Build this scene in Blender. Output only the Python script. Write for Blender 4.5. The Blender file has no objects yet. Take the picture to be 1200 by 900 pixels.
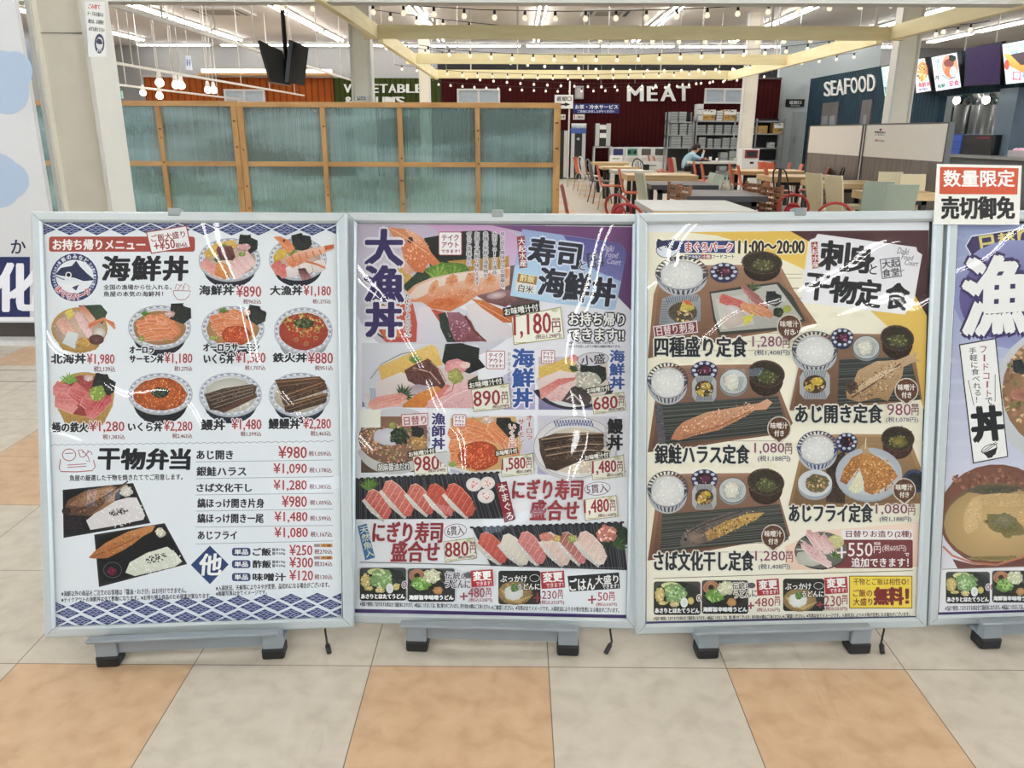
import bpy, math, random
from mathutils import Vector, Matrix, geometry

# ------------------------------------------------------------------ camera
FPX, PITCH, YAW, ROLL, CAMZ = 939.256, 0.304381, 0.00490455, -0.00369719, 1.29175
SC = bpy.context.scene
COL = SC.collection
_f = Vector((-math.sin(YAW)*math.cos(PITCH), math.cos(YAW)*math.cos(PITCH), -math.sin(PITCH)))
_r0 = Vector((math.cos(YAW), math.sin(YAW), 0)); _d0 = _f.cross(_r0)
_r = _r0*math.cos(ROLL)+_d0*math.sin(ROLL); _d = -_r0*math.sin(ROLL)+_d0*math.cos(ROLL)
CAM = Vector((0, 0, CAMZ))
cam = bpy.data.cameras.new('camera'); camo = bpy.data.objects.new('camera', cam); COL.objects.link(camo)
camo.matrix_world = Matrix(((_r.x, -_d.x, -_f.x, 0), (_r.y, -_d.y, -_f.y, 0), (_r.z, -_d.z, -_f.z, CAMZ), (0, 0, 0, 1)))
cam.sensor_width = 36; cam.lens = FPX/1200*36; cam.clip_start = .05; cam.clip_end = 200
SC.camera = camo

# ------------------------------------------------------------------ light and exposure
SC.view_settings.view_transform = 'Standard'; SC.view_settings.look = 'None'
SC.view_settings.gamma = 1; SC.view_settings.use_curve_mapping = False
SC.view_settings.exposure = 1.0
SC.cycles.use_denoising = True
SC.cycles.max_bounces = 6; SC.cycles.diffuse_bounces = 3; SC.cycles.transparent_max_bounces = 12
SC.cycles.sample_clamp_indirect = 4
TUBE = 21.0          # brightness of the fluorescent tubes
WINDOW = 3.2         # daylight in the small windows behind the viewpoint
SIDE_FILL = 4.8        # glow of unseen side glazing, added to brighten the posters
w = bpy.data.worlds.new('world'); SC.world = w; w.use_nodes = True
w.node_tree.nodes['Background'].inputs[0].default_value = (.72, .85, 1, 1)
w.node_tree.nodes['Background'].inputs[1].default_value = .5

# ------------------------------------------------------------------ helpers
def lin(c): c = c/255; return c/12.92 if c <= .04045 else ((c+.055)/1.055)**2.4
def S(r, g, b, k=1.0): return tuple(min(.92, lin(v)*k) for v in (r, g, b))
def ray(px, py): return (_r*((px-600)/FPX)+_d*((py-450)/FPX)+_f)
def P(px, py, Y): v = ray(px, py); return CAM+v*(Y/v.y)           # point of the photograph at depth Y
def PX(px, py, X): v = ray(px, py); return CAM+v*(X/v.x)          # ... on a wall of constant X
def F(px, py, z=0): v = ray(px, py); return CAM+v*((z-CAMZ)/v.z)  # ... at height z

MATS = {}
def mat(name, c, rough=.5, metal=0, var=.06, scale=8, emit=0, spec=.5, bump=0, ecol=None, stretch=None):
    """plain surface with a little procedural mottling"""
    if name in MATS: return MATS[name]
    m = bpy.data.materials.new(name); m.use_nodes = True; MATS[name] = m
    nt = m.node_tree; N = nt.nodes; b = N['Principled BSDF']
    b.inputs['Roughness'].default_value = rough; b.inputs['Metallic'].default_value = metal
    b.inputs['Specular IOR Level'].default_value = spec
    tc = N.new('ShaderNodeTexCoord'); mp = N.new('ShaderNodeMapping'); nz = N.new('ShaderNodeTexNoise')
    nt.links.new(tc.outputs['Object'], mp.inputs[0]); nt.links.new(mp.outputs[0], nz.inputs['Vector'])
    if stretch: mp.inputs['Scale'].default_value = stretch
    nz.inputs['Scale'].default_value = scale; nz.inputs['Detail'].default_value = 5
    rp = N.new('ShaderNodeValToRGB'); nt.links.new(nz.outputs['Fac'], rp.inputs[0])
    rp.color_ramp.elements[0].position = .3; rp.color_ramp.elements[1].position = .7
    rp.color_ramp.elements[0].color = tuple(v*(1-var) for v in c)+(1,)
    rp.color_ramp.elements[1].color = tuple(min(1, v*(1+var)) for v in c)+(1,)
    nt.links.new(rp.outputs[0], b.inputs['Base Color'])
    if bump:
        bp = N.new('ShaderNodeBump'); bp.inputs['Strength'].default_value = bump; bp.inputs['Distance'].default_value = .01
        nt.links.new(nz.outputs['Fac'], bp.inputs['Height']); nt.links.new(bp.outputs[0], b.inputs['Normal'])
    if emit:
        b.inputs['Emission Color'].default_value = (ecol or c)+(1,); b.inputs['Emission Strength'].default_value = emit
    return m

def ribbed(name, c, pitch=.1, rough=.5, axis=0, depth=.01, dark=.55):
    """vertical-ribbed sheet cladding: profile bump along one axis"""
    if name in MATS: return MATS[name]
    m = mat(name, c, .75, var=.12, scale=3, spec=.15); nt = m.node_tree; N = nt.nodes; b = N['Principled BSDF']
    tc = [n for n in N if n.type == 'TEX_COORD'][0]
    wv = N.new('ShaderNodeTexWave'); wv.bands_direction = 'XYZ'[axis]; wv.inputs['Scale'].default_value = .314159/pitch
    nt.links.new(tc.outputs['Object'], wv.inputs['Vector'])
    rp = N.new('ShaderNodeValToRGB'); rp.color_ramp.elements[0].position = .08; rp.color_ramp.elements[1].position = .22
    nt.links.new(wv.outputs['Fac'], rp.inputs[0])
    bp = N.new('ShaderNodeBump'); bp.inputs['Distance'].default_value = depth; bp.inputs['Strength'].default_value = .8
    nt.links.new(rp.outputs[0], bp.inputs['Height']); nt.links.new(bp.outputs[0], b.inputs['Normal'])
    src = b.inputs['Base Color'].links[0].from_socket
    mx = N.new('ShaderNodeMix'); mx.data_type = 'RGBA'; mx.blend_type = 'MULTIPLY'; mx.inputs[0].default_value = 1
    r2 = N.new('ShaderNodeValToRGB'); r2.color_ramp.elements[0].position = .05; r2.color_ramp.elements[1].position = .16
    r2.color_ramp.elements[0].color = (dark, dark, dark, 1); nt.links.new(wv.outputs['Fac'], r2.inputs[0])
    nt.links.new(src, mx.inputs[6]); nt.links.new(r2.outputs[0], mx.inputs[7]); nt.links.new(mx.outputs[2], b.inputs['Base Color'])
    return m

def wood(name, c, c2, rough=.5, stretch=(3, 30, 30)):
    return MATS.get(name) or _wood(name, c, c2, rough, stretch)
def _wood(name, c, c2, rough, stretch):
    m = mat(name, c, rough, var=0, scale=1.6, stretch=stretch); N = m.node_tree.nodes
    rp = [n for n in N if n.type == 'VALTORGB'][0]
    rp.color_ramp.elements[0].color = c2+(1,); rp.color_ramp.elements[1].color = c+(1,)
    rp.color_ramp.elements[0].position = .25; rp.color_ramp.elements[1].position = .6
    return m

def glossmix(name, tint, gloss_rough, bscale, bdist, extra=None, ior=1.4, stretch=(1, 1, 1)):
    """clear or tinted sheet: straight-through view + Fresnel reflection on a slightly uneven face"""
    if name in MATS: return MATS[name]
    m = bpy.data.materials.new(name); m.use_nodes = True; MATS[name] = m
    nt = m.node_tree; N = nt.nodes; N.remove(N['Principled BSDF']); out = N['Material Output']
    tr = N.new('ShaderNodeBsdfTransparent'); tr.inputs[0].default_value = tint+(1,)
    gl = N.new('ShaderNodeBsdfGlossy'); gl.inputs['Roughness'].default_value = gloss_rough
    fr = N.new('ShaderNodeFresnel'); fr.inputs[0].default_value = ior
    tc = N.new('ShaderNodeTexCoord'); mp = N.new('ShaderNodeMapping'); mp.inputs['Scale'].default_value = stretch
    nz = N.new('ShaderNodeTexNoise'); nz.inputs['Scale'].default_value = bscale; nz.inputs['Detail'].default_value = 1
    bp = N.new('ShaderNodeBump'); bp.inputs['Distance'].default_value = bdist; bp.inputs['Strength'].default_value = 1
    nt.links.new(tc.outputs['Object'], mp.inputs[0]); nt.links.new(mp.outputs[0], nz.inputs['Vector'])
    nt.links.new(nz.outputs['Fac'], bp.inputs['Height']); nt.links.new(bp.outputs[0], gl.inputs['Normal'])
    base = tr.outputs[0]
    if extra:
        col, fac = extra
        df = N.new('ShaderNodeBsdfPrincipled'); df.inputs['Base Color'].default_value = col+(1,); df.inputs['Roughness'].default_value = .6
        m1 = N.new('ShaderNodeMixShader'); m1.inputs[0].default_value = fac
        nt.links.new(tr.outputs[0], m1.inputs[1]); nt.links.new(df.outputs[0], m1.inputs[2]); base = m1.outputs[0]
    ge = N.new('ShaderNodeNewGeometry'); mm = N.new('ShaderNodeMath'); mm.operation = 'MULTIPLY_ADD'   # only the outer face reflects
    mm.inputs[1].default_value = -1; mm.inputs[2].default_value = 1; nt.links.new(ge.outputs['Backfacing'], mm.inputs[0])
    m2 = N.new('ShaderNodeMath'); m2.operation = 'MULTIPLY'; nt.links.new(fr.outputs[0], m2.inputs[0]); nt.links.new(mm.outputs[0], m2.inputs[1])
    mx = N.new('ShaderNodeMixShader'); nt.links.new(m2.outputs[0], mx.inputs[0])
    nt.links.new(base, mx.inputs[1]); nt.links.new(gl.outputs[0], mx.inputs[2]); nt.links.new(mx.outputs[0], out.inputs[0])
    return m

def emis(name, c, k, light=True):
    if name in MATS: return MATS[name]
    m = bpy.data.materials.new(name); m.use_nodes = True; MATS[name] = m
    nt = m.node_tree; nt.nodes.remove(nt.nodes['Principled BSDF'])
    e = nt.nodes.new('ShaderNodeEmission'); e.inputs[0].default_value = c+(1,); e.inputs[1].default_value = k
    nt.links.new(e.outputs[0], nt.nodes['Material Output'].inputs[0])
    if not light: m.cycles.emission_sampling = 'NONE'
    return m

class MB:
    """collects shapes into one mesh"""
    def __init__(s): s.v = []; s.f = []; s.mi = []; s.sm = []; s.mats = []
    def _m(s, m):
        if m not in s.mats: s.mats.append(m)
        return s.mats.index(m)
    def add(s, vs, fs, m=None, smooth=False):
        n = len(s.v); s.v += [tuple(v) for v in vs]; i = s._m(m)
        for f in fs: s.f.append([n+k for k in f]); s.mi.append(i); s.sm.append(smooth)
        return s
    def box(s, a, b, m=None, mx=None):
        x0, y0, z0 = a; x1, y1, z1 = b
        x0, x1 = min(x0, x1), max(x0, x1); y0, y1 = min(y0, y1), max(y0, y1); z0, z1 = min(z0, z1), max(z0, z1)
        vs = [Vector(p) for p in ((x0, y0, z0), (x1, y0, z0), (x1, y1, z0), (x0, y1, z0), (x0, y0, z1), (x1, y0, z1), (x1, y1, z1), (x0, y1, z1))]
        if mx: vs = [mx @ v for v in vs]
        return s.add(vs, [(0, 3, 2, 1), (4, 5, 6, 7), (0, 1, 5, 4), (1, 2, 6, 5), (2, 3, 7, 6), (3, 0, 4, 7)], m)
    def hexa(s, q0, q1, m=None):
        """solid between two quads (same winding, q0 seen from outside)"""
        return s.add(list(q0)+list(q1), [(0, 1, 2, 3), (7, 6, 5, 4), (0, 4, 5, 1), (1, 5, 6, 2), (2, 6, 7, 3), (3, 7, 4, 0)], m)
    def tube(s, pts, r, m=None, n=8, cap=True, smooth=True):
        pts = [Vector(p) for p in pts]; rs = r if isinstance(r, (list, tuple)) else [r]*len(pts)
        rings = []; up = None
        for i, p in enumerate(pts):
            t = (pts[min(i+1, len(pts)-1)]-pts[max(i-1, 0)]).normalized()
            if up is None: up = Vector((0, 0, 1)) if abs(t.z) < .9 else Vector((1, 0, 0))
            a = t.cross(up).normalized(); b2 = a.cross(t).normalized(); up = b2
            rings.append([p+(a*math.cos(2*math.pi*k/n)+b2*math.sin(2*math.pi*k/n))*rs[i] for k in range(n)])
        vs = [v for q in rings for v in q]; fs = []
        for i in range(len(pts)-1):
            for k in range(n): fs.append((i*n+k, i*n+(k+1) % n, (i+1)*n+(k+1) % n, (i+1)*n+k))
        if cap: fs += [tuple(range(n-1, -1, -1)), tuple((len(pts)-1)*n+k for k in range(n))]
        return s.add(vs, fs, m, smooth)
    def lathe(s, o, prof, m=None, n=12, smooth=True, cap=True):
        o = Vector(o); vs = []; fs = []
        for r, z in prof:
            for k in range(n): a = 2*math.pi*k/n; vs.append(o+Vector((r*math.cos(a), r*math.sin(a), z)))
        for i in range(len(prof)-1):
            for k in range(n): fs.append((i*n+k, i*n+(k+1) % n, (i+1)*n+(k+1) % n, (i+1)*n+k))
        if cap: fs += [tuple(range(n-1, -1, -1)), tuple((len(prof)-1)*n+k for k in range(n))]
        return s.add(vs, fs, m, smooth)
    def mesh(s, name):
        me = bpy.data.meshes.new(name); me.from_pydata(s.v, [], s.f)
        for m in s.mats:
            if m: me.materials.append(m)
        for p, i, q in zip(me.polygons, s.mi, s.sm): p.material_index = i; p.use_smooth = q
        me.update(); return me
    def build(s, name, m=None, parent=None, bevel=0):
        if m is not None: s.mats = [m]; s.mi = [0]*len(s.f)
        return obj(name, s.mesh(name), parent, bevel)

def obj(name, me, parent=None, bevel=0):
    o = bpy.data.objects.new(name, me); COL.objects.link(o)
    if parent:
        o.parent = parent
        if parent.type == 'EMPTY': o.matrix_parent_inverse = Matrix.Translation(-parent.location)
    if bevel:
        b = o.modifiers.new('bevel', 'BEVEL'); b.width = bevel; b.segments = 2; b.limit_method = 'ANGLE'
    return o
def tag(o, label=None, cat=None, group=None, kind=None):
    if label: o['label'] = label
    if cat: o['category'] = cat
    if group: o['group'] = group
    if kind: o['kind'] = kind
    return o
def thing(name, loc, label, cat, group=None, rotz=0):
    o = bpy.data.objects.new(name, None); COL.objects.link(o); o.location = loc; o.rotation_euler = (0, 0, rotz)
    o.empty_display_size = .1
    return tag(o, label, cat, group)
def child(name, me, root):
    """a part whose mesh is written in the thing's own local coordinates"""
    o = bpy.data.objects.new(name, me); COL.objects.link(o); o.parent = root; return o
def struct(name, mb, m=None):
    return tag(mb.build(name, m), kind='structure')

# ------------------------------------------------------------------ lettering and flat printing
_tc = {}
_tcu = bpy.data.curves.new('lettering', 'FONT'); _tob = bpy.data.objects.new('lettering', _tcu); COL.objects.link(_tob)
def glyphs(body, off=0.0, res=2):
    k = (body, off, res)
    if k not in _tc:
        _tcu.body = body; _tcu.offset = off; _tcu.resolution_u = res
        dg = bpy.context.evaluated_depsgraph_get(); dg.update()
        me = bpy.data.meshes.new_from_object(_tob.evaluated_get(dg))
        vs = [(v.co.x, v.co.y) for v in me.vertices]; fs = [tuple(p.vertices) for p in me.polygons]
        bpy.data.meshes.remove(me)
        xs = [v[0] for v in vs] or [0, 1]; ys = [v[1] for v in vs] or [0, 1]
        _tc[k] = (vs, fs, min(xs), max(xs), min(ys), max(ys))
    return _tc[k]

KP = 1.22   # reflectance of printing inks against their look in the room's light
def ink_material(name, rough=.5, k=1.0):
    if name in MATS: return MATS[name]
    m = bpy.data.materials.new(name); m.use_nodes = True; MATS[name] = m
    nt = m.node_tree; b = nt.nodes['Principled BSDF']; a = nt.nodes.new('ShaderNodeVertexColor'); a.layer_name = 'ink'
    nt.links.new(a.outputs[0], b.inputs['Base Color']); b.inputs['Roughness'].default_value = rough
    b.inputs['Specular IOR Level'].default_value = .25
    return m

def ink(c):
    g = .3*c[0]+.55*c[1]+.15*c[2]; return S(*[v+(g-v)*.1 for v in c[:3]], KP)

class Print:
    """a printed sheet: flat coloured shapes laid over one another on one plane, as a single mesh"""
    def __init__(s, to, normal, step=2.5e-5):
        s.to = to; s.n = normal; s.step = step; s.v = []; s.f = []; s.c = []; s.boxes = {}; s.cell = 24
        s.rnd = random.Random(7); s.grain = False
    def _layer(s, pts):
        x0 = min(p[0] for p in pts); x1 = max(p[0] for p in pts); y0 = min(p[1] for p in pts); y1 = max(p[1] for p in pts)
        c = s.cell; cells = [(i, j) for i in range(int(x0//c), int(x1//c)+1) for j in range(int(y0//c), int(y1//c)+1)]
        best = 0
        for k in cells:
            for (a, b, cc, d, l) in s.boxes.get(k, ()):
                if l >= best and a < x1 and cc > x0 and b < y1 and d > y0: best = l+1
        for k in cells: s.boxes.setdefault(k, []).append((x0, y0, x1, y1, best))
        return best
    def raw(s, pts, faces, cols, copies=1):
        """cols: one colour or one per point"""
        if not pts: return
        l = s._layer(pts); o = len(s.v); off = s.n*(l*s.step)
        if copies > 1:      # overprinted copies: each a hair above the one before
            q = len(pts)//copies; s.v += [tuple(s.to(x, y)+off+s.n*(.8*(i//q)/copies*s.step)) for i, (x, y) in enumerate(pts)]
        else: s.v += [tuple(s.to(x, y)+off) for x, y in pts]
        if not isinstance(cols[0], (tuple, list)): cols = [cols]*len(pts)
        if s.grain: cols = [tuple(v*.94 for v in c) for c in cols]
        cols = [ink(c) for c in cols]
        for f in faces:
            s.f.append([o+i for i in f]); s.c += [cols[i] for i in f]
    def poly(s, pts, c, c2=None):
        pts = [tuple(p) for p in pts]
        if c2:
            ys = [p[1] for p in pts]; a, b = min(ys), max(ys)
            cols = [tuple(c[k]+(c2[k]-c[k])*(p[1]-a)/max(1e-6, b-a) for k in range(3)) for p in pts]
        else: cols = c
        if len(pts) <= 4 and False: fs = [tuple(range(len(pts)))]
        else: fs = [tuple(t) for t in geometry.tessellate_polygon([[Vector((x, y, 0)) for x, y in pts]])]
        s.raw(pts, fs, cols)
        if s.grain: s._grain(pts, c, c2 or c)
    def _grain(s, pts, c, c2):
        """the fine tonal texture of a printed food photograph"""
        A = abs(sum(pts[i-1][0]*pts[i][1]-pts[i][0]*pts[i-1][1] for i in range(len(pts))))/2
        if A < 14 or A > 3600 or (max(c)-min(c) < 26 and max(c) > 120): return
        xs = [q[0] for q in pts]; ys = [q[1] for q in pts]; x0, x1, y0, y1 = min(xs), max(xs), min(ys), max(ys); P_ = []; F_ = []; C_ = []
        for _ in range(min(170, int(A*.2))+3):
            x, y = s.rnd.uniform(x0, x1), s.rnd.uniform(y0, y1); ins = False
            for i in range(len(pts)):
                (xa, ya), (xb, yb) = pts[i-1], pts[i]
                if (ya > y) != (yb > y) and x < (xb-xa)*(y-ya)/(yb-ya)+xa: ins = not ins
            if not ins: continue
            t = (y-y0)/max(1e-6, y1-y0); d = s.rnd.choice((-26, -18, -12, 12, 18, 26)); k = tuple(max(8, min(240, c[i]+(c2[i]-c[i])*t+d)) for i in range(3))
            a = s.rnd.uniform(-.9, .5); L = s.rnd.uniform(.8, 2.2); w = s.rnd.uniform(.35, .8); o = len(P_); ux, uy = math.cos(a), math.sin(a)
            P_ += [(x-ux*L, y-uy*L), (x-uy*w, y+ux*w), (x+ux*L, y+uy*L), (x+uy*w, y-ux*w)]; F_.append((o, o+1, o+2, o+3)); C_ += [k]*4
        if P_: s.raw(P_, F_, C_, len(P_)//4)
    def rect(s, x0, y0, x1, y1, c, c2=None, rot=0, r=0):
        cx, cy = (x0+x1)/2, (y0+y1)/2; ca, sa = math.cos(math.radians(rot)), math.sin(math.radians(rot))
        if r: base = []; [base.append((qx+r*math.cos(a), qy+r*math.sin(a))) for qx, qy, a0 in ((x1-r, y0+r, -90), (x1-r, y1-r, 0), (x0+r, y1-r, 90), (x0+r, y0+r, 180)) for a in (math.radians(a0), math.radians(a0+30), math.radians(a0+60), math.radians(a0+90))]
        else: base = [(x0, y0), (x1, y0), (x1, y1), (x0, y1)]
        g, s.grain = s.grain, False; s.poly([(cx+(x-cx)*ca-(y-cy)*sa, cy+(x-cx)*sa+(y-cy)*ca) for x, y in base], c, c2); s.grain = g
    def ell(s, cx, cy, rx, ry, c, c2=None, rot=0, n=26, a0=0, a1=360, jit=0):
        ca, sa = math.cos(math.radians(rot)), math.sin(math.radians(rot)); pts = [(cx, cy)]; cols = [c]
        full = a1-a0 >= 360
        for k in range(n if full else n+1):
            a = math.radians(a0+(a1-a0)*k/n); j = 1+(s.rnd.uniform(-jit, jit) if jit else 0)
            x, y = rx*math.cos(a)*j, ry*math.sin(a)*j
            pts.append((cx+x*ca-y*sa, cy+x*sa+y*ca)); cols.append(c2 or c)
        fs = [(0, k+1, (k+1) % n+1 if full else k+2) for k in range(n)]
        s.raw(pts, fs, cols)
        if s.grain and full: s._grain(pts[1:], c, c2 or c)
    def ring(s, cx, cy, rx, ry, w, c, n=32, rot=0):
        ca, sa = math.cos(math.radians(rot)), math.sin(math.radians(rot)); pts = []
        for q in (0, 1):
            for k in range(n):
                a = 2*math.pi*k/n; x, y = (rx-q*w)*math.cos(a), (ry-q*w)*math.sin(a); pts.append((cx+x*ca-y*sa, cy+x*sa+y*ca))
        s.raw(pts, [(k, (k+1) % n, n+(k+1) % n, n+k) for k in range(n)], c)
    def line(s, pts, wd, c):
        L = []; R = []
        for i, (x, y) in enumerate(pts):
            x0, y0 = pts[max(0, i-1)]; x1, y1 = pts[min(len(pts)-1, i+1)]; dx, dy = x1-x0, y1-y0; q = math.hypot(dx, dy) or 1
            L.append((x-dy/q*wd/2, y+dx/q*wd/2)); R.append((x+dy/q*wd/2, y-dx/q*wd/2))
        n = len(pts); s.raw(L+R, [(i, i+1, n+i+1, n+i) for i in range(n-1)], c)
    def hatch(s, q, n, wd, c, jit=0):
        """n strokes across the quad q = (a0, a1, b0, b1): from edge a0-a1 to edge b0-b1"""
        pts = []; fs = []
        a0, a1, b0, b1 = q
        for k in range(n):
            t = (k+.5)/n+(s.rnd.uniform(-jit, jit)/n if jit else 0); u = wd/2
            x0, y0 = a0[0]+(a1[0]-a0[0])*t, a0[1]+(a1[1]-a0[1])*t; x1, y1 = b0[0]+(b1[0]-b0[0])*t, b0[1]+(b1[1]-b0[1])*t
            dx, dy = x1-x0, y1-y0; L = math.hypot(dx, dy) or 1; nx, ny = -dy/L*u, dx/L*u; o = len(pts)
            pts += [(x0+nx, y0+ny), (x1+nx, y1+ny), (x1-nx, y1-ny), (x0-nx, y0-ny)]; fs.append((o, o+1, o+2, o+3))
        s.raw(pts, fs, c)
    def specks(s, cx, cy, rx, ry, n, size, cols, rot=0, long=1.0, clip=None):
        """n small flecks scattered over an ellipse"""
        pts = []; fs = []; cc = []
        ca, sa = math.cos(math.radians(rot)), math.sin(math.radians(rot))
        for _ in range(n):
            a = s.rnd.uniform(0, 6.2832); q = math.sqrt(s.rnd.random()); x, y = rx*q*math.cos(a), ry*q*math.sin(a)
            X, Y = cx+x*ca-y*sa, cy+x*sa+y*ca; t = s.rnd.uniform(0, 6.2832); z = size*s.rnd.uniform(.6, 1.3)
            c = s.rnd.choice(cols); o = len(pts)
            ux, uy = math.cos(t)*z*long, math.sin(t)*z*long; vx, vy = -math.sin(t)*z, math.cos(t)*z
            pts += [(X-ux, Y-uy), (X+vx*.6, Y+vy*.6), (X+ux, Y+uy), (X-vx*.6, Y-vy*.6)]; fs.append((o, o+1, o+2, o+3)); cc += [c]*4
        # flecks overlap one another: give each its own hair of height inside the layer
        if not pts: return
        l = s._layer(pts); o = len(s.v)
        for i, (x, y) in enumerate(pts): s.v.append(tuple(s.to(x, y)+s.n*((l+.9*(i//4)/n)*s.step)))
        for f in fs: s.f.append([o+i for i in f]); s.c += [ink(cc[i]) for i in f]
    def text(s, body, x0, y0, x1, y1, c, bold=0, halo=None, rot=0, hw=.9, skew=0, fat=0):
        fat += bold*(y1-y0)*.8+(.13 if y1-y0 < 7.5 else .06); vs, fs, a, b, cc, d = glyphs(body)
        if b <= a or d <= cc: return
        mx, my = (x0+x1)/2, (y0+y1)/2; ca, sa = math.cos(math.radians(rot)), math.sin(math.radians(rot))
        base = []
        for x, y in vs:
            X = x0+(x-a)/(b-a)*(x1-x0); Y = y1-(y-cc)/(d-cc)*(y1-y0); X += skew*(my-Y)
            base.append((mx+(X-mx)*ca-(Y-my)*sa, my+(X-mx)*sa+(Y-my)*ca))
        s._glyph(base, fs, c, halo, hw, fat)
    def _glyph(s, base, fs, c, halo, hw, fat):
        n = len(base)
        if halo:
            pts = []; ff = []
            hw += fat
            for k in range(8):
                dx, dy = hw*math.cos(k*math.pi/4), hw*math.sin(k*math.pi/4); o = len(pts)
                pts += [(x+dx, y+dy) for x, y in base]; ff += [tuple(o+i for i in f) for f in fs]
            s.raw(pts, ff, halo, 8)
        if fat:
            pts = []; ff = []
            for dx, dy in (((0, 0), (fat, 0), (-fat, 0), (0, fat*.7), (0, -fat*.7)) if fat < .8 else ((0, 0), (fat, 0), (-fat, 0), (fat*.7, fat*.6), (-fat*.7, fat*.6), (fat*.7, -fat*.6), (-fat*.7, -fat*.6))):
                o = len(pts); pts += [(x+dx, y+dy) for x, y in base]; ff += [tuple(o+i for i in f) for f in fs]
            s.raw(pts, ff, c, len(pts)//max(1, n))
        else: s.raw(base, fs, c)
    def vtext(s, body, x0, y0, x1, y1, c, bold=0, halo=None, hw=.9, slant=0, fat=0, rot=0):
        """characters one below the other; slant = sideways shift over the column's height"""
        n = len(body); h = (y1-y0)/n; fat += bold*min(h, x1-x0)*.8
        for i, ch in enumerate(body):
            if ch == 'ー' or ch == '～': 
                xm = (x0+x1)/2+slant*(i+.5)/n; w2 = min((x1-x0)*.09+fat*.7, 2.5)
                q = [(xm-w2, y0+h*(i+.12)), (xm+w2, y0+h*(i+.12)), (xm+w2, y0+h*(i+.88)), (xm-w2, y0+h*(i+.88))]
                if halo: s.poly([(q[0][0]-hw, q[0][1]-hw), (q[1][0]+hw, q[1][1]-hw), (q[2][0]+hw, q[2][1]+hw), (q[3][0]-hw, q[3][1]+hw)], halo)
                s.poly(q, c); continue
            vs, fs, a, b, cc, d = glyphs(ch); dx = slant*(i+.5)/n
            ca, sa = math.cos(math.radians(rot)), math.sin(math.radians(rot)); mx, my = (x0+x1)/2+dx, y0+h*(i+.5)
            base = []
            for x, y in vs:
                X = (x-.5)*(x1-x0); Y = -(y-.38)*h
                base.append((mx+X*ca-Y*sa, my+X*sa+Y*ca))
            s._glyph(base, fs, c, halo, hw, fat)
    def build(s, name, parent=None, m=None):
        me = bpy.data.meshes.new(name); me.from_pydata(s.v, [], s.f)
        at = me.color_attributes.new('ink', 'FLOAT_COLOR', 'CORNER')
        flat = []
        for c in s.c: flat += [c[0], c[1], c[2], 1.0]
        at.data.foreach_set('color', flat)
        me.materials.append(m or ink_material('printed_ink')); me.update()
        return obj(name, me, parent)

def plane_print(o, n, step=2.5e-5):
    o = Vector(o); n = Vector(n).normalized()
    if n.dot(CAM-o) < 0: n = -n
    def to(px, py):
        v = ray(px, py); return CAM+v*((o-CAM).dot(n)/v.dot(n))
    return Print(to, n, step)

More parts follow.
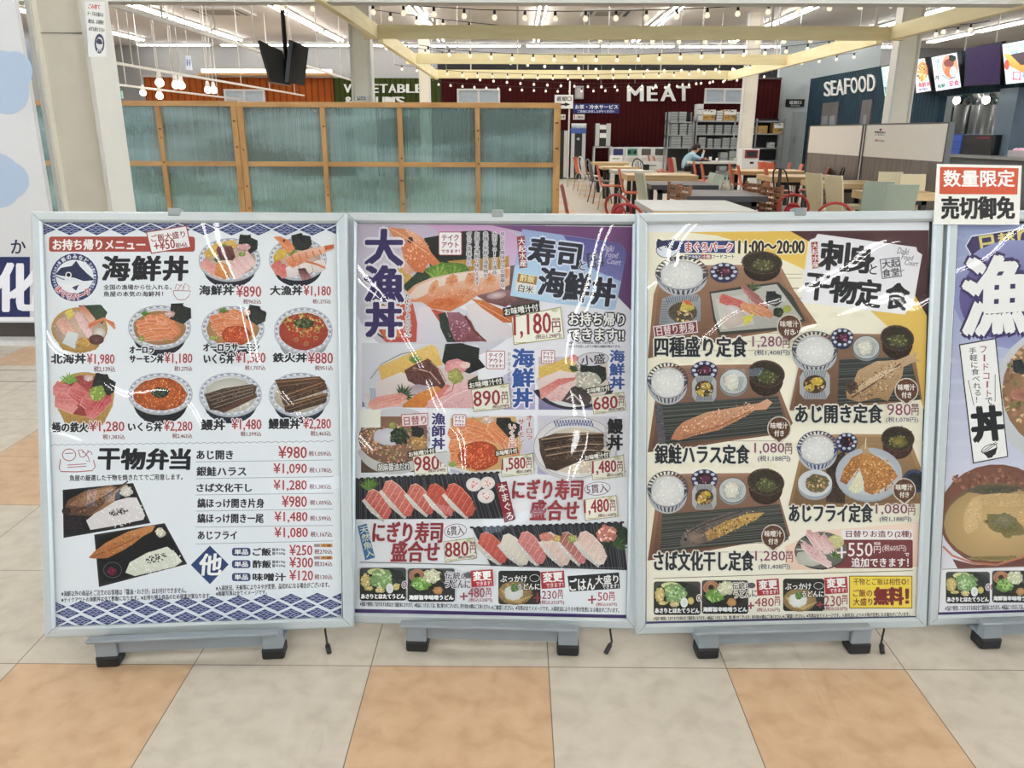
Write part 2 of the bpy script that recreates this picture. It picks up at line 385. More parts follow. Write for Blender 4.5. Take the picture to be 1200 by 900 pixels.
# ------------------------------------------------------------------ the hall
ZC, ZW, YB = 4.1, 2.8, 29.8
def floor_material():
    m = bpy.data.materials.new('vinyl_tiles'); m.use_nodes = True; nt = m.node_tree; N = nt.nodes; b = N['Principled BSDF']
    L = nt.links.new
    tc = N.new('ShaderNodeTexCoord'); sp = N.new('ShaderNodeSeparateXYZ'); L(tc.outputs['Object'], sp.inputs[0])
    def M(op, a, b2=None, c=None):
        n = N.new('ShaderNodeMath'); n.operation = op
        for i, v in enumerate((a, b2, c)):
            if v is None: continue
            if isinstance(v, (int, float)): n.inputs[i].default_value = v
            else: L(v, n.inputs[i])
        return n.outputs[0]
    T = .45
    u = M('DIVIDE', M('ADD', sp.outputs[0], .8131), T); v = M('DIVIDE', M('ADD', sp.outputs[1], -1.7218), T)
    iu = M('FLOOR', u); iv = M('FLOOR', v)
    odd = M('GREATER_THAN', M('FLOORED_MODULO', iu, 2), .5); rows = M('GREATER_THAN', M('FLOORED_MODULO', iv, 4), 1.5)
    beige = M('MULTIPLY', odd, rows)
    eu = M('ABSOLUTE', M('SUBTRACT', M('FRACT', u), .5)); ev = M('ABSOLUTE', M('SUBTRACT', M('FRACT', v), .5))
    joint = M('GREATER_THAN', M('MAXIMUM', eu, ev), .4972)
    def noise(scale, det, st=(1, 1, 1), dist=0):
        mp = N.new('ShaderNodeMapping'); mp.inputs['Scale'].default_value = st; L(tc.outputs['Object'], mp.inputs[0])
        n = N.new('ShaderNodeTexNoise'); n.inputs['Scale'].default_value = scale; n.inputs['Detail'].default_value = det
        n.inputs['Distortion'].default_value = dist; L(mp.outputs[0], n.inputs['Vector']); return n.outputs['Fac']
    def ramp(fac, stops):
        r = N.new('ShaderNodeValToRGB'); L(fac, r.inputs[0]); e = r.color_ramp.elements
        while len(e) < len(stops): e.new(.5)
        for q, (p, c) in zip(e, stops): q.position = p; q.color = tuple(c)+(1,)
        return r.outputs[0]
    def mix(fac, a, b2, t='MIX'):
        n = N.new('ShaderNodeMix'); n.data_type = 'RGBA'; n.blend_type = t
        if isinstance(fac, (int, float)): n.inputs[0].default_value = fac
        else: L(fac, n.inputs[0])
        for i, q in ((6, a), (7, b2)):
            if isinstance(q, tuple): n.inputs[i].default_value = q+(1,)
            else: L(q, n.inputs[i])
        return n.outputs[2]
    mott = noise(16, 12, dist=.35)
    cream = ramp(mott, [(.28, S(180, 172, 158)), (.5, S(193, 186, 172)), (.72, S(201, 194, 181))])
    bei = ramp(mott, [(.28, S(180, 150, 118)), (.5, S(193, 163, 131)), (.74, S(202, 174, 142))])
    c = mix(beige, cream, bei)
    scr = ramp(noise(9, 2, (1, .16, 1), .8), [(.655, (1, 1, 1)), (.668, (.86, .84, .82)), (.68, (1, 1, 1))])
    c = mix(.5, c, mix(1.0, c, scr, 'MULTIPLY'))
    c = mix(joint, c, S(110, 98, 86))
    # a darker strip with metal edges crosses the floor by the long partition
    strip = M('MULTIPLY', M('GREATER_THAN', sp.outputs[1], 4.10), M('LESS_THAN', sp.outputs[1], 4.33))
    edge = M('MULTIPLY', strip, M('GREATER_THAN', M('ABSOLUTE', M('SUBTRACT', sp.outputs[1], 4.215)), .1))
    c = mix(edge, c, S(120, 108, 98))
    L(c, b.inputs['Base Color']); b.inputs['Roughness'].default_value = .38; b.inputs['Specular IOR Level'].default_value = .35
    bp = N.new('ShaderNodeBump'); bp.inputs['Distance'].default_value = .002; bp.inputs['Strength'].default_value = .25
    L(noise(18, 3), bp.inputs['Height']); L(bp.outputs[0], b.inputs['Normal'])
    return m
XL, XR, YF = -16.5, 16.5, -21.0
struct('floor', MB().box((XL, YF, -.1), (XR, 31, 0)), floor_material())
M_ceil = mat('ceiling_board', S(224, 220, 215), .8, var=.03, scale=1.2)
M_wall = mat('grey_wall', S(150, 150, 150), .75, var=.03, scale=2)
M_white = mat('white_paint', S(216, 218, 218), .55, var=.02)
struct('ceiling', MB().box((XL, YF, ZC), (XR, 31, ZC+.1)), M_ceil)
struct('wall_back', MB().box((XL, YB, 0), (XR, YB+.15, ZC)), M_wall)
GY0, GY1, GZ0, GZ1 = -10.5, 1.2, .25, 3.7
for sd, xa, xb in (('left', XL-.15, XL), ('right', XR, XR+.15)):
    q = MB().box((xa, YF, 0), (xb, GY0, ZC)).box((xa, GY1, 0), (xb, YB+.15, ZC)).box((xa, GY0, 0), (xb, GY1, GZ0)).box((xa, GY0, GZ1), (xb, GY1, ZC))
    struct('wall_'+sd, q, M_wall)
    q = MB(); nw = 6
    for k in range(nw+1): y = GY0+(GY1-GY0)*k/nw; q.box((xa+.03, y-.04, GZ0), (xb-.03, y+.04, GZ1))
    q.box((xa+.03, GY0, 2.4), (xb-.03, GY1, 2.46))
    o = struct('window_%d' % (31 if xa < 0 else 32), q, M_white); xm_ = (xa+xb)/2  # unseen side windows, added so their glowing panes light the posters
    obj('pane', MB().add([(xm_, GY0, GZ0), (xm_, GY1, GZ0), (xm_, GY1, GZ1), (xm_, GY0, GZ1)], [(0, 1, 2, 3) if xa > 0 else (0, 3, 2, 1)], emis('added_side_glow', (.80, .91, 1), SIDE_FILL)).mesh('pane'), o)
wf = MB(); wf.box((XL, YF, 0), (XR, YF+.12, 2.4)); wf.box((XL, YF, 2.9), (XR, YF+.12, ZC))
WN = [(-9.6, -8.9), (-8.4, -7.4), (-4.2, -3.6), (-2.2, -.6), (3.2, 4.0), (8.0, 9.0)]
for a, b in zip([XL]+[q[1] for q in WN], [q[0] for q in WN]+[XR]): wf.box((a, YF, 2.4), (b, YF+.12, 2.9))
struct('wall_front', wf, M_wall)
for i, (x0, x1) in enumerate(WN):
    q = MB()
    for a, b in ((x0, x0+.05), ((x0+x1)/2-.03, (x0+x1)/2+.03), (x1-.05, x1)): q.box((a, YF+.02, 2.4), (b, YF+.1, 2.9))
    o = struct('window_%d' % (i+1), q, M_white)
    obj('pane', MB().add([(x0, YF+.05, 2.4), (x1, YF+.05, 2.4), (x1, YF+.05, 2.9), (x0, YF+.05, 2.9)], [(0, 1, 2, 3)], emis('daylight_pane', (.66, .84, 1), WINDOW)).mesh('pane'), o)
# low clad facades in front of the back wall
def facade(name, x0, x1, y0, y1, z1, m): return struct(name, MB().box((x0, y0, 0), (x1, y1, z1)), m)
XO, XG, XRd, XRe = P(168, 92, 25.2).x, P(391, 92, 25.2).x, P(517, 92, 25.2).x, P(916, 92, 25.2).x
facade('wall_orange', XO, XG-.03, 25.2, 25.4, ZW, ribbed('orange_cladding', S(160, 80, 28, .8), .19))
facade('wall_green', XG, XRd-.02, 25.2, 25.4, ZW, ribbed('green_cladding', S(66, 78, 34, .75), .15))
facade('wall_red', XRd, XRe, 25.2, 25.4, ZW, ribbed('red_cladding', S(72, 10, 14, .66), .13))
struct('wall_return', MB().box((XRe, 25.5, 0), (10.7, 25.65, ZC)), mat('pale_wall', S(184, 193, 196), .7, var=.02))
struct('trim_cornice', MB().box((XO, 25.14, ZW), (XG, 25.46, ZW+.06)), mat('cornice_grey', S(170, 164, 158), .6))
struct('trim_cornice_dark', MB().box((XRd, 25.14, ZW), (XRe, 25.46, ZW+.05)), mat('cornice_dark', S(84, 74, 72), .6))
struct('wall_dark_gap', MB().box((XRd-.4, 28.4, P(600, 92, 28.4).z), (8.6, 28.6, P(600, 74.6, 28.4).z)), mat('gap_shade', S(46, 48, 52), .7))  # dark sheet whose colour stands in for the shaded gap above the red wall
struct('wall_far_left', MB().box((-14.2, 20.2, 0), (-14.05, YB, ZC)), M_wall)
# teal wall of the counters on the far side
XS = 8.62
YA = PX(1047, 72, XS).y
M_teal = ribbed('teal_cladding', S(42, 66, 80, .85), .16, axis=1)
facade('wall_teal', XS, XS+.15, 17.4, 25.2, ZW+.02, M_teal)
struct('wall_fascia', MB().box((XS, 10.4, 2.02), (XS+.15, 17.4, ZW+.02)), M_teal)
struct('wall_kitchen', MB().box((11.6, 9.5, 0), (11.75, 22.2, 2.9)), mat('kitchen_wall', S(160, 168, 168), .6, var=.03))
struct('wall_kitchen_end', MB().box((XS+.2, 22.0, 0), (11.6, 22.15, 2.6)), mat('kitchen_wall2', S(164, 174, 176), .6, var=.03))

# steel columns: two flanges joined by a web, open side towards the viewpoint
M_col = mat('column_paint', S(222, 222, 216), .5, var=.02); M_web = mat('column_web', S(236, 231, 216), .55, var=.03)
def column(name, xl, xr, y, dep, fl=.028, rec=.2):
    b = MB()
    b.box((xl, y, 0), (xl+fl, y+dep, ZC), M_col); b.box((xr-fl, y, 0), (xr, y+dep, ZC), M_col)
    b.box((xl+fl, y+dep*rec, 0), (xr-fl, y+dep*rec+.02, ZC), M_web)
    for s0, s1 in ((xl+fl, xl+fl*1.35), (xr-fl*1.35, xr-fl)): b.box((s0, y+.012, 0), (s1, y+dep, ZC), M_web)
    return tag(b.build(name), kind='structure')
c1 = P(67, 240, 5.5); c2 = P(131, 240, 5.5)
c_ = column('column', c1.x, c2.x, 5.5, .34)
q_ = P(70, 38.6, 5.56); MB().box((c1.x+.04, 5.562, q_.z-.002), (c2.x-.04, 5.5705, q_.z+.002), mat('joint_line', S(120, 116, 106), .7)).build('joint', None, c_)
CW = .35
for nm, px, y, wd in (('column', 423.5, 12.2, .3), ('column', 497.5, 21.3, .27), ('column', 1060, 12.2, .31), ('column', 880, 21.3, .33)):
    x = P(px, 110, y).x; column(nm, x-wd/2, x+wd/2, y+.05, .22, rec=.12)
# bulkhead across the front of the eating area
hz = P(600, 3, 9).z
struct('trim_bulkhead', MB().box((XL, 9.0, hz), (XR, 9.25, ZC)), mat('bulkhead_white', S(206, 208, 208), .6, var=.02))

# ------------------------------------------------------------------ ceiling lamps
M_tube = emis('fluorescent_tube', (1, .985, .96), TUBE); M_tube2 = emis('fluorescent_tube_dimmer', (1, .97, .93), TUBE*.86); M_fix = mat('lamp_casing', S(214, 214, 212), .5, var=.01)
_fx = None
def fixture_meshes(L, M_tube):
    fx = MB().box((-.11, -L/2, .03), (.11, L/2, .075), M_fix); fx.box((-.045, -L/2, 0), (.045, L/2, .03), M_fix).mesh('lamp_casing')
    tb = [MB().tube([(s*.075, -L/2+.03, .01), (s*.075, L/2-.03, .01)], .019, M_tube, 8).mesh('tube') for s in (-1, 1)]
    return fx.mesh('lamp_casing'), tb
FIX = {0: fixture_meshes(2.45, M_tube), 1: fixture_meshes(2.45, M_tube2)}
def fixture(x, y, label, group, rz=0, L=0):
    t = thing('ceiling_light', (x, y, ZC-.076), label, 'ceiling light', group, rz)
    child('casing', FIX[L][0], t)
    for q in FIX[L][1]: child('tube', q, t)
RUNS = (-11.9, -8.8, -5.6, -2.41, .585, 3.7, 6.75, 9.85, 12.98)
for i, x in enumerate(RUNS):
    for k, y in enumerate((13.2, 15.75, 18.3, 20.85, 23.4, 26.2)):
        fixture(x, y, 'twin-tube fluorescent ceiling light in the rows running from the bulkhead to the back wall', 'fluorescent lights running towards the back wall', 0, 1)
for x in (-8.8, -5.6, -2.41, .585, 3.7, 6.75, 9.85):
    for y in (-17.5, -13.4, -9.3, -5.2, -1.1, 3.0, 7.1):
        fixture(x, y, 'twin-tube fluorescent ceiling light over the entrance area in front of the signs', 'fluorescent lights over the entrance area')
for x in (-11.5, -8.7, -6.1, -3.6, -1.1, 1.5, 4.0, 6.6, 9.2, 11.8):
    fixture(x, 28.9, 'fluorescent ceiling light running along the foot of the back wall', 'fluorescent lights along the back wall', math.pi/2, 1)

# ------------------------------------------------------------------ poster stands
M_alu = mat('anodised_aluminium', S(194, 205, 210, .95), .38, .25, var=.02, stretch=(1, 1, 40)); M_gap = mat('frame_gap', S(50, 54, 58), .8)
M_alu2 = mat('anodised_side', S(176, 186, 190), .45, .2, var=.02)
M_stand = mat('grey_painted_steel', S(146, 156, 164, .9), .45, .2, var=.04, scale=20); M_rub = mat('black_rubber', S(22, 23, 25), .6)
M_clip = mat('clip_grey', S(140, 148, 150), .5); M_cord = mat('black_cord', S(18, 18, 20), .5)
M_cover = glossmix('clear_cover', (.97, .98, .98), .012, 2.6, .009, ior=1.36)
M_back = mat('board_back', S(120, 124, 128), .6)
BW = .78
BOARDS = [(-.8118, 1.7804, .0525, .0831, .2626, -.0089, 1.0817), (-.0662, 1.8384, .0383, -.0278, .2795, .0013, 1.0938),
          (.7092, 1.8326, .0325, .0363, .1996, .01, 1.0943), (1.4933, 1.8763, .0394, .0654, .1964, 0, 1.09)]
def stand(i, label, poster, foot_px, clip_px, cord_px):
    x, y, z, yaw, lean, roll, H = BOARDS[i]
    ex = Vector((math.cos(yaw), math.sin(yaw), 0)); bk = Vector((-math.sin(yaw), math.cos(yaw), 0))
    ey = Vector((0, 0, 1))*math.cos(lean)+bk*math.sin(lean)
    ex, ey = ex*math.cos(roll)+ey*math.sin(roll), ey*math.cos(roll)-ex*math.sin(roll)
    n = ex.cross(ey); o = Vector((x, y, z))
    W = lambda u, v, k=0: o+ex*u+ey*v+n*k
    root = thing('poster_stand', (x, y, 0), label, 'sign stand', 'framed menu posters standing in a row')
    # four snap-open rails with a raised lip
    prof = [(0, -.03), (0, -.005), (.004, 0), (.021, .001), (.026, -.004), (.0275, -.0085)]
    hw = BW/2
    def loop(w, k): return [(-hw+w, w, k), (hw-w, w, k), (hw-w, H-w, k), (-hw+w, H-w, k)]
    for s in range(4):
        b = MB(); vs = []
        g = .0006
        for w, k in prof:
            lp = loop(w, k); a, c = Vector(lp[s]), Vector(lp[(s+1) % 4]); dr = (c-a).normalized()
            a, c = a+dr*g, c-dr*g; vs += [W(*a), W(*c)]
        fs = [(2*q, 2*q+1, 2*q+3, 2*q+2) for q in range(len(prof)-1)]
        b.add(vs, fs, M_alu2 if s in (9,) else M_alu); b.build('frame_rail', None, root)
    bb = MB(); q = [(-hw+.003, .003), (hw-.003, .003), (hw-.003, H-.003), (-hw+.003, H-.003)]
    bb.hexa([W(u, v, -.0125) for u, v in q], [W(u, v, -.03) for u, v in q], M_gap); bb.build('back_panel', None, root)
    sheet = plane_print(W(0, 0, -.0118), n); poster(sheet)
    sheet.build('poster', root)
    c = MB(); w = .024; q = [(-hw+w, w), (hw-w, w), (hw-w, H-w), (-hw+w, H-w)]
    c.hexa([W(u, v, -.0072) for u, v in q], [W(u, v, -.0087) for u, v in q], M_cover); c.build('clear_cover', None, root)
    # low foot: two side runners with rubber ends, a panel and a ledge between them
    (ax, ay), (bx, by) = foot_px; A = F(ax, ay); Bq = F(bx, by); dx = (Bq-A); dx.z = 0; Lg = dx.length; dx.normalize(); dy = Vector((-dx.y, dx.x, 0))
    G = lambda u, v, zz: A+dx*u+dy*v+Vector((0, 0, zz))
    def gbox(b, u0, u1, v0, v1, z0, z1, m): return b.hexa([G(u0, v0, z0), G(u1, v0, z0), G(u1, v0, z1), G(u0, v0, z1)], [G(u0, v1, z0), G(u1, v1, z0), G(u1, v1, z1), G(u0, v1, z1)], m)
    zk = lambda k: P(ax, ay-k, A.y).z
    zf, z1, z2, z3 = zk(12.5), zk(13.5), zk(30), zk(33)
    fw = .055; bd = (o-A).dot(dy)
    for u in (0, Lg-fw):
        r = gbox(MB(), u+.002, u+fw-.002, .012, bd+.34, .026, .036, M_stand).build('runner', None, root, .003)
        gbox(MB(), u-.001, u+fw+.001, 0, .05, 0, zf, M_rub).build('rubber_end', None, r, .006)
        gbox(MB(), u-.001, u+fw+.001, bd+.29, bd+.345, 0, zf, M_rub).build('rubber_end', None, r, .006)
        gbox(MB(), u+.002, u+fw-.002, .004, .03, .026, z2, M_stand).build('front_leg', None, root, .003)
        st = MB(); v = .55; top = W(0, v, -.034); tv = (top-A).dot(dy); bot = bd+.30
        st.hexa([G(u+.015, tv-.012, top.z-.02), G(u+.04, tv-.012, top.z-.02), G(u+.04, tv+.006, top.z+.02), G(u+.015, tv+.006, top.z+.02)],
                [G(u+.015, bot-.02, .034), G(u+.04, bot-.02, .034), G(u+.04, bot+.01, .034), G(u+.015, bot+.01, .034)], M_stand)
        st.build('rear_strut', None, root)
    gbox(MB(), fw, Lg-fw, .014, .024, z1, z2, M_stand).build('front_panel', None, root)
    gbox(MB(), -.014, Lg-.008, -.006, .02, z2-.001, z3, M_stand).build('ledge', None, root, .003)
    # grey clips on the upper edge
    for px in clip_px:
        u = None
        v0 = ray(px, 250); t = ((W(0, H)-CAM).dot(n))/v0.dot(n); u = (CAM+v0*t-o).dot(ex)
        cb = MB(); cb.hexa([W(u-.015, H-.011, .003), W(u+.015, H-.011, .003), W(u+.015, H+.009, .003), W(u-.015, H+.009, .003)],
                           [W(u-.015, H-.011, -.034), W(u+.015, H-.011, -.034), W(u+.015, H+.009, -.034), W(u-.015, H+.009, -.034)], M_clip)
        cb.build('clip', None, root, .003)
    if cord_px:
        Yc = F(*cord_px[2], .008).y; p0, p1, p2 = [P(q[0], q[1], Yc+e_) for q, e_ in zip(cord_px, (.075, .03, 0))]
        up = Vector((p0.x, p0.y+.06, p0.z+.1)); k = MB().tube([up, p0, p1], .0028, M_cord, 6).build('power_cord', None, root)
        MB().tube([p1, p1+(p2-p1)*.25, p1+(p2-p1)*.3, p2], [.003, .0042, .0068, .0064], M_cord, 8).build('plug', None, k)
    return root, W, n

# ------------------------------------------------------------------ printed pictures and lettering
N_, R_, R2, K_, W_, WH = (40, 50, 100), (150, 40, 48), (140, 58, 66), (34, 36, 44), (214, 220, 226), (238, 240, 242)
NAVY = (44, 54, 104); GRN = (96, 132, 52); DG = (44, 66, 42); NORI = (30, 36, 36); RICE = (222, 220, 212); SAL = (214, 122, 78); SAL2 = (232, 164, 128)
TUNA = (188, 76, 74); TUNA2 = (214, 118, 112); PINK = (222, 176, 178); EGG = (220, 178, 92); BRN = (92, 62, 48); UNA = (74, 58, 50)

def slices(p, x0, y0, x1, y1, n, w, h, rot, c, c2, edge=None):
    for i in range(n):
        t = i/max(1, n-1); x, y = x0+(x1-x0)*t, y0+(y1-y0)*t
        a = math.radians(rot); ux, uy = math.cos(a)*w/2, math.sin(a)*w/2; vx, vy = -math.sin(a)*h/2, math.cos(a)*h/2
        q = [(x-ux*.9-vx, y-uy*.9-vy), (x+ux*.7-vx, y+uy*.7-vy), (x+ux, y+uy), (x+ux*.8+vx, y+uy*.8+vy), (x-ux*.8+vx, y-uy*.8+vy), (x-ux*1.05, y-uy*1.05)]
        p.poly(q, c, c2)
        if edge: p.line([q[4], q[3]], .5, edge); p.line([q[5], q[4]], .5, edge)
        p.hatch((q[5], q[4], q[1], q[3]), 3, .3, edge or tuple(min(255, k+22) for k in c), .5)
def leaf(p, x, y, s, c=(104, 146, 66), c2=(70, 108, 48), n=9, a0=-160, a1=-20):
    for i in range(n):
        a = math.radians(a0+(a1-a0)*i/(n-1)); d = s*(.75+.3*math.sin(i*2.1)**2)
        p.poly([(x-s*.18*math.sin(a), y+s*.18*math.cos(a)), (x+math.cos(a)*d, y+math.sin(a)*d), (x+s*.18*math.sin(a), y-s*.18*math.cos(a)+.6)], c if i % 2 else c2)
def clump(p, x, y, rx, ry, c, cols, n=30, s=1.6, jit=.16):
    p.ell(x, y, rx, ry, c, tuple(int(k*.82) for k in c), jit=jit); p.specks(x, y, rx*.9, ry*.9, n, s, cols)
def nori(p, x, y, s, rot=0):
    a = math.radians(rot); q = [(-1, -.8), (.1, -1), (.25, -.75), (1, -.6), (1.15, .3), (.5, 1), (-.9, .7)]
    p.poly([(x+s*(u*math.cos(a)-v*math.sin(a)), y+s*(u*math.sin(a)+v*math.cos(a))) for u, v in q], (26, 32, 33), (40, 48, 44))
    p.specks(x, y, s*.8, s*.6, 16, .8, [(52, 62, 54), (20, 24, 26), (60, 70, 60)])
def chinabowl(p, x, y, rx, ry, fill, body=(38, 42, 66), deep=1.35, rim=(206, 210, 218), pat=(138, 148, 182)):
    p.ell(x, y+ry*.42, rx*.84, ry*.95*deep*.72, body, tuple(int(k*.7) for k in body))
    p.ell(x, y+ry*.06, rx, ry, tuple(int(k*.86) for k in rim), tuple(int(k*.8) for k in rim), n=34)
    p.ell(x, y, rx, ry, rim, tuple(min(255, int(k*1.04)) for k in rim), n=34)
    for k in range(26):
        a = 2*math.pi*k/26; b = a+.13
        p.poly([(x+rx*.95*math.cos(a), y+ry*.95*math.sin(a)), (x+rx*.95*math.cos(b), y+ry*.95*math.sin(b)), (x+rx*.88*math.cos(b), y+ry*.88*math.sin(b)), (x+rx*.88*math.cos(a), y+ry*.88*math.sin(a))], pat if math.sin(a) < .3 else (172, 178, 200))
    p.ring(x, y, rx*.985, ry*.985, .5, (110, 116, 140)); p.ring(x, y, rx*.84, ry*.84, .45, (120, 124, 146))
    p.ell(x, y+ry*.05, rx*.82, ry*.8, fill, tuple(int(k*.8) for k in fill), jit=.04)
def tub(p, x, y, rx, ry, fill, h=18):
    p.poly([(x-rx, y), (x-rx*.94, y+h*.6), (x-rx*.6, y+h+ry*.5), (x, y+h+ry*.72), (x+rx*.6, y+h+ry*.5), (x+rx*.94, y+h*.6), (x+rx, y)], (196, 158, 88), (166, 124, 62))
    p.hatch(((x-rx*.98, y+4), (x+rx*.98, y+4), (x-rx*.72, y+h+ry*.4), (x+rx*.72, y+h+ry*.4)), 13, .5, (150, 112, 58))
    p.ell(x, y, rx, ry, (204, 166, 98), (182, 140, 76)); p.ell(x, y+.5, rx*.9, ry*.88, fill, tuple(int(k*.8) for k in fill))
def wavy(p, x0, y0, x1, y1, c, w=.5, amp=.8, n=40):
    p.line([(x0+(x1-x0)*i/(n*4), y0+(y1-y0)*i/(n*4)+amp*math.sin(i*math.pi/2)) for i in range(n*4+1)], w, c)
def diamonds(p, cx, cy, hw, hh, clip=None):
    q = [(cx-hw, cy), (cx, cy-hh), (cx+hw, cy), (cx, cy+hh)]
    if clip:
        x0, x1, ya, yb = clip; out = []
        def cl(pts, ins, inter):
            r = []
            for i in range(len(pts)):
                a, b = pts[i-1], pts[i]
                if ins(b):
                    if not ins(a): r.append(inter(a, b))
                    r.append(b)
                elif ins(a): r.append(inter(a, b))
            return r
        ix = lambda X: (lambda a, b: (X, a[1]+(b[1]-a[1])*(X-a[0])/((b[0]-a[0]) or 1e-9)))
        ed = lambda f: (lambda a, b: (lambda t: (a[0]+(b[0]-a[0])*t, a[1]+(b[1]-a[1])*t))(f(a)/((f(a)-f(b)) or 1e-9)))
        for f in (lambda v: v[0]-x0, lambda v: x1-v[0], lambda v: v[1]-ya(v[0]), lambda v: yb(v[0])-v[1]):
            q = cl(q, lambda v, f=f: f(v) >= 0, ed(f))
            if len(q) < 3: return
    p.poly(q, NAVY)
    for k in (-.52, -.18, .16, .5):
        w = hw*(1-abs(k))*.8; y = cy+k*hh
        pts = [(cx-w+2*w*i/8, y+.7*math.sin(i*1.9+k*9)) for i in range(9)]
        if clip: pts = [v for v in pts if clip[0] < v[0] < clip[1] and clip[2](v[0])+.4 < v[1] < clip[3](v[0])-.4]
        if len(pts) > 2: p.line(pts, .75, (150, 160, 196))
def price(p, s, x0, y0, x1, y1, tax, tx0, ty0, tx1, ty1):
    p.text(s, x0, y0, x1, y1, (148, 58, 66), .018, (226, 212, 218), hw=1.0)
    p.text(tax, tx0, ty0, tx1, ty1, (128, 72, 84), .01)
def emblem(p, x, y, r):
    p.ell(x, y, r, r, (44, 56, 104)); p.ell(x+.5, y-1, r*.79, r*.7, (216, 220, 228))
    p.poly([(x-r*.8, y-r*.12), (x-r*.55, y-r*.4), (x-r*.1, y-r*.48), (x+r*.08, y-r*.7), (x+r*.25, y-r*.45), (x+r*.55, y-r*.15), (x+r*.8, y+r*.05), (x+r*1.02, y-r*.02), (x+r*.8, y+r*.12), (x+r*.4, y+r*.16), (x, y+r*.02), (x-r*.5, y-r*.06)], (38, 46, 84))
    p.poly([(x-r*.8, y-r*.1), (x-r*.5, y-r*.02), (x, y+r*.06), (x+r*.4, y+r*.2), (x+r*.1, y+r*.44), (x-r*.4, y+r*.42), (x-r*.72, y+r*.16)], (198, 204, 214), (226, 228, 234))
    p.line([(x-r*.78, y-r*.06), (x-r*.52, y+r*.06), (x-r*.4, y+r*.1)], 1, (40, 48, 84))
    p.ell(x-r*.24, y-r*.1, r*.13, r*.13, WH); p.ell(x-r*.24, y-r*.1, r*.085, r*.085, (20, 24, 40))
    p.poly([(x-r*.1, y+r*.42), (x+r*.2, y+r*.3), (x+r*.08, y+r*.56)], (52, 62, 104))
def salmonset(p, x, y, s=1.0):
    for dx, dy, rot in ((-14, -5, -8), (-4, -9, 8), (8, -7, 28), (15, -1, 48), (-12, 3, -4), (2, 1, 6), (6, 8, 2), (-6, 10, -3)):
        slices(p, x+dx*s, y+dy*s, x+dx*s, y+dy*s, 1, 24*s, 9*s, rot, (222, 138, 92), (208, 112, 72), (240, 196, 170))

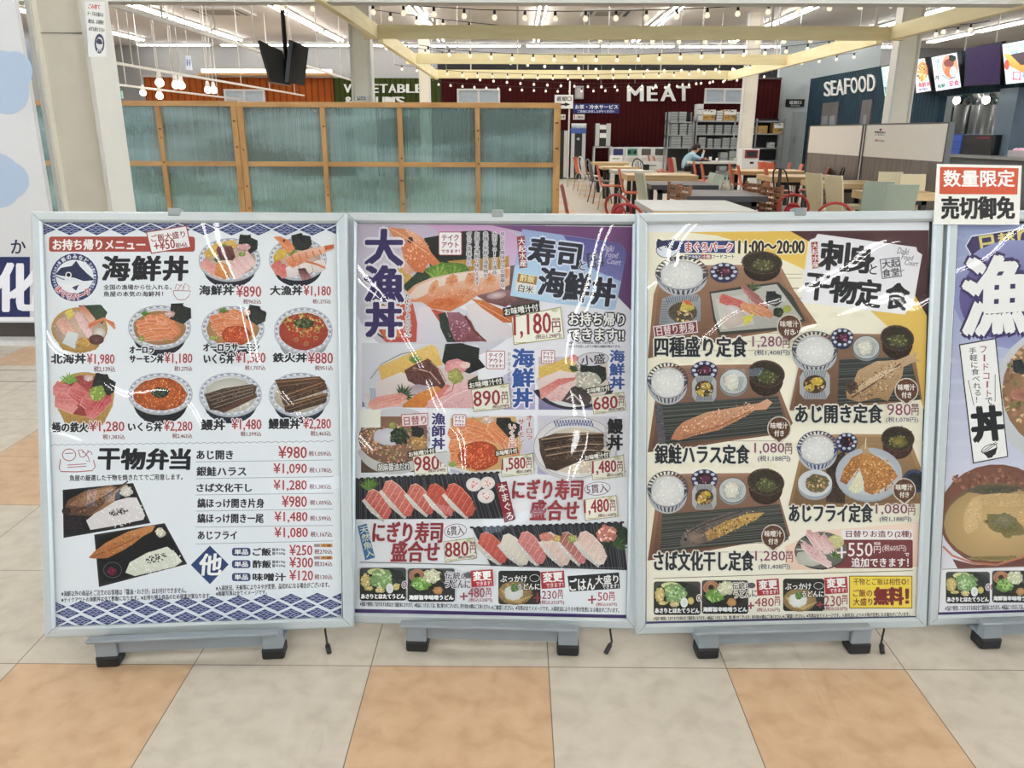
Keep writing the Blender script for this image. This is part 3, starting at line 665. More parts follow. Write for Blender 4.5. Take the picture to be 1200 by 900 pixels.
def poster_bowls(p):
    L, T, Rr, Bm = 49, 260.5, 401, 737
    p.poly([(48, 260), (394.5, 261.5), (401, 723.5), (63, 737.5)], (214, 219, 228), (210, 217, 230))
    lf = lambda y: 48.6+(y-260)*(63.8-48.6)/477; rg = lambda y: 394+(y-261)*6.4/462
    top = lambda x: 260.6+(x-49)*.004; bot = lambda x: 736.6-(x-64)*.0405
    for i in range(12):
        x = 81.8+31.6*i-31.6
        diamonds(p, x, 269+.05*i, 15, 6.6, (lf(269)+.2, rg(269)-.2, top, lambda x: 290))
        diamonds(p, x+15.8, 261+.05*i, 15, 6.6, (lf(262)+.2, rg(262)-.2, top, lambda x: 290))
    for i in range(13):
        x = 94.8+30.8*(i-1); dy = -.0335*(x-94.8)
        cp = (lf(725)+.2, rg(712)-.2, lambda x: 600, bot)
        diamonds(p, x, 710+dy, 13.8, 6.1, cp); diamonds(p, x-15.4, 718.6+dy, 13.8, 6.1, cp)
        diamonds(p, x, 727.2+dy, 13.8, 6.1, cp); diamonds(p, x-15.4, 735.6+dy, 13.8, 6.1, cp)
    p.rect(57.4, 277.2, 228.5, 295, (162, 66, 56), r=3)
    p.text('お持ち帰りメニュー', 62, 280.5, 170, 293, WH, .022, fat=.25)
    p.poly([(171, 271.6), (219, 264), (224.2, 290), (177, 297.6)], (150, 58, 62)); p.poly([(172.4, 272.6), (218, 265.4), (222.8, 289), (178, 296.2)], (224, 222, 228))
    p.text('ご飯大盛り', 177, 272.8, 217, 281, (140, 52, 58), .02, rot=-8); p.text('+¥50', 180.5, 281, 205, 292.5, (150, 50, 56), .02, rot=-8); p.text('税54込', 206, 284, 219.5, 290, (140, 70, 80), .01, rot=-8)
    emblem(p, 87, 325, 28)
    for i, ch in enumerate('街のみなと'):
        a = math.radians(-122+i*17); p.text(ch, 87+23.8*math.cos(a)-2.4, 324.6+23.8*math.sin(a)-2.4, 87+23.8*math.cos(a)+2.4, 324.6+23.8*math.sin(a)+2.4, WH, .02, rot=math.degrees(a)+90)
    for i, ch in enumerate('DAIKISUISAN'):
        a = math.radians(-38+i*8.4); p.text(ch, 87+24*math.cos(a)-1.2, 324.6+24*math.sin(a)-1.7, 87+24*math.cos(a)+1.2, 324.6+24*math.sin(a)+1.7, (190, 198, 220), .01, rot=math.degrees(a)+90)
    for i, ch in enumerate('OSAKASAKAI'):
        a = math.radians(-212+i*8.4); p.text(ch, 87+24*math.cos(a)-1.2, 324.6+24*math.sin(a)-1.7, 87+24*math.cos(a)+1.2, 324.6+24*math.sin(a)+1.7, (190, 198, 220), .01, rot=math.degrees(a)+90)
    for i, ch in enumerate('まぐろパーク'):
        a = math.radians(142-i*19); hh = .7 if ch == 'ー' else 3.6; p.text(ch, 87+22.6*math.cos(a)-3.2, 325+22.6*math.sin(a)-hh, 87+22.6*math.cos(a)+3.2, 325+22.6*math.sin(a)+hh, (176, 56, 70), .02, (226, 210, 218), rot=math.degrees(a)-90, hw=.7)
    for ch, a, b in (('海', 120.6, 151.5), ('鮮', 155.2, 188), ('丼', 192.2, 219.7)): p.text(ch, a, 300.4, b, 328.6, (28, 30, 36), .03, fat=.75, skew=.06)
    p.text('全国の漁場から仕入れる、', 121.4, 333.4, 201, 339.6, K_, .012); p.text('魚屋の本気の海鮮丼！', 121.4, 341.4, 191, 347.6, K_, .012)
    rd = (168, 84, 84); p.line([(203, 340.5), (203.6, 345), (207, 350), (211, 351.5), (217, 351), (221, 347.5), (223.6, 341), (203, 340.5)], .8, rd)
    for q in ([(205, 339), (207, 333), (212, 335)], [(208, 340), (213, 333.5), (216, 338)], [(214, 340), (217, 332), (222, 336), (221, 339.5)]): p.line(q, .8, rd)
    # --- bowls, top row
    p.grain = True
    chinabowl(p, 269, 304, 36.5, 25, (214, 190, 166))
    p.poly([(238, 296), (254, 284), (274, 281), (279, 289), (262, 296), (243, 303)], EGG, (206, 160, 80)); leaf(p, 262, 291, 8)
    nori(p, 290, 286, 11, 12); clump(p, 285, 290, 8, 4.5, (224, 170, 168), [(236, 194, 190), (210, 150, 150)], 14, 1.2)
    slices(p, 244, 312, 252, 318, 3, 18, 11, 32, (216, 140, 136), (232, 172, 166)); slices(p, 258, 316, 264, 319, 2, 17, 11, 100, (214, 140, 78), (200, 120, 60))
    slices(p, 292, 304, 276, 318, 4, 20, 9, 55, PINK, (232, 196, 194), (240, 220, 218)); slices(p, 260, 297, 270, 297, 3, 17, 9, 70, (112, 60, 58), (86, 46, 48)); leaf(p, 255, 306, 7, (70, 90, 60), (50, 66, 48)); clump(p, 284, 298, 4, 2.6, (140, 166, 80), [(160, 180, 96)], 5, .8)
    chinabowl(p, 349, 303, 34, 24.5, (214, 182, 168))
    nori(p, 353, 284, 11, -4); p.poly([(320, 301), (326, 292), (338, 293), (333, 303), (322, 307)], (214, 178, 66), (196, 160, 60)); leaf(p, 344, 298, 9, (112, 150, 60), (84, 122, 52), a0=-190)
    p.poly([(320.5, 278), (328, 277), (339, 282), (346, 291), (340, 297), (333, 293), (327, 284)], (206, 114, 66), (222, 142, 96)); p.ell(333, 282, 1.4, 1.5, (30, 22, 22)); p.line([(322, 279), (338, 291)], .6, (236, 180, 150))
    slices(p, 326, 314, 332, 318, 2, 16, 12, 60, (206, 98, 92), (218, 132, 126)); slices(p, 343, 318, 374, 312, 3, 14, 15, 80, (230, 218, 216), (212, 200, 200))
    p.poly([(334, 305), (346, 296), (366, 291), (381, 288), (391, 289), (389, 293), (378, 297), (362, 303), (350, 310), (343, 314), (338, 310)], (228, 196, 178), (206, 106, 60))
    for k in range(5): p.line([(342+k*8, 299-k*1.6), (345+k*8, 307-k*2)], 1.5, (206, 108, 66))
    p.poly([(380, 288), (391, 286.5), (391.5, 291), (381, 294)], (198, 92, 52)); p.line([(358, 306), (372, 310), (381, 314)], 2.4, (208, 112, 70)); p.poly([(349, 315), (357, 314), (366, 326), (354, 329)], (70, 36, 36), (176, 120, 124))
    # --- second row
    tub(p, 93, 385, 33, 25, (210, 180, 160), 12)
    p.poly([(92, 358), (118, 357), (126, 366), (120, 380), (104, 370)], (46, 66, 52), (70, 92, 64)); slices(p, 74, 382, 80, 386, 3, 18, 11, 55, (216, 156, 140), (230, 184, 172)); p.poly([(76, 366), (84, 361), (88, 370), (80, 375)], (216, 194, 92))
    p.poly([(92, 361), (98, 357), (112, 374), (106, 379)], (204, 112, 80), (226, 190, 172)); slices(p, 95, 376, 102, 386, 3, 20, 8, 68, (220, 176, 180), (230, 200, 200)); p.poly([(73, 402), (80, 388), (92, 391), (88, 409)], (214, 220, 222), (196, 206, 210)); clump(p, 98, 402, 9, 6, (202, 156, 78), [(222, 178, 98), (180, 130, 60)], 18, 1.2)
    for k in range(3): p.line([(104, 384-k*2), (122, 374-k*.5), (134+k*.6, 379+k*3)], 2.6, (196, 100, 62) if k % 2 else (216, 132, 90))
    p.ell(117, 390, 7, 6, (224, 218, 210), (190, 180, 176)); p.ell(113, 398, 9, 6, (110, 70, 66), (84, 52, 54))
    chinabowl(p, 187, 383, 37, 25.5, (196, 140, 90)); salmonset(p, 187, 384, 1.05); leaf(p, 170, 369, 8); nori(p, 211, 367, 12, 8); clump(p, 199, 368, 6, 3.5, (228, 184, 180), [(238, 204, 200)], 8, 1); clump(p, 166, 397, 4, 3, (150, 160, 80), [(170, 178, 96)], 5, .8)
    chinabowl(p, 273, 384, 37, 25.5, (206, 150, 96)); salmonset(p, 273, 378, 1.05); leaf(p, 262, 366, 8); nori(p, 300, 369, 11, 20); clump(p, 289, 366, 5, 3.5, (228, 190, 186), [(238, 204, 200)], 8, 1)
    clump(p, 277, 393, 17, 11.5, (196, 78, 40), [(214, 96, 52), (178, 62, 34), (226, 128, 84)], 90, 1.1, .06); clump(p, 250, 396, 5, 3, (170, 172, 90), [(186, 186, 110)], 5, .9)
    chinabowl(p, 355.5, 387, 34.5, 27, (186, 66, 48), (196, 206, 222)); p.specks(355, 378, 25, 12, 130, 1.6, [(150, 160, 70), (176, 170, 84), (110, 128, 60), (190, 120, 60), (200, 180, 120)]); clump(p, 356, 379, 11, 6, (66, 78, 50), [(84, 100, 60), (44, 52, 40), (110, 122, 70)], 50, 1.6)
    for x, y in ((354, 393), (362, 393), (370, 396), (359, 403), (372, 388), (347, 398)): p.ring(x, y, 2.6, 2.4, .8, (140, 156, 84), 12)
    # --- third row
    tub(p, 99, 463, 35, 27, (180, 76, 74), 22); leaf(p, 82, 448, 13, (128, 170, 76), (106, 150, 64), 11, -170, -15); nori(p, 121, 451, 13, 20); clump(p, 104, 443, 6, 4, (226, 190, 190), [(236, 206, 204)], 8, 1)
    slices(p, 76, 459, 78, 473, 2, 28, 17, 22, (200, 104, 104), (222, 146, 146), (232, 176, 176)); slices(p, 93, 462, 108, 474, 2, 26, 18, 40, (206, 116, 114), (190, 78, 80), (230, 168, 166)); slices(p, 120, 472, 112, 480, 2, 24, 14, -40, (186, 64, 70), (214, 120, 124), (228, 160, 162)); clump(p, 114, 461, 9.5, 9, (148, 172, 76), [(170, 190, 96), (122, 150, 60), (190, 204, 120)], 30, 1.6)
    chinabowl(p, 188, 461, 38, 24, (192, 92, 40), (42, 44, 52), 1.6); p.specks(188, 463, 30, 18, 260, 1.15, [(206, 108, 46), (180, 76, 32), (220, 132, 72), (232, 160, 104), (170, 66, 30)]); clump(p, 188, 460, 11, 6, (38, 48, 40), [(28, 36, 32), (60, 74, 56), (84, 96, 70)], 50, 1.6)
    chinabowl(p, 270, 462, 37, 25.5, RICE, (40, 46, 78)); p.specks(272, 476, 22, 9, 90, 1.3, [(230, 226, 214), (206, 198, 180), (196, 176, 146)])
    p.poly([(240, 462), (262, 455), (296, 450), (301, 453), (299, 462), (276, 472), (255, 481), (246, 480)], (84, 68, 58), (60, 46, 42)); p.poly([(255, 481), (276, 472), (300, 461), (302, 465), (280, 476), (262, 484)], (92, 60, 50))
    for k in range(4): p.line([(242+k*3, 466+k*4), (266+k*2, 459+k*4), (297, 452+k*3.4)], .8, (150, 132, 112)); 
    p.specks(268, 464, 24, 9, 70, .9, [(120, 100, 84), (50, 38, 36), (140, 120, 100)], -14)
    chinabowl(p, 351, 462, 36, 25.5, (206, 196, 176), (40, 46, 78))
    for q in ([(322, 445), (374, 441), (382, 447), (330, 462)], [(328, 462), (380, 446), (384, 456), (332, 474)], [(333, 473), (384, 460), (382, 472), (340, 484), (334, 482)]):
        p.poly(q, (96, 66, 46), (60, 44, 38)); p.line([(q[0][0]+2, q[0][1]+3), (q[1][0]-2, q[1][1]+2)], .9, (168, 122, 84)); p.line([(q[0][0]+2, q[0][1]+8), (q[1][0]-2, q[1][1]+6)], .6, (140, 110, 90))
    p.specks(352, 464, 26, 16, 80, .9, [(130, 96, 66), (44, 34, 32), (150, 116, 84)], -14)
    # --- names and prices
    p.grain = False
    kw = dict(bold=.022, halo=(214, 219, 228), hw=1.1, fat=.35)
    for s, a, b, c, d in (('海鮮丼', 233.7, 334.5, 274, 345.8), ('大漁丼', 316.7, 335, 354, 345.8), ('北海丼', 60, 414.7, 100.4, 426), ('オーロラ', 152, 405.8, 180, 414), ('サーモン丼', 152, 416, 191.5, 425.2), ('桶の鉄火', 61, 495, 103, 506.5), ('いくら丼', 150.4, 495, 190, 505.4), ('オーロラサーモン', 238.5, 402.6, 303.8, 411.6), ('いくら丼', 239.3, 414.7, 274, 426), ('鉄火丼', 320, 413.6, 359.4, 424.4), ('鰻丼', 236, 491.6, 263.5, 504), ('鰻鰻丼', 315, 490.6, 351.3, 502.6)): p.text(s, a, b, c, d, K_, **kw)
    for a in (('¥890', 277, 335, 306, 348, '税962込', 285, 350.5, 306, 356), ('¥1,180', 356, 335, 387.6, 348, '税1,275込', 366.6, 350.5, 387.6, 356), ('¥1,980', 102, 414.7, 134, 428, '税2,139込', 110, 429, 135, 436), ('¥1,180', 193, 414, 225.3, 427, '税1,275込', 204.4, 429, 225.3, 435), ('¥1,280', 105, 493.6, 145.6, 507, '税1,383込', 120.6, 509, 146.4, 515), ('¥2,280', 192.3, 493.6, 225.3, 506.5, '税2,463込', 202, 508, 225.3, 513.8), ('¥1,580', 276.4, 413, 311, 426.7, '税1,707込', 287, 428.3, 311, 434), ('¥880', 361, 413, 390, 426, '税951込', 369, 428.3, 390, 434), ('¥1,480', 271.6, 491, 306.2, 505, '税1,599込', 282, 505.7, 306.2, 511.3), ('¥2,280', 355.4, 490.4, 387.6, 504, '税2,463込', 364, 505, 387.6, 511)): price(p, *a)
    wavy(p, 58, 521.5, 391, 517, (96, 100, 116))
    # --- boxed meals
    rd = (160, 70, 80); p.ring(81, 533, 8.2, 7.4, 1, rd); p.line([(76, 531.5), (86, 531)], .9, rd); p.line([(91, 528), (96, 527), (103, 535), (105, 541), (101, 540)], 1, rd); p.line([(104, 529), (98, 536), (94, 535), (92, 529)], 1, rd); p.ell(97, 530, .8, .8, rd); p.line([(102, 528), (107, 530), (108, 533)], 1, rd)
    p.line([(71, 538), (69.4, 549), (71.5, 552.6), (90, 553), (108, 551.5), (111.6, 547), (109.5, 539)], 1.1, rd); p.line([(79, 545), (101, 543.6)], .9, rd); p.line([(79, 547.6), (101, 546.4)], .9, rd)
    for ch, a, b in (('干', 115.7, 139.5), ('物', 142.7, 169.5), ('弁', 172.5, 197), ('当', 200, 222.4)): p.text(ch, a, 526, b, 550, (28, 30, 36), .03, fat=.7, skew=.05)
    p.text('魚屋の厳選した干物を焼きたてでご用意します。', 81.6, 556, 214, 563, K_, .012, rot=-.6)
    p.grain = True; p.poly([(73.4, 574), (156, 566), (176.4, 613), (74.4, 630.4)], (40, 42, 44)); p.poly([(75, 576), (154, 568.4), (173, 611), (76.5, 627)], (24, 26, 28)); p.poly([(76, 607), (101, 604), (104, 621), (77, 626)], (34, 30, 34)); p.specks(88, 614, 8, 6, 30, 1.2, [(60, 40, 52), (46, 34, 42)])
    p.poly([(101, 610), (112, 601), (132, 588), (150, 583), (160, 583), (170, 604), (168, 609), (130, 617), (106, 621)], (222, 218, 222), (210, 206, 210)); p.specks(138, 602, 30, 15, 120, 1.2, [(234, 232, 234), (200, 196, 200), (220, 214, 214)], -12); p.specks(139, 600, 11, 4, 60, 1.3, [(40, 38, 44), (60, 54, 56)], -12); clump(p, 148, 575.6, 7.4, 6.4, (220, 214, 208), [(232, 228, 224), (204, 196, 188)], 20, 1.2)
    p.poly([(73, 601), (80, 586), (100, 575), (130, 569), (140, 572), (150, 563), (148, 567), (134, 580), (120, 596), (104, 605), (90, 604), (78, 604)], (150, 110, 80), (86, 58, 44))
    p.poly([(80, 592), (100, 578), (130, 571), (136, 574), (118, 583), (96, 594)], (176, 134, 100), (140, 98, 70)); p.poly([(102, 606), (118, 594), (135, 578), (134, 588), (118, 598)], (176, 132, 92), (128, 88, 58)); p.line([(86, 600), (110, 590), (150, 564)], 1.6, (70, 46, 38)); p.specks(105, 588, 28, 10, 110, 1, [(70, 48, 38), (190, 150, 112), (110, 76, 54), (50, 36, 30)], -24); p.ell(78, 599, 5, 5, (60, 44, 38), (46, 36, 32), jit=.1)
    p.poly([(110.4, 626.4), (193, 613), (219.4, 661), (116, 688)], (44, 46, 48)); p.poly([(112.6, 628), (191.6, 615.4), (216, 659), (117.6, 685)], (24, 26, 28)); p.poly([(147, 671), (152, 659), (172, 648), (196, 640.6), (206, 648), (213.6, 658), (205, 664), (158, 675)], (218, 222, 210), (204, 208, 194)); p.specks(182, 658, 31, 13, 130, 1.2, [(230, 234, 222), (194, 198, 184)], -16); p.specks(183, 654, 13, 4.6, 64, 1.3, [(40, 42, 44), (58, 58, 56)], -16)
    p.poly([(104, 653.5), (110, 647), (124, 636), (150, 623), (176, 616), (182, 616), (178, 623), (168, 628), (158, 636), (146, 644), (126, 654), (110, 654.6)], (196, 134, 78), (164, 96, 50)); p.line([(112, 651), (140, 640), (164, 628)], .8, (110, 64, 38)); p.specks(140, 638, 32, 6, 60, 1, [(214, 160, 104), (140, 86, 48), (120, 70, 40)], -27); clump(p, 188, 624, 6, 5.6, (220, 214, 190), [(232, 228, 208)], 12, 1.2); p.ring(132, 668, 11, 9.5, 1, (76, 80, 84)); clump(p, 131, 669.6, 6, 4.6, (110, 30, 60), [(140, 40, 76), (80, 24, 46)], 14, 1.2)
    p.grain = False
    rows = (('あじ開き', 230.5, 528, 273, 538.4, '¥980', 326.4, 523, 359.4, 537, '税1,059込', 361.8, 528.6, 388, 534.6, 541.3, 539), ('銀鮭ハラス', 230.5, 547, 288.5, 557.8, '¥1,090', 320.7, 543, 359.4, 556.2, '税1,178込', 362.6, 548, 388.6, 554, 561, 558.5), ('さば文化干し', 230.5, 566.6, 295, 576.4, '¥1,280', 320.7, 562.5, 359.4, 575.6, '税1,383込', 362.6, 567.3, 388, 573.3, 580, 578), ('縞ほっけ開き片身', 231.6, 584.3, 309.4, 595, '¥980', 330.4, 581, 359.4, 594.2, '税1,059込', 363.4, 586, 388.6, 592, 599, 596.4), ('縞ほっけ開き一尾', 231.6, 602, 308.6, 612.8, '¥1,480', 321.8, 599.6, 360.2, 612.6, '税1,599込', 363.4, 604.4, 388, 610.4, 617.8, 615.7), ('あじフライ', 232, 622.6, 277.4, 632, '¥1,080', 321.8, 618, 360.5, 631.2, '税1,167込', 364, 623, 389, 629.4, 637.5, 633.8))
    for s, a, b, c, d, s2, e, f, g, h, s3, i, j, k, l, y0, y1 in rows:
        p.text(s, a, b, c, d, (40, 42, 50), .02, fat=.25); price(p, s2, e, f, g, h, s3, i, j, k, l); p.line([(229.5, y0), (310, (y0+y1)/2), (390.5, y1)], .55, (120, 126, 142))
    p.poly([(223.6, 662), (246, 639.4), (268, 661.4), (246, 684.6)], (40, 62, 112)); p.text('他', 234, 649, 259.5, 674, WH, .02, fat=.4, skew=.08)
    for y, s, q, x1, tx in ((642, 'ご飯', '¥250', 365.9, '税270込'), (656.4, '酢飯', '¥300', 366.7, '税324込'), (671.6, '味噌汁', '¥120', 366.7, '税130込')):
        p.rect(271.8, y, 293.6, y+9.4, (44, 62, 110), r=3); p.text('単品', 275, y+1.6, 290.6, y+7.8, WH, .02)
        p.text(s, 296.4, y+.2, 317.5 if len(s) < 3 else 334.7, y+9.2, (40, 42, 50), .022, fat=.3); price(p, q, 339.3, y-3.4, x1, y+8.6, tx, 368.6, y+1.4, 389.4, y+7.4)
        if y < 670:
            for k in range(2):
                p.rect(319, y+k*4.4+.3, 322.4, y+k*4.4+4, (110, 112, 124)); p.text(('並170g', '大250g')[k], 323, y+.4+k*4.4, 334, y+4+k*4.4, (70, 72, 84), .01)
            p.rect(368, y-4.6, 375, y-1, (150, 130, 130)); p.rect(375.5, y-4.8, 389.6, y-.8, (196, 140, 70)); p.text('大盛', 377, y-4.2, 388, y-1.4, (120, 60, 40), .01)
    kk = (60, 62, 74)
    p.text('※海鮮以外の商品をご注文のお客様は「醤油・わさび」はお付けできません。', 72, 690.4, 218, 697, kk, .01, rot=-1.7); p.text('※テイクアウトの海鮮丼は全て酢飯になります。※お持ち帰り商品のため税率が異なります。', 72, 697.6, 247, 703.6, kk, .01, rot=-1.7)
    p.text('※入荷状況、天候等によりネタが変更、品切れになる場合がございます。', 253, 684, 386, 690.4, kk, .01, rot=-1.9); p.text('※掲載写真は全てイメージです。', 253, 692, 312.7, 697.6, kk, .01, rot=-1.9)

# shared pictures of the noodle bowls
def udon_a(p, x0, y0, x1, y1):
    w, h = x1-x0, y1-y0; X = lambda t: x0+w*t; Y = lambda t: y0+h*t
    p.rect(x0, y0, x1, y1, (66, 70, 72), (30, 30, 32), r=3); p.ell(X(.5), Y(.42), w*.5, h*.41, (38, 40, 38), (30, 32, 32)); p.ell(X(.8), Y(.3), w*.16, h*.22, (34, 38, 38), (46, 52, 50), jit=.1)
    p.ell(X(.36), Y(.12), w*.2, h*.1, (196, 200, 140)); clump(p, X(.13), Y(.4), w*.11, h*.22, (206, 186, 118), [(220, 204, 140), (180, 156, 92)], 16, 1.5); clump(p, X(.46), Y(.34), w*.25, h*.3, (136, 170, 112), [(160, 192, 132), (110, 150, 92), (186, 206, 160), (88, 126, 76)], 60, 2)
    clump(p, X(.44), Y(.68), w*.1, h*.09, (204, 186, 130), [(220, 204, 150)], 8, 1.2); p.ell(X(.65), Y(.63), w*.08, h*.15, (196, 200, 206), (220, 224, 226)); p.ell(X(.79), Y(.58), w*.07, h*.11, (200, 188, 110), (178, 160, 90)); clump(p, X(.2), Y(.64), w*.1, h*.06, (196, 176, 110), [(210, 194, 130)], 6, 1.2)
    p.text('あさりとほたてうどん', X(.03), Y(.8), X(.97), Y(.94), WH, .024, (28, 28, 30), fat=.2, hw=.6)
def udon_b(p, x0, y0, x1, y1):
    w, h = x1-x0, y1-y0; X = lambda t: x0+w*t; Y = lambda t: y0+h*t
    p.rect(x0, y0, x1, y1, (70, 74, 78), (30, 30, 32), r=3); p.ell(X(.5), Y(.4), w*.46, h*.4, (46, 46, 40), (36, 36, 34))
    for k in range(4): p.ring(X(.2), Y(.22), w*(.17-.03*k), h*(.2-.03*k), 1.1, (164, 104, 76) if k % 2 else (190, 136, 104), 18)
    clump(p, X(.28), Y(.46), w*.2, h*.2, (110, 156, 70), [(136, 180, 92), (88, 130, 56), (160, 196, 120)], 40, 2); clump(p, X(.52), Y(.22), w*.19, h*.21, (206, 208, 176), [(226, 226, 204), (186, 190, 150), (214, 216, 190)], 46, 1.5); p.specks(X(.8), Y(.3), w*.12, h*.2, 30, 1.6, [(60, 62, 58), (90, 84, 76), (44, 44, 44)]); p.ell(X(.64), Y(.66), w*.1, h*.12, (190, 142, 92), (168, 120, 74), jit=.1)
    p.text('海鮮旨辛味噌うどん', X(.03), Y(.8), X(.97), Y(.94), WH, .024, (28, 28, 30), fat=.2, hw=.6)
def udon_c(p, x0, y0, x1, y1):
    w, h = x1-x0, y1-y0; X = lambda t: x0+w*t; Y = lambda t: y0+h*t
    p.rect(x0, y0, x1, y1, (36, 40, 40), (50, 48, 44), r=3); p.ell(X(.4), Y(.66), w*.4, h*.36, (170, 140, 90), (140, 112, 70))
    for k in range(9): p.line([(X(.06+.04*k), Y(.55+.03*k)), (X(.2+.05*k), Y(.86)), (X(.5+.04*k), Y(.96-.03*k))], 1.3, (206, 176, 120) if k % 2 else (184, 150, 96))
    p.ell(X(.36), Y(.66), w*.22, h*.22, (222, 224, 222), (206, 208, 204), jit=.08); clump(p, X(.38), Y(.52), w*.09, h*.12, (96, 138, 70), [(120, 160, 90), (70, 110, 54)], 14, 1.3)
    p.text('ぶっかけ', X(.05), Y(.14), X(.68), Y(.34), WH, .022, (30, 32, 34), hw=.7); p.ell(X(.86), Y(.22), w*.12, h*.11, (40, 42, 44)); p.ring(X(.86), Y(.22), w*.12, h*.11, .5, WH, 16); p.text('うどんに', X(.46), Y(.38), X(.98), Y(.56), WH, .022, (30, 32, 34), hw=.7)
def change_box(p, x0, y0, x1, y1):
    p.rect(x0, y0, x1, y1, (164, 44, 52), rot=-3.5); h = y1-y0
    p.text('変更', x0+2.5, y0+1.2, x1-2.5, y0+h*.62, WH, .03, rot=-3.5, fat=.3); p.text('できます！', x0+6, y0+h*.68, x1-1.5, y1-1.4, (230, 200, 204), .012, rot=-3.5)
def plus(p, x0, y0, x1, y1, c, w=1.9):
    cx, cy = (x0+x1)/2, (y0+y1)/2; p.line([(x0, cy+.4), (x1, cy-.4)], w, c); p.line([(cx, y0), (cx, y1)], w, c)
def yen(p, x0, y0, x1, y1, c=R2): p.text('税抜', x0, y0-(y1-y0)*.55, x1, y0-(y1-y0)*.12, c, .004); p.text('円', x0, y0, x1, y1, c, .01)
def price_card(p, q, num, nb, yb, tb, tax):
    p.poly(q, (150, 146, 96)); cx = sum(v[0] for v in q)/4; cy = sum(v[1] for v in q)/4
    p.poly([(cx+(x-cx)*.965, cy+(y-cy)*.94) for x, y in q], (226, 224, 212)); x1, y1 = q[1]
    for k in range(4): p.ring(x1-5-k*1.6, y1+3.4+(k % 2)*1.4, 2.2-.3*k, 2-.3*k, .6, (160, 158, 96), 10)
    p.line([(q[3][0]+2, q[3][1]-3), (q[3][0]+8, q[3][1]-2.6), (q[3][0]+14, q[3][1]-3.4)], .8, (170, 166, 110))
    p.text(num, *nb, (150, 44, 58), .008, rot=-4, skew=.04, fat=.2); p.text('円', *yb, (120, 50, 58), .01, rot=-4); p.text('税抜', yb[0], yb[1]-4, yb[2], yb[1]-1, (120, 60, 66), .004, rot=-4); p.text(tax, *tb, (110, 70, 74), .006, rot=-4)
def soup_label(p, cx, cy, w, h, rot=-9):
    p.rect(cx-w/2, cy-h/2, cx+w/2, cy+h/2, (40, 40, 40), rot=rot); p.text('お味噌汁付', cx-w*.46, cy-h*.4, cx+w*.46, cy+h*.4, (232, 230, 222), .02, rot=rot)
def takeout(p, x0, y0, x1, y1):
    p.rect(x0, y0, x1, y1, (168, 70, 78), r=2); e = .9; p.rect(x0+e, y0+e, x1-e, y1-e, (222, 220, 226), r=1.4); h = y1-y0; w = x1-x0; c = (148, 52, 62)
    p.text('テイク', x0+w*.14, y0+h*.12, x1-w*.14, y0+h*.38, c, .02); p.text('アウト', x0+w*.14, y0+h*.43, x1-w*.14, y0+h*.68, c, .02); p.text('できます！', x0+w*.12, y0+h*.75, x1-w*.1, y0+h*.9, c, .012)
def nigiri(p, x, y, L, wd, rot, c, c2, ed, rice=(216, 212, 206)):
    a = math.radians(rot); T = lambda u, v: (x+u*math.cos(a)-v*math.sin(a), y+u*math.sin(a)+v*math.cos(a))
    p.poly([T(-L*.4, wd*.2), T(L*.42, wd*.1), T(L*.5, wd*.62), T(0, wd*.74), T(-L*.44, wd*.6)], rice, tuple(int(k*.85) for k in rice)); p.specks(*T(0, wd*.55), L*.4, wd*.16, 18, 1, [(228, 226, 220), (190, 184, 176)], rot)
    q = [T(-L*.5, -wd*.1), T(-L*.42, -wd*.42), T(-L*.2, -wd*.52), T(L*.2, -wd*.46), T(L*.46, -wd*.2), T(L*.53, wd*.25), T(L*.44, wd*.48), T(.0, wd*.44), T(-L*.4, wd*.4)]
    p.poly(q, c, c2)
    for k in range(5): u = -L*.36+L*.17*k; p.line([T(u-L*.05, -wd*.44), T(u+L*.05, wd*.4)], .6, ed)
    p.line([q[0], q[1], q[2], q[3]], .9, ed)

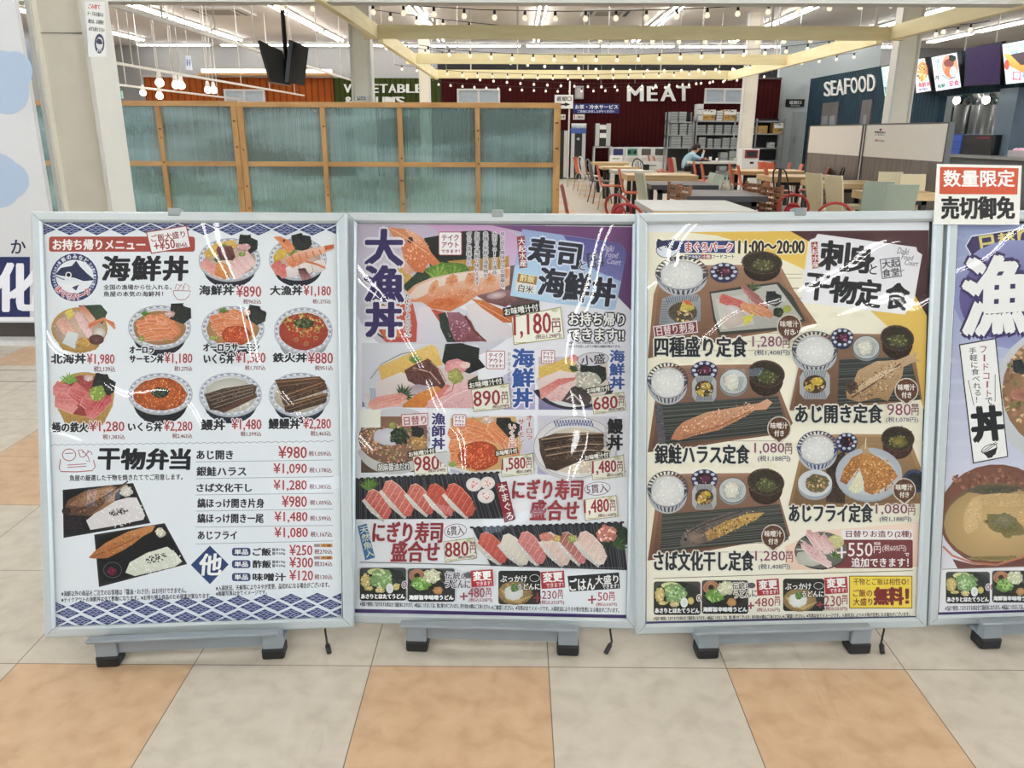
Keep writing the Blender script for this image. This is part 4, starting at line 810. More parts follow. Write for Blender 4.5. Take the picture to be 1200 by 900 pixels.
def poster_takeout(p):
    p.poly([(418, 262), (742, 265), (733.6, 724.6), (416, 718)], (214, 213, 224), (212, 216, 222))
    p.specks(575, 500, 160, 230, 120, 5, [(218, 217, 227), (210, 210, 221), (216, 218, 226)], long=2.5)
    p.poly([(418.6, 262.6), (640, 264), (612, 320), (520, 318), (418, 372)], (176, 164, 186), (208, 205, 218)); p.poly([(500, 263.4), (584, 264), (612, 280), (604, 330), (560, 300)], (188, 146, 186), (196, 176, 206))
    p.poly([(576, 264), (741.6, 266), (739.6, 364), (722, 346), (690, 318), (612, 272)], (112, 68, 120), (92, 56, 110))
    # large bowl of prawn and sashimi
    p.grain = True
    p.ell(516, 352, 100, 72, (206, 208, 218), (196, 196, 210), a0=28, a1=215); p.poly([(424, 380), (430, 371), (470, 398), (480, 400.6), (452, 400.6)], (200, 200, 208)); p.line([(441, 390), (449, 396), (453, 400)], 2, (40, 44, 56))
    p.poly([(497, 279), (542, 271), (572, 270), (588, 276), (596, 330), (560, 336), (510, 330), (500, 300)], (34, 42, 38), (28, 36, 34)); p.poly([(524, 306), (596, 300), (597, 326), (560, 328)], (182, 140, 66), (166, 120, 60))
    p.poly([(596, 312), (618, 308), (634, 318), (632, 356), (612, 372), (590, 350)], (120, 96, 88), (84, 66, 72)); p.poly([(462, 312), (474, 310), (484, 326), (478, 342), (466, 338)], (206, 170, 76), (190, 150, 64)); p.poly([(471, 336), (490, 318), (510, 310), (520, 326), (500, 340), (482, 345)], (52, 74, 54), (40, 58, 46))
    p.ell(524, 318, 25, 11, (112, 148, 56), (78, 118, 46), jit=.1); leaf(p, 516, 326, 20, (140, 172, 72), (98, 138, 54), 13, -170, -12); leaf(p, 532, 326, 17, (124, 160, 64), (88, 126, 50), 11, -160, -10)
    p.poly([(436, 352), (452, 354), (478, 350), (484, 356), (492, 392), (488, 401), (452, 401), (440, 380)], (200, 86, 66), (186, 72, 66)); p.poly([(448, 380), (466, 376), (470, 394), (456, 399), (448, 392)], (214, 130, 66), (200, 104, 50)); p.poly([(490, 360), (506, 358), (524, 386), (530, 401), (488, 401)], (220, 212, 220), (204, 202, 216)); p.poly([(436, 354), (448, 350), (454, 356), (438, 360)], (116, 146, 74))
    p.poly([(505, 362), (522, 366), (524, 384), (514, 376)], (190, 80, 60)); p.poly([(514, 368), (522, 366), (532, 390), (534, 401), (524, 401), (516, 384)], (36, 52, 44)); p.poly([(524, 366), (538, 366), (552, 376), (560, 394), (568, 400), (534, 401), (527, 386)], (150, 96, 112), (124, 66, 76)); p.specks(538, 386, 11, 14, 90, 1, [(206, 176, 196), (176, 130, 150), (110, 60, 80)], 50); p.line([(545, 370), (556, 388), (570, 400)], 3, (110, 50, 44))
    p.poly([(545, 358), (566, 352), (592, 376), (602, 386), (600, 396), (572, 401), (562, 392), (552, 374)], (224, 214, 218), (206, 204, 212)); p.poly([(552, 350), (566, 352), (600, 368), (604, 378), (590, 378), (566, 362)], (206, 118, 62), (190, 96, 50)); p.line([(560, 355), (598, 376)], 1, (230, 160, 110)); p.poly([(556, 345), (580, 336), (600, 342), (606, 352), (592, 360), (570, 354)], (150, 108, 112), (110, 70, 74)); p.ell(582, 346, 12, 4.5, (206, 190, 192), (160, 124, 128), rot=-8)
    p.poly([(474, 345), (486, 334), (504, 326), (530, 320.6), (556, 317), (578, 318), (598, 312), (597, 334), (578, 342), (560, 346), (545, 356), (528, 365), (508, 362), (494, 354), (482, 354)], (226, 206, 194), (206, 108, 58))
    p.poly([(478, 348), (488, 336), (506, 328), (530, 322), (556, 318.6), (590, 315), (590, 321), (556, 327), (531, 331), (512, 337), (496, 347), (486, 351)], (228, 216, 208), (216, 190, 176)); p.poly([(520, 350), (548, 338), (556, 342), (530, 356)], (214, 150, 112), (200, 110, 66))
    for x, y, rx, ry in ((508, 338, 5, 10), (530, 330, 7, 9), (552, 328, 7, 9), (574, 328, 7, 8), (592, 322, 5, 8)): p.ell(x, y, rx, ry, (206, 116, 66), (222, 166, 132), rot=24, jit=.12)
    p.specks(536, 346, 32, 8, 60, 1.4, [(196, 92, 46), (220, 140, 90), (232, 180, 150)], -14); p.ell(520, 356, 20, 6, (196, 96, 48), (206, 110, 60), rot=-6, jit=.1)
    p.poly([(454, 265), (463, 267.4), (474, 268), (487, 273), (498, 282), (506, 297), (516, 308), (508, 312), (502, 308), (496, 320), (486, 318), (476, 306), (470, 290), (460, 276)], (214, 138, 96), (200, 104, 62)); p.poly([(474, 268), (487, 273), (498, 284), (500, 292), (486, 284)], (226, 176, 150), (214, 140, 100)); p.specks(488, 296, 16, 18, 70, 1.5, [(186, 92, 54), (222, 150, 108), (232, 176, 144)], 30); p.ell(481, 281.4, 3.2, 3.6, (44, 26, 24)); p.line([(456, 267), (472, 276), (500, 296)], 1, (232, 180, 150)); p.poly([(470, 296), (478, 310), (486, 319), (476, 322), (468, 312)], (230, 200, 190), (210, 150, 120))
    for ch, a, b, c, d in (('大', 429, 269.5, 471, 311), ('漁', 428, 312, 472, 353.5), ('丼', 429.5, 355, 470, 394.5)): p.text(ch, a, b, c, d, (52, 42, 100), .03, (222, 218, 230), hw=2.4, fat=1.1)
    p.vtext('たいりょうどん', 474, 344, 482, 395, (48, 46, 60), .01, (224, 222, 228), 1.2)
    for s, x, y1 in (('ぜひご賞味あれ', 549.7, 312), ('お造りや海鮮で味わえます。', 559, 340), ('各種の新鮮な海産物を', 569.2, 326), ('大ボリュームの逸品', 579.6, 322), ('見た目も美味しさも豪華な', 589, 337)): p.vtext(s, x-3, 271.5, x+3, y1, (44, 44, 52), .008, (222, 216, 226), .9)
    takeout(p, 514, 271.6, 541.4, 299.4)
    # title card
    p.grain = False
    p.poly([(612, 268.6), (727, 285), (731, 291), (734.4, 297), (728, 330), (721, 362), (716, 363.6), (640, 354), (598, 346.6), (603, 310)], (140, 158, 204), (160, 190, 218)); p.poly([(660, 276), (727, 285), (734.4, 297), (728, 330), (700, 318), (676, 300)], (84, 78, 146), (110, 116, 176)); p.poly([(598, 346), (604, 312), (630, 300), (660, 330), (650, 354)], (156, 190, 220), (168, 198, 222))
    p.poly([(605.6, 277.6), (614.6, 276.4), (618, 313.4), (608.8, 314.6)], (138, 52, 58)); p.vtext('大起水産', 606.4, 278.6, 615.4, 312.6, WH, .02, slant=2.6)
    kw = dict(bold=.03, halo=(196, 206, 226), hw=1.6, fat=.8, rot=7)
    for ch, a, b, c, d in (('寿', 620, 279, 650, 310), ('司', 654, 285.6, 680, 314), ('海', 632, 315, 663, 347), ('鮮', 662, 320, 691, 353), ('丼', 694, 326, 720.4, 358)): p.text(ch, a, b, c, d, (38, 42, 56), **kw)
    p.text('と', 679, 306, 686.5, 316.6, (38, 42, 56), .02, (196, 206, 226), rot=7)
    p.rect(688, 296, 706.6, 313, (60, 62, 90), rot=-6); p.text('大起', 689.6, 297, 705, 304, (140, 150, 190), .02, rot=-6); p.text('食堂', 689.6, 305, 705, 312, (140, 150, 190), .02, rot=-6); p.line([(700, 311), (709, 307)], .8, (50, 52, 80))
    for s, a, b, c, d in (('Daiki', 706, 287, 719.4, 294.4), ('Food', 710, 295, 724, 302), ('Court', 711.6, 303.2, 727.6, 310)): p.text(s, a, b, c, d, (190, 184, 214), 0, skew=.2, rot=8)
    p.poly([(606.6, 319.4), (630.6, 323.6), (627.6, 345), (603.4, 341.2)], (206, 208, 206)); p.poly([(607.4, 320.4), (629.8, 324.4), (628.4, 334), (605.8, 330.4)], (146, 110, 58)); p.text('酢飯', 609.6, 322.4, 626.6, 330.6, (222, 206, 160), .018, rot=8); p.text('白米', 607.6, 334.2, 625, 342.8, (60, 56, 54), .012, rot=8)
    soup_label(p, 611, 362.8, 43, 10.4)
    price_card(p, [(599, 371.6), (657.4, 359.4), (661.6, 396.4), (602, 404.4)], '1,180', (602, 367.6, 645.6, 395.4), (647, 376.6, 656.6, 389.4), (627.7, 391, 657.6, 397.4), '(税込1,298円)')
    for s, a, b, c, d in (('お持ち帰り', 667, 367, 731.7, 381.6), ('できます!!', 666.7, 385.6, 731, 399.2)): p.text(s, a, b, c, d, (226, 226, 232), .03, (36, 38, 46), hw=1.7, rot=.6)
    p.text('※醤油・わさび等は別途ご用意しております。', 667, 400, 719.6, 403.2, (90, 90, 100), 0); p.text('※お店でお召し上がりの場合は価格が異なります。', 667, 404.2, 727, 407.6, (90, 90, 100), 0)
    # seafood bowl, large picture
    p.grain = True
    p.poly([(424, 402), (560, 404), (560, 478.4), (424, 477)], (208, 210, 220), (198, 196, 216)); p.poly([(590, 440), (627, 420), (627, 480), (590, 480)], (206, 205, 222), (166, 160, 208))
    p.poly([(424.4, 470), (432, 477), (424.4, 477)], (120, 110, 170)); p.ell(515, 470, 88, 66, (214, 214, 214), (202, 202, 204), a0=172, a1=300); p.poly([(427, 462), (515, 430), (560, 440), (560, 477), (438, 477)], (206, 190, 186)); p.poly([(430, 452), (438, 430), (444, 434), (446, 460), (440, 476), (434, 470)], (198, 200, 210)); p.hatch(((433, 455), (440, 455), (434, 470), (441, 472)), 5, .6, (104, 116, 160)); p.line([(434, 444), (448, 426), (470, 415), (500, 409)], .8, (80, 84, 100))
    p.poly([(443, 430), (480, 414), (506, 403.6), (512, 408), (519, 428), (480, 436), (447, 446)], (222, 186, 104), (206, 164, 84)); leaf(p, 486, 424, 11, (110, 150, 60), (82, 120, 50)); p.poly([(441, 448), (470, 436), (490, 446), (470, 456), (442, 470)], (216, 206, 204), (206, 190, 190))
    p.poly([(522, 403), (540, 402), (562, 408), (561, 420), (569, 430), (550, 438), (522, 428), (518, 424)], (34, 40, 40), (26, 32, 34)); p.poly([(474, 434), (488, 426), (502, 420), (512, 430), (522, 450), (518, 456), (500, 458), (478, 446)], (104, 62, 54), (84, 46, 46)); p.line([(484, 431), (504, 436), (516, 450)], 1.6, (190, 150, 136)); p.line([(505, 424), (516, 434), (523, 448)], 1.4, (170, 128, 116)); p.specks(500, 442, 18, 10, 40, 1.2, [(126, 78, 70), (70, 38, 40)], 25)
    p.ell(534, 430, 13, 9.5, (222, 160, 162), (206, 130, 136), jit=.06); p.ell(545, 428, 6, 4, (228, 196, 186)); clump(p, 534, 441, 8, 9, (170, 172, 88), [(190, 190, 110), (146, 150, 70)], 18, 1.4); p.poly([(474, 456), (490, 450), (510, 454), (506, 464), (484, 464)], (150, 134, 146), (196, 180, 184)); leaf(p, 472, 464, 16, (70, 96, 66), (48, 70, 52), 10, -130, 30)
    slices(p, 458, 468, 452, 472, 2, 40, 11, -10, (214, 138, 128), (222, 160, 150), (232, 190, 180)); p.poly([(472, 474), (488, 462), (512, 452), (518, 456), (504, 470), (498, 477.6), (472, 477.4)], (214, 138, 66), (196, 112, 46)); p.poly([(502, 470), (524, 454), (560, 440), (560, 478), (500, 478)], (224, 182, 184), (210, 160, 166)); p.line([(506, 470), (530, 458), (532, 450)], 1.4, (204, 110, 112)); p.line([(512, 477), (530, 464), (560, 452)], .9, (236, 206, 204)); p.poly([(508, 464), (524, 450), (528, 452), (514, 468)], (206, 120, 112)); p.poly([(548, 446), (560, 440), (560, 450), (552, 452)], (60, 76, 58))
    takeout(p, 569.6, 411, 592, 432.6); p.vtext('かいせんどん', 594.4, 412, 599, 447, (60, 62, 76), 0)
    for ch, a, b, c, d in (('海', 601, 409, 625.6, 430.4), ('鮮', 601, 432, 625.4, 454), ('丼', 601.6, 455.4, 623.6, 477)): p.text(ch, a, b, c, d, (44, 84, 160), .03, (224, 224, 236), hw=1.5, fat=.6)
    soup_label(p, 569, 449, 42, 8.4); price_card(p, [(552, 456.6), (597, 448.6), (599, 478), (555, 482.6)], '890', (555, 457.6, 586, 475.4), (588, 462.6, 595.4, 472.4), (577, 474, 597, 478.6), '(税込979円)')
    # small seafood bowl
    p.poly([(631, 418), (711, 418), (712, 480.6), (631, 480)], (196, 190, 204), (120, 112, 160)); p.ell(672, 446, 50, 34, (44, 44, 66), (40, 40, 58), a0=20, a1=160); p.ell(672, 443, 44, 34, (216, 216, 218), (206, 206, 210), a0=0, a1=180); p.poly([(631, 426), (712, 420), (712, 452), (700, 464), (676, 473), (650, 470), (632, 458)], (210, 196, 190))
    p.poly([(631, 430), (652, 424), (668, 417), (674, 424), (676, 436), (640, 440), (631, 446)], (222, 186, 92), (206, 170, 84)); p.ell(672, 420, 6, 4, (214, 130, 130)); leaf(p, 672, 434, 10, (60, 84, 52), (44, 66, 44), 8, -150, 0); nori(p, 694, 438, 15, 6)
    for q, c, c2 in (([(632, 444), (656, 434), (678, 438), (676, 446), (650, 456), (634, 460)], (226, 210, 206), (214, 186, 184)), ([(632, 456), (654, 444), (676, 442), (668, 452), (646, 462), (634, 468)], (206, 110, 106), (220, 150, 144)), ([(640, 464), (656, 452), (672, 446), (674, 460), (660, 470), (644, 470)], (224, 192, 190), (214, 168, 168))): p.poly(q, c, c2)
    p.poly([(658, 470), (670, 454), (680, 450), (694, 466), (690, 475), (672, 474)], (52, 48, 50), (84, 72, 74)); p.line([(664, 468), (672, 462), (684, 474)], 2, (190, 170, 172)); clump(p, 689, 446, 15, 11, (204, 202, 188), [(222, 222, 212), (180, 178, 160), (150, 148, 130)], 70, 1.7)
    takeout(p, 634, 410, 650.4, 426.4); p.ell(695, 421, 18.6, 8.2, (206, 204, 216), rot=-4); p.ring(695, 421, 18.6, 8.2, .6, (60, 60, 76), rot=-4); p.text('小盛', 681, 415.6, 709, 427, (52, 52, 66), .02, rot=-6)
    p.vtext('海鮮丼', 714, 409.6, 732.4, 456.6, (48, 86, 160), .03, (222, 222, 234), 1.1, fat=.4); p.vtext('ハーフ', 711, 440, 716, 460, (60, 70, 110), 0)
    soup_label(p, 701, 456.4, 29, 7); price_card(p, [(692.4, 464.6), (731, 459), (734, 480.6), (695.4, 485.6)], '680', (695.4, 464.4, 723.6, 479.6), (725, 467.4, 731, 475.4), (713, 477.6, 731.6, 481.6), '(税込748円)')
    # fisherman's bowl
    p.poly([(423, 487), (500, 487), (501, 553), (423, 554)], (120, 96, 84), (90, 70, 60)); p.ell(462, 522, 44, 34, (206, 204, 204), (190, 190, 192), a0=10, a1=170); p.ell(462, 514, 42, 30, (150, 112, 92), (120, 86, 70)); p.ell(466, 488, 30, 10, (196, 196, 204), a0=180, a1=360); p.specks(462, 520, 36, 24, 240, 2, [(176, 136, 110), (204, 176, 150), (120, 80, 66), (150, 150, 80), (90, 66, 54), (196, 120, 100)]); p.specks(434, 514, 12, 20, 40, 2, [(204, 160, 140), (160, 110, 90)])
    p.ell(455, 512, 18, 10, (206, 206, 216), (190, 190, 204), jit=.08); clump(p, 468, 511, 11, 10, (44, 58, 46), [(30, 40, 34), (70, 90, 60)], 40, 2.2); clump(p, 491, 518, 10, 9, (190, 146, 86), [(210, 170, 110), (150, 106, 60)], 16, 2); nori(p, 489, 506, 7); clump(p, 460, 499, 4, 4, (150, 160, 80), [(170, 180, 90)], 5, 1)
    p.rect(421.4, 480.4, 446, 501, (216, 217, 206)); p.poly([(470, 485.6), (501.6, 483.6), (502, 498.4), (471, 500.4)], (176, 80, 86)); p.poly([(471, 486.4), (500.8, 484.6), (501.2, 497.6), (471.8, 499.4)], (222, 214, 216)); p.text('日替り', 473.6, 487.4, 499.6, 497.6, (164, 62, 70), .014, rot=-4)
    p.vtext('漁師丼', 505.4, 483.6, 522, 527, (56, 48, 110), .026, fat=.35); p.vtext('りょうしどん', 500, 500, 505, 528, (80, 80, 96), 0, (214, 214, 222), .6)
    p.text('胡麻醤油だれ', 443, 542.6, 480, 551.4, (222, 222, 222), .02, (40, 36, 34), rot=-3, hw=.9)
    soup_label(p, 494, 530.4, 33, 7.2); price_card(p, [(483.4, 535), (523, 528.4), (525.4, 556), (486, 558.4)], '980', (485.4, 534.4, 514.6, 551.4), (516, 538.6, 522, 547), (502, 549, 522, 553.6), '(税込1,078円)')
    # salmon and roe bowl
    p.poly([(527.6, 487), (626, 488), (626, 555), (527.6, 554)], (212, 212, 220), (186, 180, 210)); p.ell(565, 520, 60, 36, (208, 208, 212), (198, 198, 204), a0=20, a1=160); p.poly([(528, 490), (604, 488), (612, 520), (604, 548), (556, 553), (528, 546)], (206, 160, 100)); leaf(p, 554, 496, 9, (132, 160, 66), (100, 134, 54)); nori(p, 594, 503, 14, 10); clump(p, 572, 492, 8, 5, (226, 196, 184), [(236, 210, 200)], 8, 1.4)
    for dx, dy, w, h, rot in ((540, 508, 30, 14, -4), (536, 524, 20, 16, 4), (566, 505, 44, 16, 24), (586, 512, 40, 14, 48), (600, 526, 26, 12, 60), (556, 514, 26, 8, -4), (538, 538, 20, 16, 0)): slices(p, dx, dy, dx, dy, 1, w, h, rot, (222, 140, 88), (208, 112, 66), (238, 196, 168))
    clump(p, 561, 534, 24, 17, (196, 76, 40), [(214, 98, 54), (178, 60, 34), (226, 130, 88)], 170, 1.3, .05); leaf(p, 530, 546, 8, (150, 170, 80), (120, 146, 64)); p.line([(528, 548), (560, 556), (600, 548)], 2, (214, 214, 216))
    takeout(p, 530.4, 485.4, 546.4, 500.4); p.vtext('オーロラ', 616, 486, 624.6, 516, (172, 60, 62), .02, (216, 214, 222), .8); p.vtext('サーモン', 606.6, 490.6, 615, 520, (172, 60, 62), .02, (216, 214, 222), .8); p.vtext('いくら丼', 595.6, 496, 605, 526, (196, 90, 80), .02, (236, 226, 222), .9)
    soup_label(p, 593.6, 529.6, 27, 7); price_card(p, [(586, 536.6), (624.4, 531), (626.4, 555), (588, 559.4)], '1,580', (588, 536.4, 615.6, 552), (617, 540, 623, 548.4), (605, 550.4, 623, 554.6), '(税込1,738円)')
    # eel bowl
    p.poly([(630, 487), (723, 488), (724, 558), (629.6, 556)], (204, 202, 216), (170, 164, 206)); p.ell(672, 535, 46, 27, (196, 196, 200), (190, 190, 194), a0=0, a1=180); p.ell(674, 524, 50, 37, (206, 204, 210), (214, 212, 216)); p.poly([(630, 504), (640, 494), (630, 492)], (206, 204, 214)); p.ring(674, 524, 49, 36, .6, (110, 112, 130)); p.ring(674, 525, 42, 29, .6, (110, 112, 130))
    for k in range(14): x = 649+k*3.3; y = 491.6+abs(x-672)*.05; p.rect(x, y, x+1.8, y+3.6, (84, 96, 140)); p.rect(x+1.6, y+3.4, x+3.4, y+7, (96, 108, 150))
    p.ell(674, 528, 41, 27, (214, 204, 190), (204, 192, 176)); p.specks(680, 545, 26, 11, 120, 1.6, [(228, 220, 208), (190, 168, 140), (206, 190, 166)])
    p.poly([(631, 514), (650, 508), (690, 506.6), (708, 507), (710, 514), (714, 522), (700, 530), (676, 542), (652, 552), (640, 549), (634, 534)], (88, 68, 54), (58, 42, 36))
    for k, y in enumerate((512, 517.6, 524, 531)): p.line([(634+k*2, y+3), (660, y-.6), (690, y-4), (709, y-4.6+k)], 1.2, (168, 144, 116) if k != 1 else (30, 24, 24)); p.line([(635+k*2, y+5.4), (660, y+1.8), (690, y-1.6), (708, y-2)], 1.6, (40, 30, 28))
    p.specks(670, 526, 34, 14, 160, 1, [(110, 84, 64), (44, 34, 32), (140, 112, 86), (90, 66, 52)], -12); p.vtext('鰻丼', 711.6, 490, 730, 528, (34, 34, 42), .03, fat=.4); p.vtext('うなぎどん', 707, 500, 712, 526, (70, 70, 84), 0, (210, 208, 218), .6)
    soup_label(p, 699, 534.6, 30, 7.2); price_card(p, [(691.4, 541), (730.6, 532.6), (732.6, 558), (694.4, 562.6)], '1,480', (694, 539.6, 722, 556), (723.4, 544, 729.6, 552.4), (711, 554, 730, 558.4), '(税込1,628円)')
    # two trays of sushi
    def matt(q):
        p.poly(q, (44, 46, 52), (34, 36, 40)); p.hatch((q[0], q[1], q[3], q[2]), 60, .5, (92, 92, 104), .9); n = 24
        for k in range(n): t = k/(n-1); p.ell(q[0][0]+(q[1][0]-q[0][0])*t, q[0][1]+(q[1][1]-q[0][1])*t, 2.6, 1.4, (40, 42, 48), n=8)
    matt([(417, 561), (583, 553.6), (602, 607.6), (417, 608.4)]); leaf(p, 434, 572, 15, (110, 150, 66), (78, 118, 52), 11, -175, -30)
    nigiri(p, 444, 590, 38, 19, 44, (206, 112, 100), (192, 84, 78), (230, 180, 170)); nigiri(p, 467, 583, 48, 20, 46, (214, 128, 114), (194, 88, 80), (234, 190, 178)); nigiri(p, 494, 584, 40, 19, 44, (206, 112, 98), (190, 84, 76), (230, 176, 164)); nigiri(p, 517, 585, 42, 20, 46, (194, 84, 68), (182, 74, 62), (212, 116, 98)); nigiri(p, 540, 585, 44, 20, 44, (196, 86, 70), (180, 72, 60), (222, 140, 124))
    for x, y, r in ((555.6, 567.6, 9.4), (571.6, 565.8, 8.6), (569.6, 581, 10)): p.ell(x, y, r, r*.86, (226, 222, 220), (206, 202, 200)); p.specks(x, y, r*.5, r*.45, 22, 1.3, [(186, 84, 84), (206, 130, 126), (224, 200, 196)])
    p.poly([(581, 567), (593.6, 563.6), (604, 608.6), (591.2, 612.6)], (140, 44, 54)); p.vtext('本まぐろ', 582.4, 566.4, 593, 609.6, (232, 226, 226), .02, slant=11, rot=-12)
    kw = dict(bold=.024, fat=.35, skew=.06)
    p.text('にぎり寿司', 601, 561.6, 682.6, 585, (146, 48, 56), **kw); p.text('盛合せ', 622, 586, 678, 609.4, (146, 48, 56), **kw); p.ring(700, 572.6, 15.4, 8, .7, (120, 70, 80), rot=-5); p.text('5貫入', 687.6, 567.4, 712, 578, (100, 60, 68), .01, rot=-5)
    price_card(p, [(682.6, 585.4), (722, 580), (724.4, 605.2), (686, 610)], '1,480', (684.6, 585, 713.4, 602.6), (715, 589.4, 721, 598.4), (701, 601.4, 722, 605.6), '(税込1,628円)')
    p.poly([(419, 616.6), (429.6, 613.6), (439.4, 653.4), (428, 656.6)], (58, 110, 166)); p.vtext('天然魚入', 420, 616, 430.6, 653, (222, 226, 190), .018, slant=9, rot=-12)
    p.text('にぎり寿司', 437.4, 611.4, 518.3, 635.6, (146, 48, 56), **kw); p.text('盛合せ', 459, 634.4, 514.7, 658, (146, 48, 56), **kw); p.ring(533.6, 622, 13.4, 8.2, .7, (120, 70, 80), rot=-8); p.text('6貫入', 524, 616.4, 543.4, 627.4, (100, 60, 68), .01, rot=-5)
    matt([(553, 618), (729, 612), (735, 668), (575, 663)]); p.ell(718, 628, 22, 13, (52, 68, 46), (44, 56, 44), jit=.1); leaf(p, 722, 640, 16, (70, 96, 56), (50, 74, 46), 10, -120, 20)
    nigiri(p, 578, 641, 42, 20, 40, (200, 96, 82), (186, 78, 70), (216, 130, 118)); nigiri(p, 604, 643, 42, 19, 42, (220, 212, 200), (206, 196, 182), (230, 224, 214)); nigiri(p, 624, 641, 42, 20, 46, (206, 130, 126), (194, 108, 108), (226, 170, 166)); nigiri(p, 652, 642, 44, 19, 46, (220, 196, 188), (208, 180, 172), (232, 214, 208)); nigiri(p, 672, 641, 42, 18, 46, (150, 96, 86), (196, 116, 112), (220, 190, 184)); nigiri(p, 694, 641, 44, 20, 44, (214, 180, 170), (222, 204, 196), (232, 212, 204))
    p.ell(640, 629, 8, 5, (206, 130, 116)); clump(p, 652, 631, 4.4, 4, (206, 176, 96), [(220, 190, 110)], 6, 1.2); clump(p, 671, 631, 6, 4.4, (170, 176, 96), [(196, 200, 130), (140, 150, 76)], 14, 1.2); clump(p, 711, 625, 12, 10, (206, 130, 116), [(224, 160, 146), (190, 110, 100), (230, 190, 180)], 20, 2.4)
    price_card(p, [(519.6, 634.4), (556.4, 629.6), (559, 654), (522, 658.6)], '880', (521.6, 634.6, 549, 652), (551, 638.6, 557.4, 648), (537, 650.6, 556.6, 654.6), '(税込968円)')
    p.line([(422, 658.4), (560, 661.6), (731, 665.6)], .9, (90, 92, 100))
    udon_a(p, 422, 665, 476, 703.4); p.text('or', 471.6, 681, 481.4, 688.6, (110, 60, 76), .012, (220, 216, 224), skew=.1); udon_b(p, 478, 665.8, 533.2, 704.8)
    p.text('伝統の', 522, 670, 548, 678.6, (60, 58, 66), .02, (216, 216, 224), rot=2); p.ell(549, 673.6, 5, 3.6, (90, 92, 100)); p.text('うどんに', 522, 679, 551, 688.4, (60, 58, 66), .02, (216, 216, 224), rot=2)
    change_box(p, 552.2, 667.6, 578, 687); c = (156, 56, 70); plus(p, 539, 694.4, 548, 703.4, c); p.text('480', 548.8, 688.4, 568, 699.8, c, .006); yen(p, 569.6, 692.6, 575.6, 699.8, c); p.text('(税込528円)', 549.4, 700.8, 577, 706, c, 0)
    udon_c(p, 584, 668.8, 633.4, 708.2); change_box(p, 634, 669.4, 661.6, 689.4); plus(p, 625, 694.8, 634.4, 706, c); p.text('230', 635, 692.4, 652.4, 702, c, .006); yen(p, 654, 694.6, 659.4, 701.6, c); p.text('(税込253円)', 633, 703.4, 661, 709, c, 0)
    p.grain = False; p.poly([(665, 675), (725.4, 670.8), (726.6, 689.6), (667.4, 693.4)], (38, 42, 44)); p.text('ごはん', 667.4, 677.4, 697, 691.6, WH, .024, rot=-3); p.text('大盛り', 697.6, 674, 724.4, 684.6, WH, .022, rot=-3); p.text('できます！', 706, 684.8, 724.6, 689.4, (220, 220, 224), .008, rot=-3)
    plus(p, 689, 697.6, 698.6, 707.8, c); p.text('50', 700.6, 694.2, 712.4, 704, c, .006); yen(p, 714, 697, 720, 703.8, c); p.text('(税込55円)', 698.6, 706.2, 723, 710.8, c, 0)
    p.text('※当店で使用しておりますお米は全て国産米になります。※商品につきましては、数に限りがございます。売り切れの際はご了承ください。', 422, 706.6, 575, 712, (70, 72, 82), .004, rot=1.3); p.text('※ご確認ください。※写真は全てイメージです。入荷状況によりネタ等が変更になる場合がございます。', 576, 710.6, 725.4, 716.2, (70, 72, 82), .004, rot=1.3)
    p.poly([(416, 713.4), (733.8, 720.6), (733.6, 724.4), (580, 723), (416, 719)], (76, 56, 116), (60, 46, 100))

# --- set-meal poster
def tray(p, q, c=(150, 108, 84), c2=(120, 84, 64)):
    p.poly(q, c, c2); cx = sum(v[0] for v in q)/len(q); cy = sum(v[1] for v in q)/len(q)
    p.poly([(cx+(x-cx)*.94, cy+(y-cy)*.93) for x, y in q], tuple(int(k*.9) for k in c), tuple(int(k*.86) for k in c2))
    xs = [v[0] for v in q]; ys = [v[1] for v in q]
    q2 = [(cx+(x-cx)*.9, cy+(y-cy)*.88) for x, y in q]
    ya, yb = min(v[1] for v in q2), max(v[1] for v in q2)
    xl, xr = min(v[0] for v in q2)+6, max(v[0] for v in q2)-6
    p.hatch(((xl, ya+3), (xl, yb-3), (xr, ya+3), (xr, yb-3)), 14, .5, tuple(int(k*.78) for k in c), .8)
def ricebowl(p, x, y, rx, ry, blue=False):
    dk = (54, 70, 120) if blue else (66, 70, 84)
    p.ell(x, y+ry*.3, rx*.95, ry*1.05, (200, 202, 208), (180, 182, 190))
    for k in range(30):
        a = math.radians(360*k/30); b = a+.1
        p.poly([(x+rx*math.cos(a), y+ry*math.sin(a)+.3), (x+rx*math.cos(b), y+ry*math.sin(b)+.3), (x+rx*.8*math.cos(b), y+ry*.3*(math.sin(b) > 0)+ry*(.8 if math.sin(b) <= 0 else .98)*math.sin(b)), (x+rx*.8*math.cos(a), y+ry*.3*(math.sin(a) > 0)+ry*(.8 if math.sin(a) <= 0 else .98)*math.sin(a))], dk)
    p.ring(x, y, rx, ry, .7, dk); p.ell(x, y+ry*.12, rx*.8, ry*.8, (228, 228, 226), (208, 208, 208), jit=.05); p.specks(x, y+ry*.12, rx*.76, ry*.76, 110, 1.3, [(236, 236, 234), (206, 206, 204), (220, 222, 224), (196, 198, 200)])
def soup(p, x, y, rx, ry, rot=8, c=(84, 92, 48), body=(62, 44, 38)):
    p.ell(x, y+ry*.5, rx*.9, ry*1.15, body, tuple(int(k*.75) for k in body)); p.ell(x, y, rx, ry, (96, 72, 58), (84, 60, 50), rot); p.ell(x, y+.5, rx*.93, ry*.9, (44, 42, 34), (56, 48, 38), rot); p.ell(x+rx*.05, y+ry*.25, rx*.55, ry*.5, c, (70, 70, 42), rot, jit=.12); p.specks(x, y+ry*.2, rx*.6, ry*.5, 24, 1.4, [(120, 126, 70), (60, 66, 40), (150, 146, 90)])
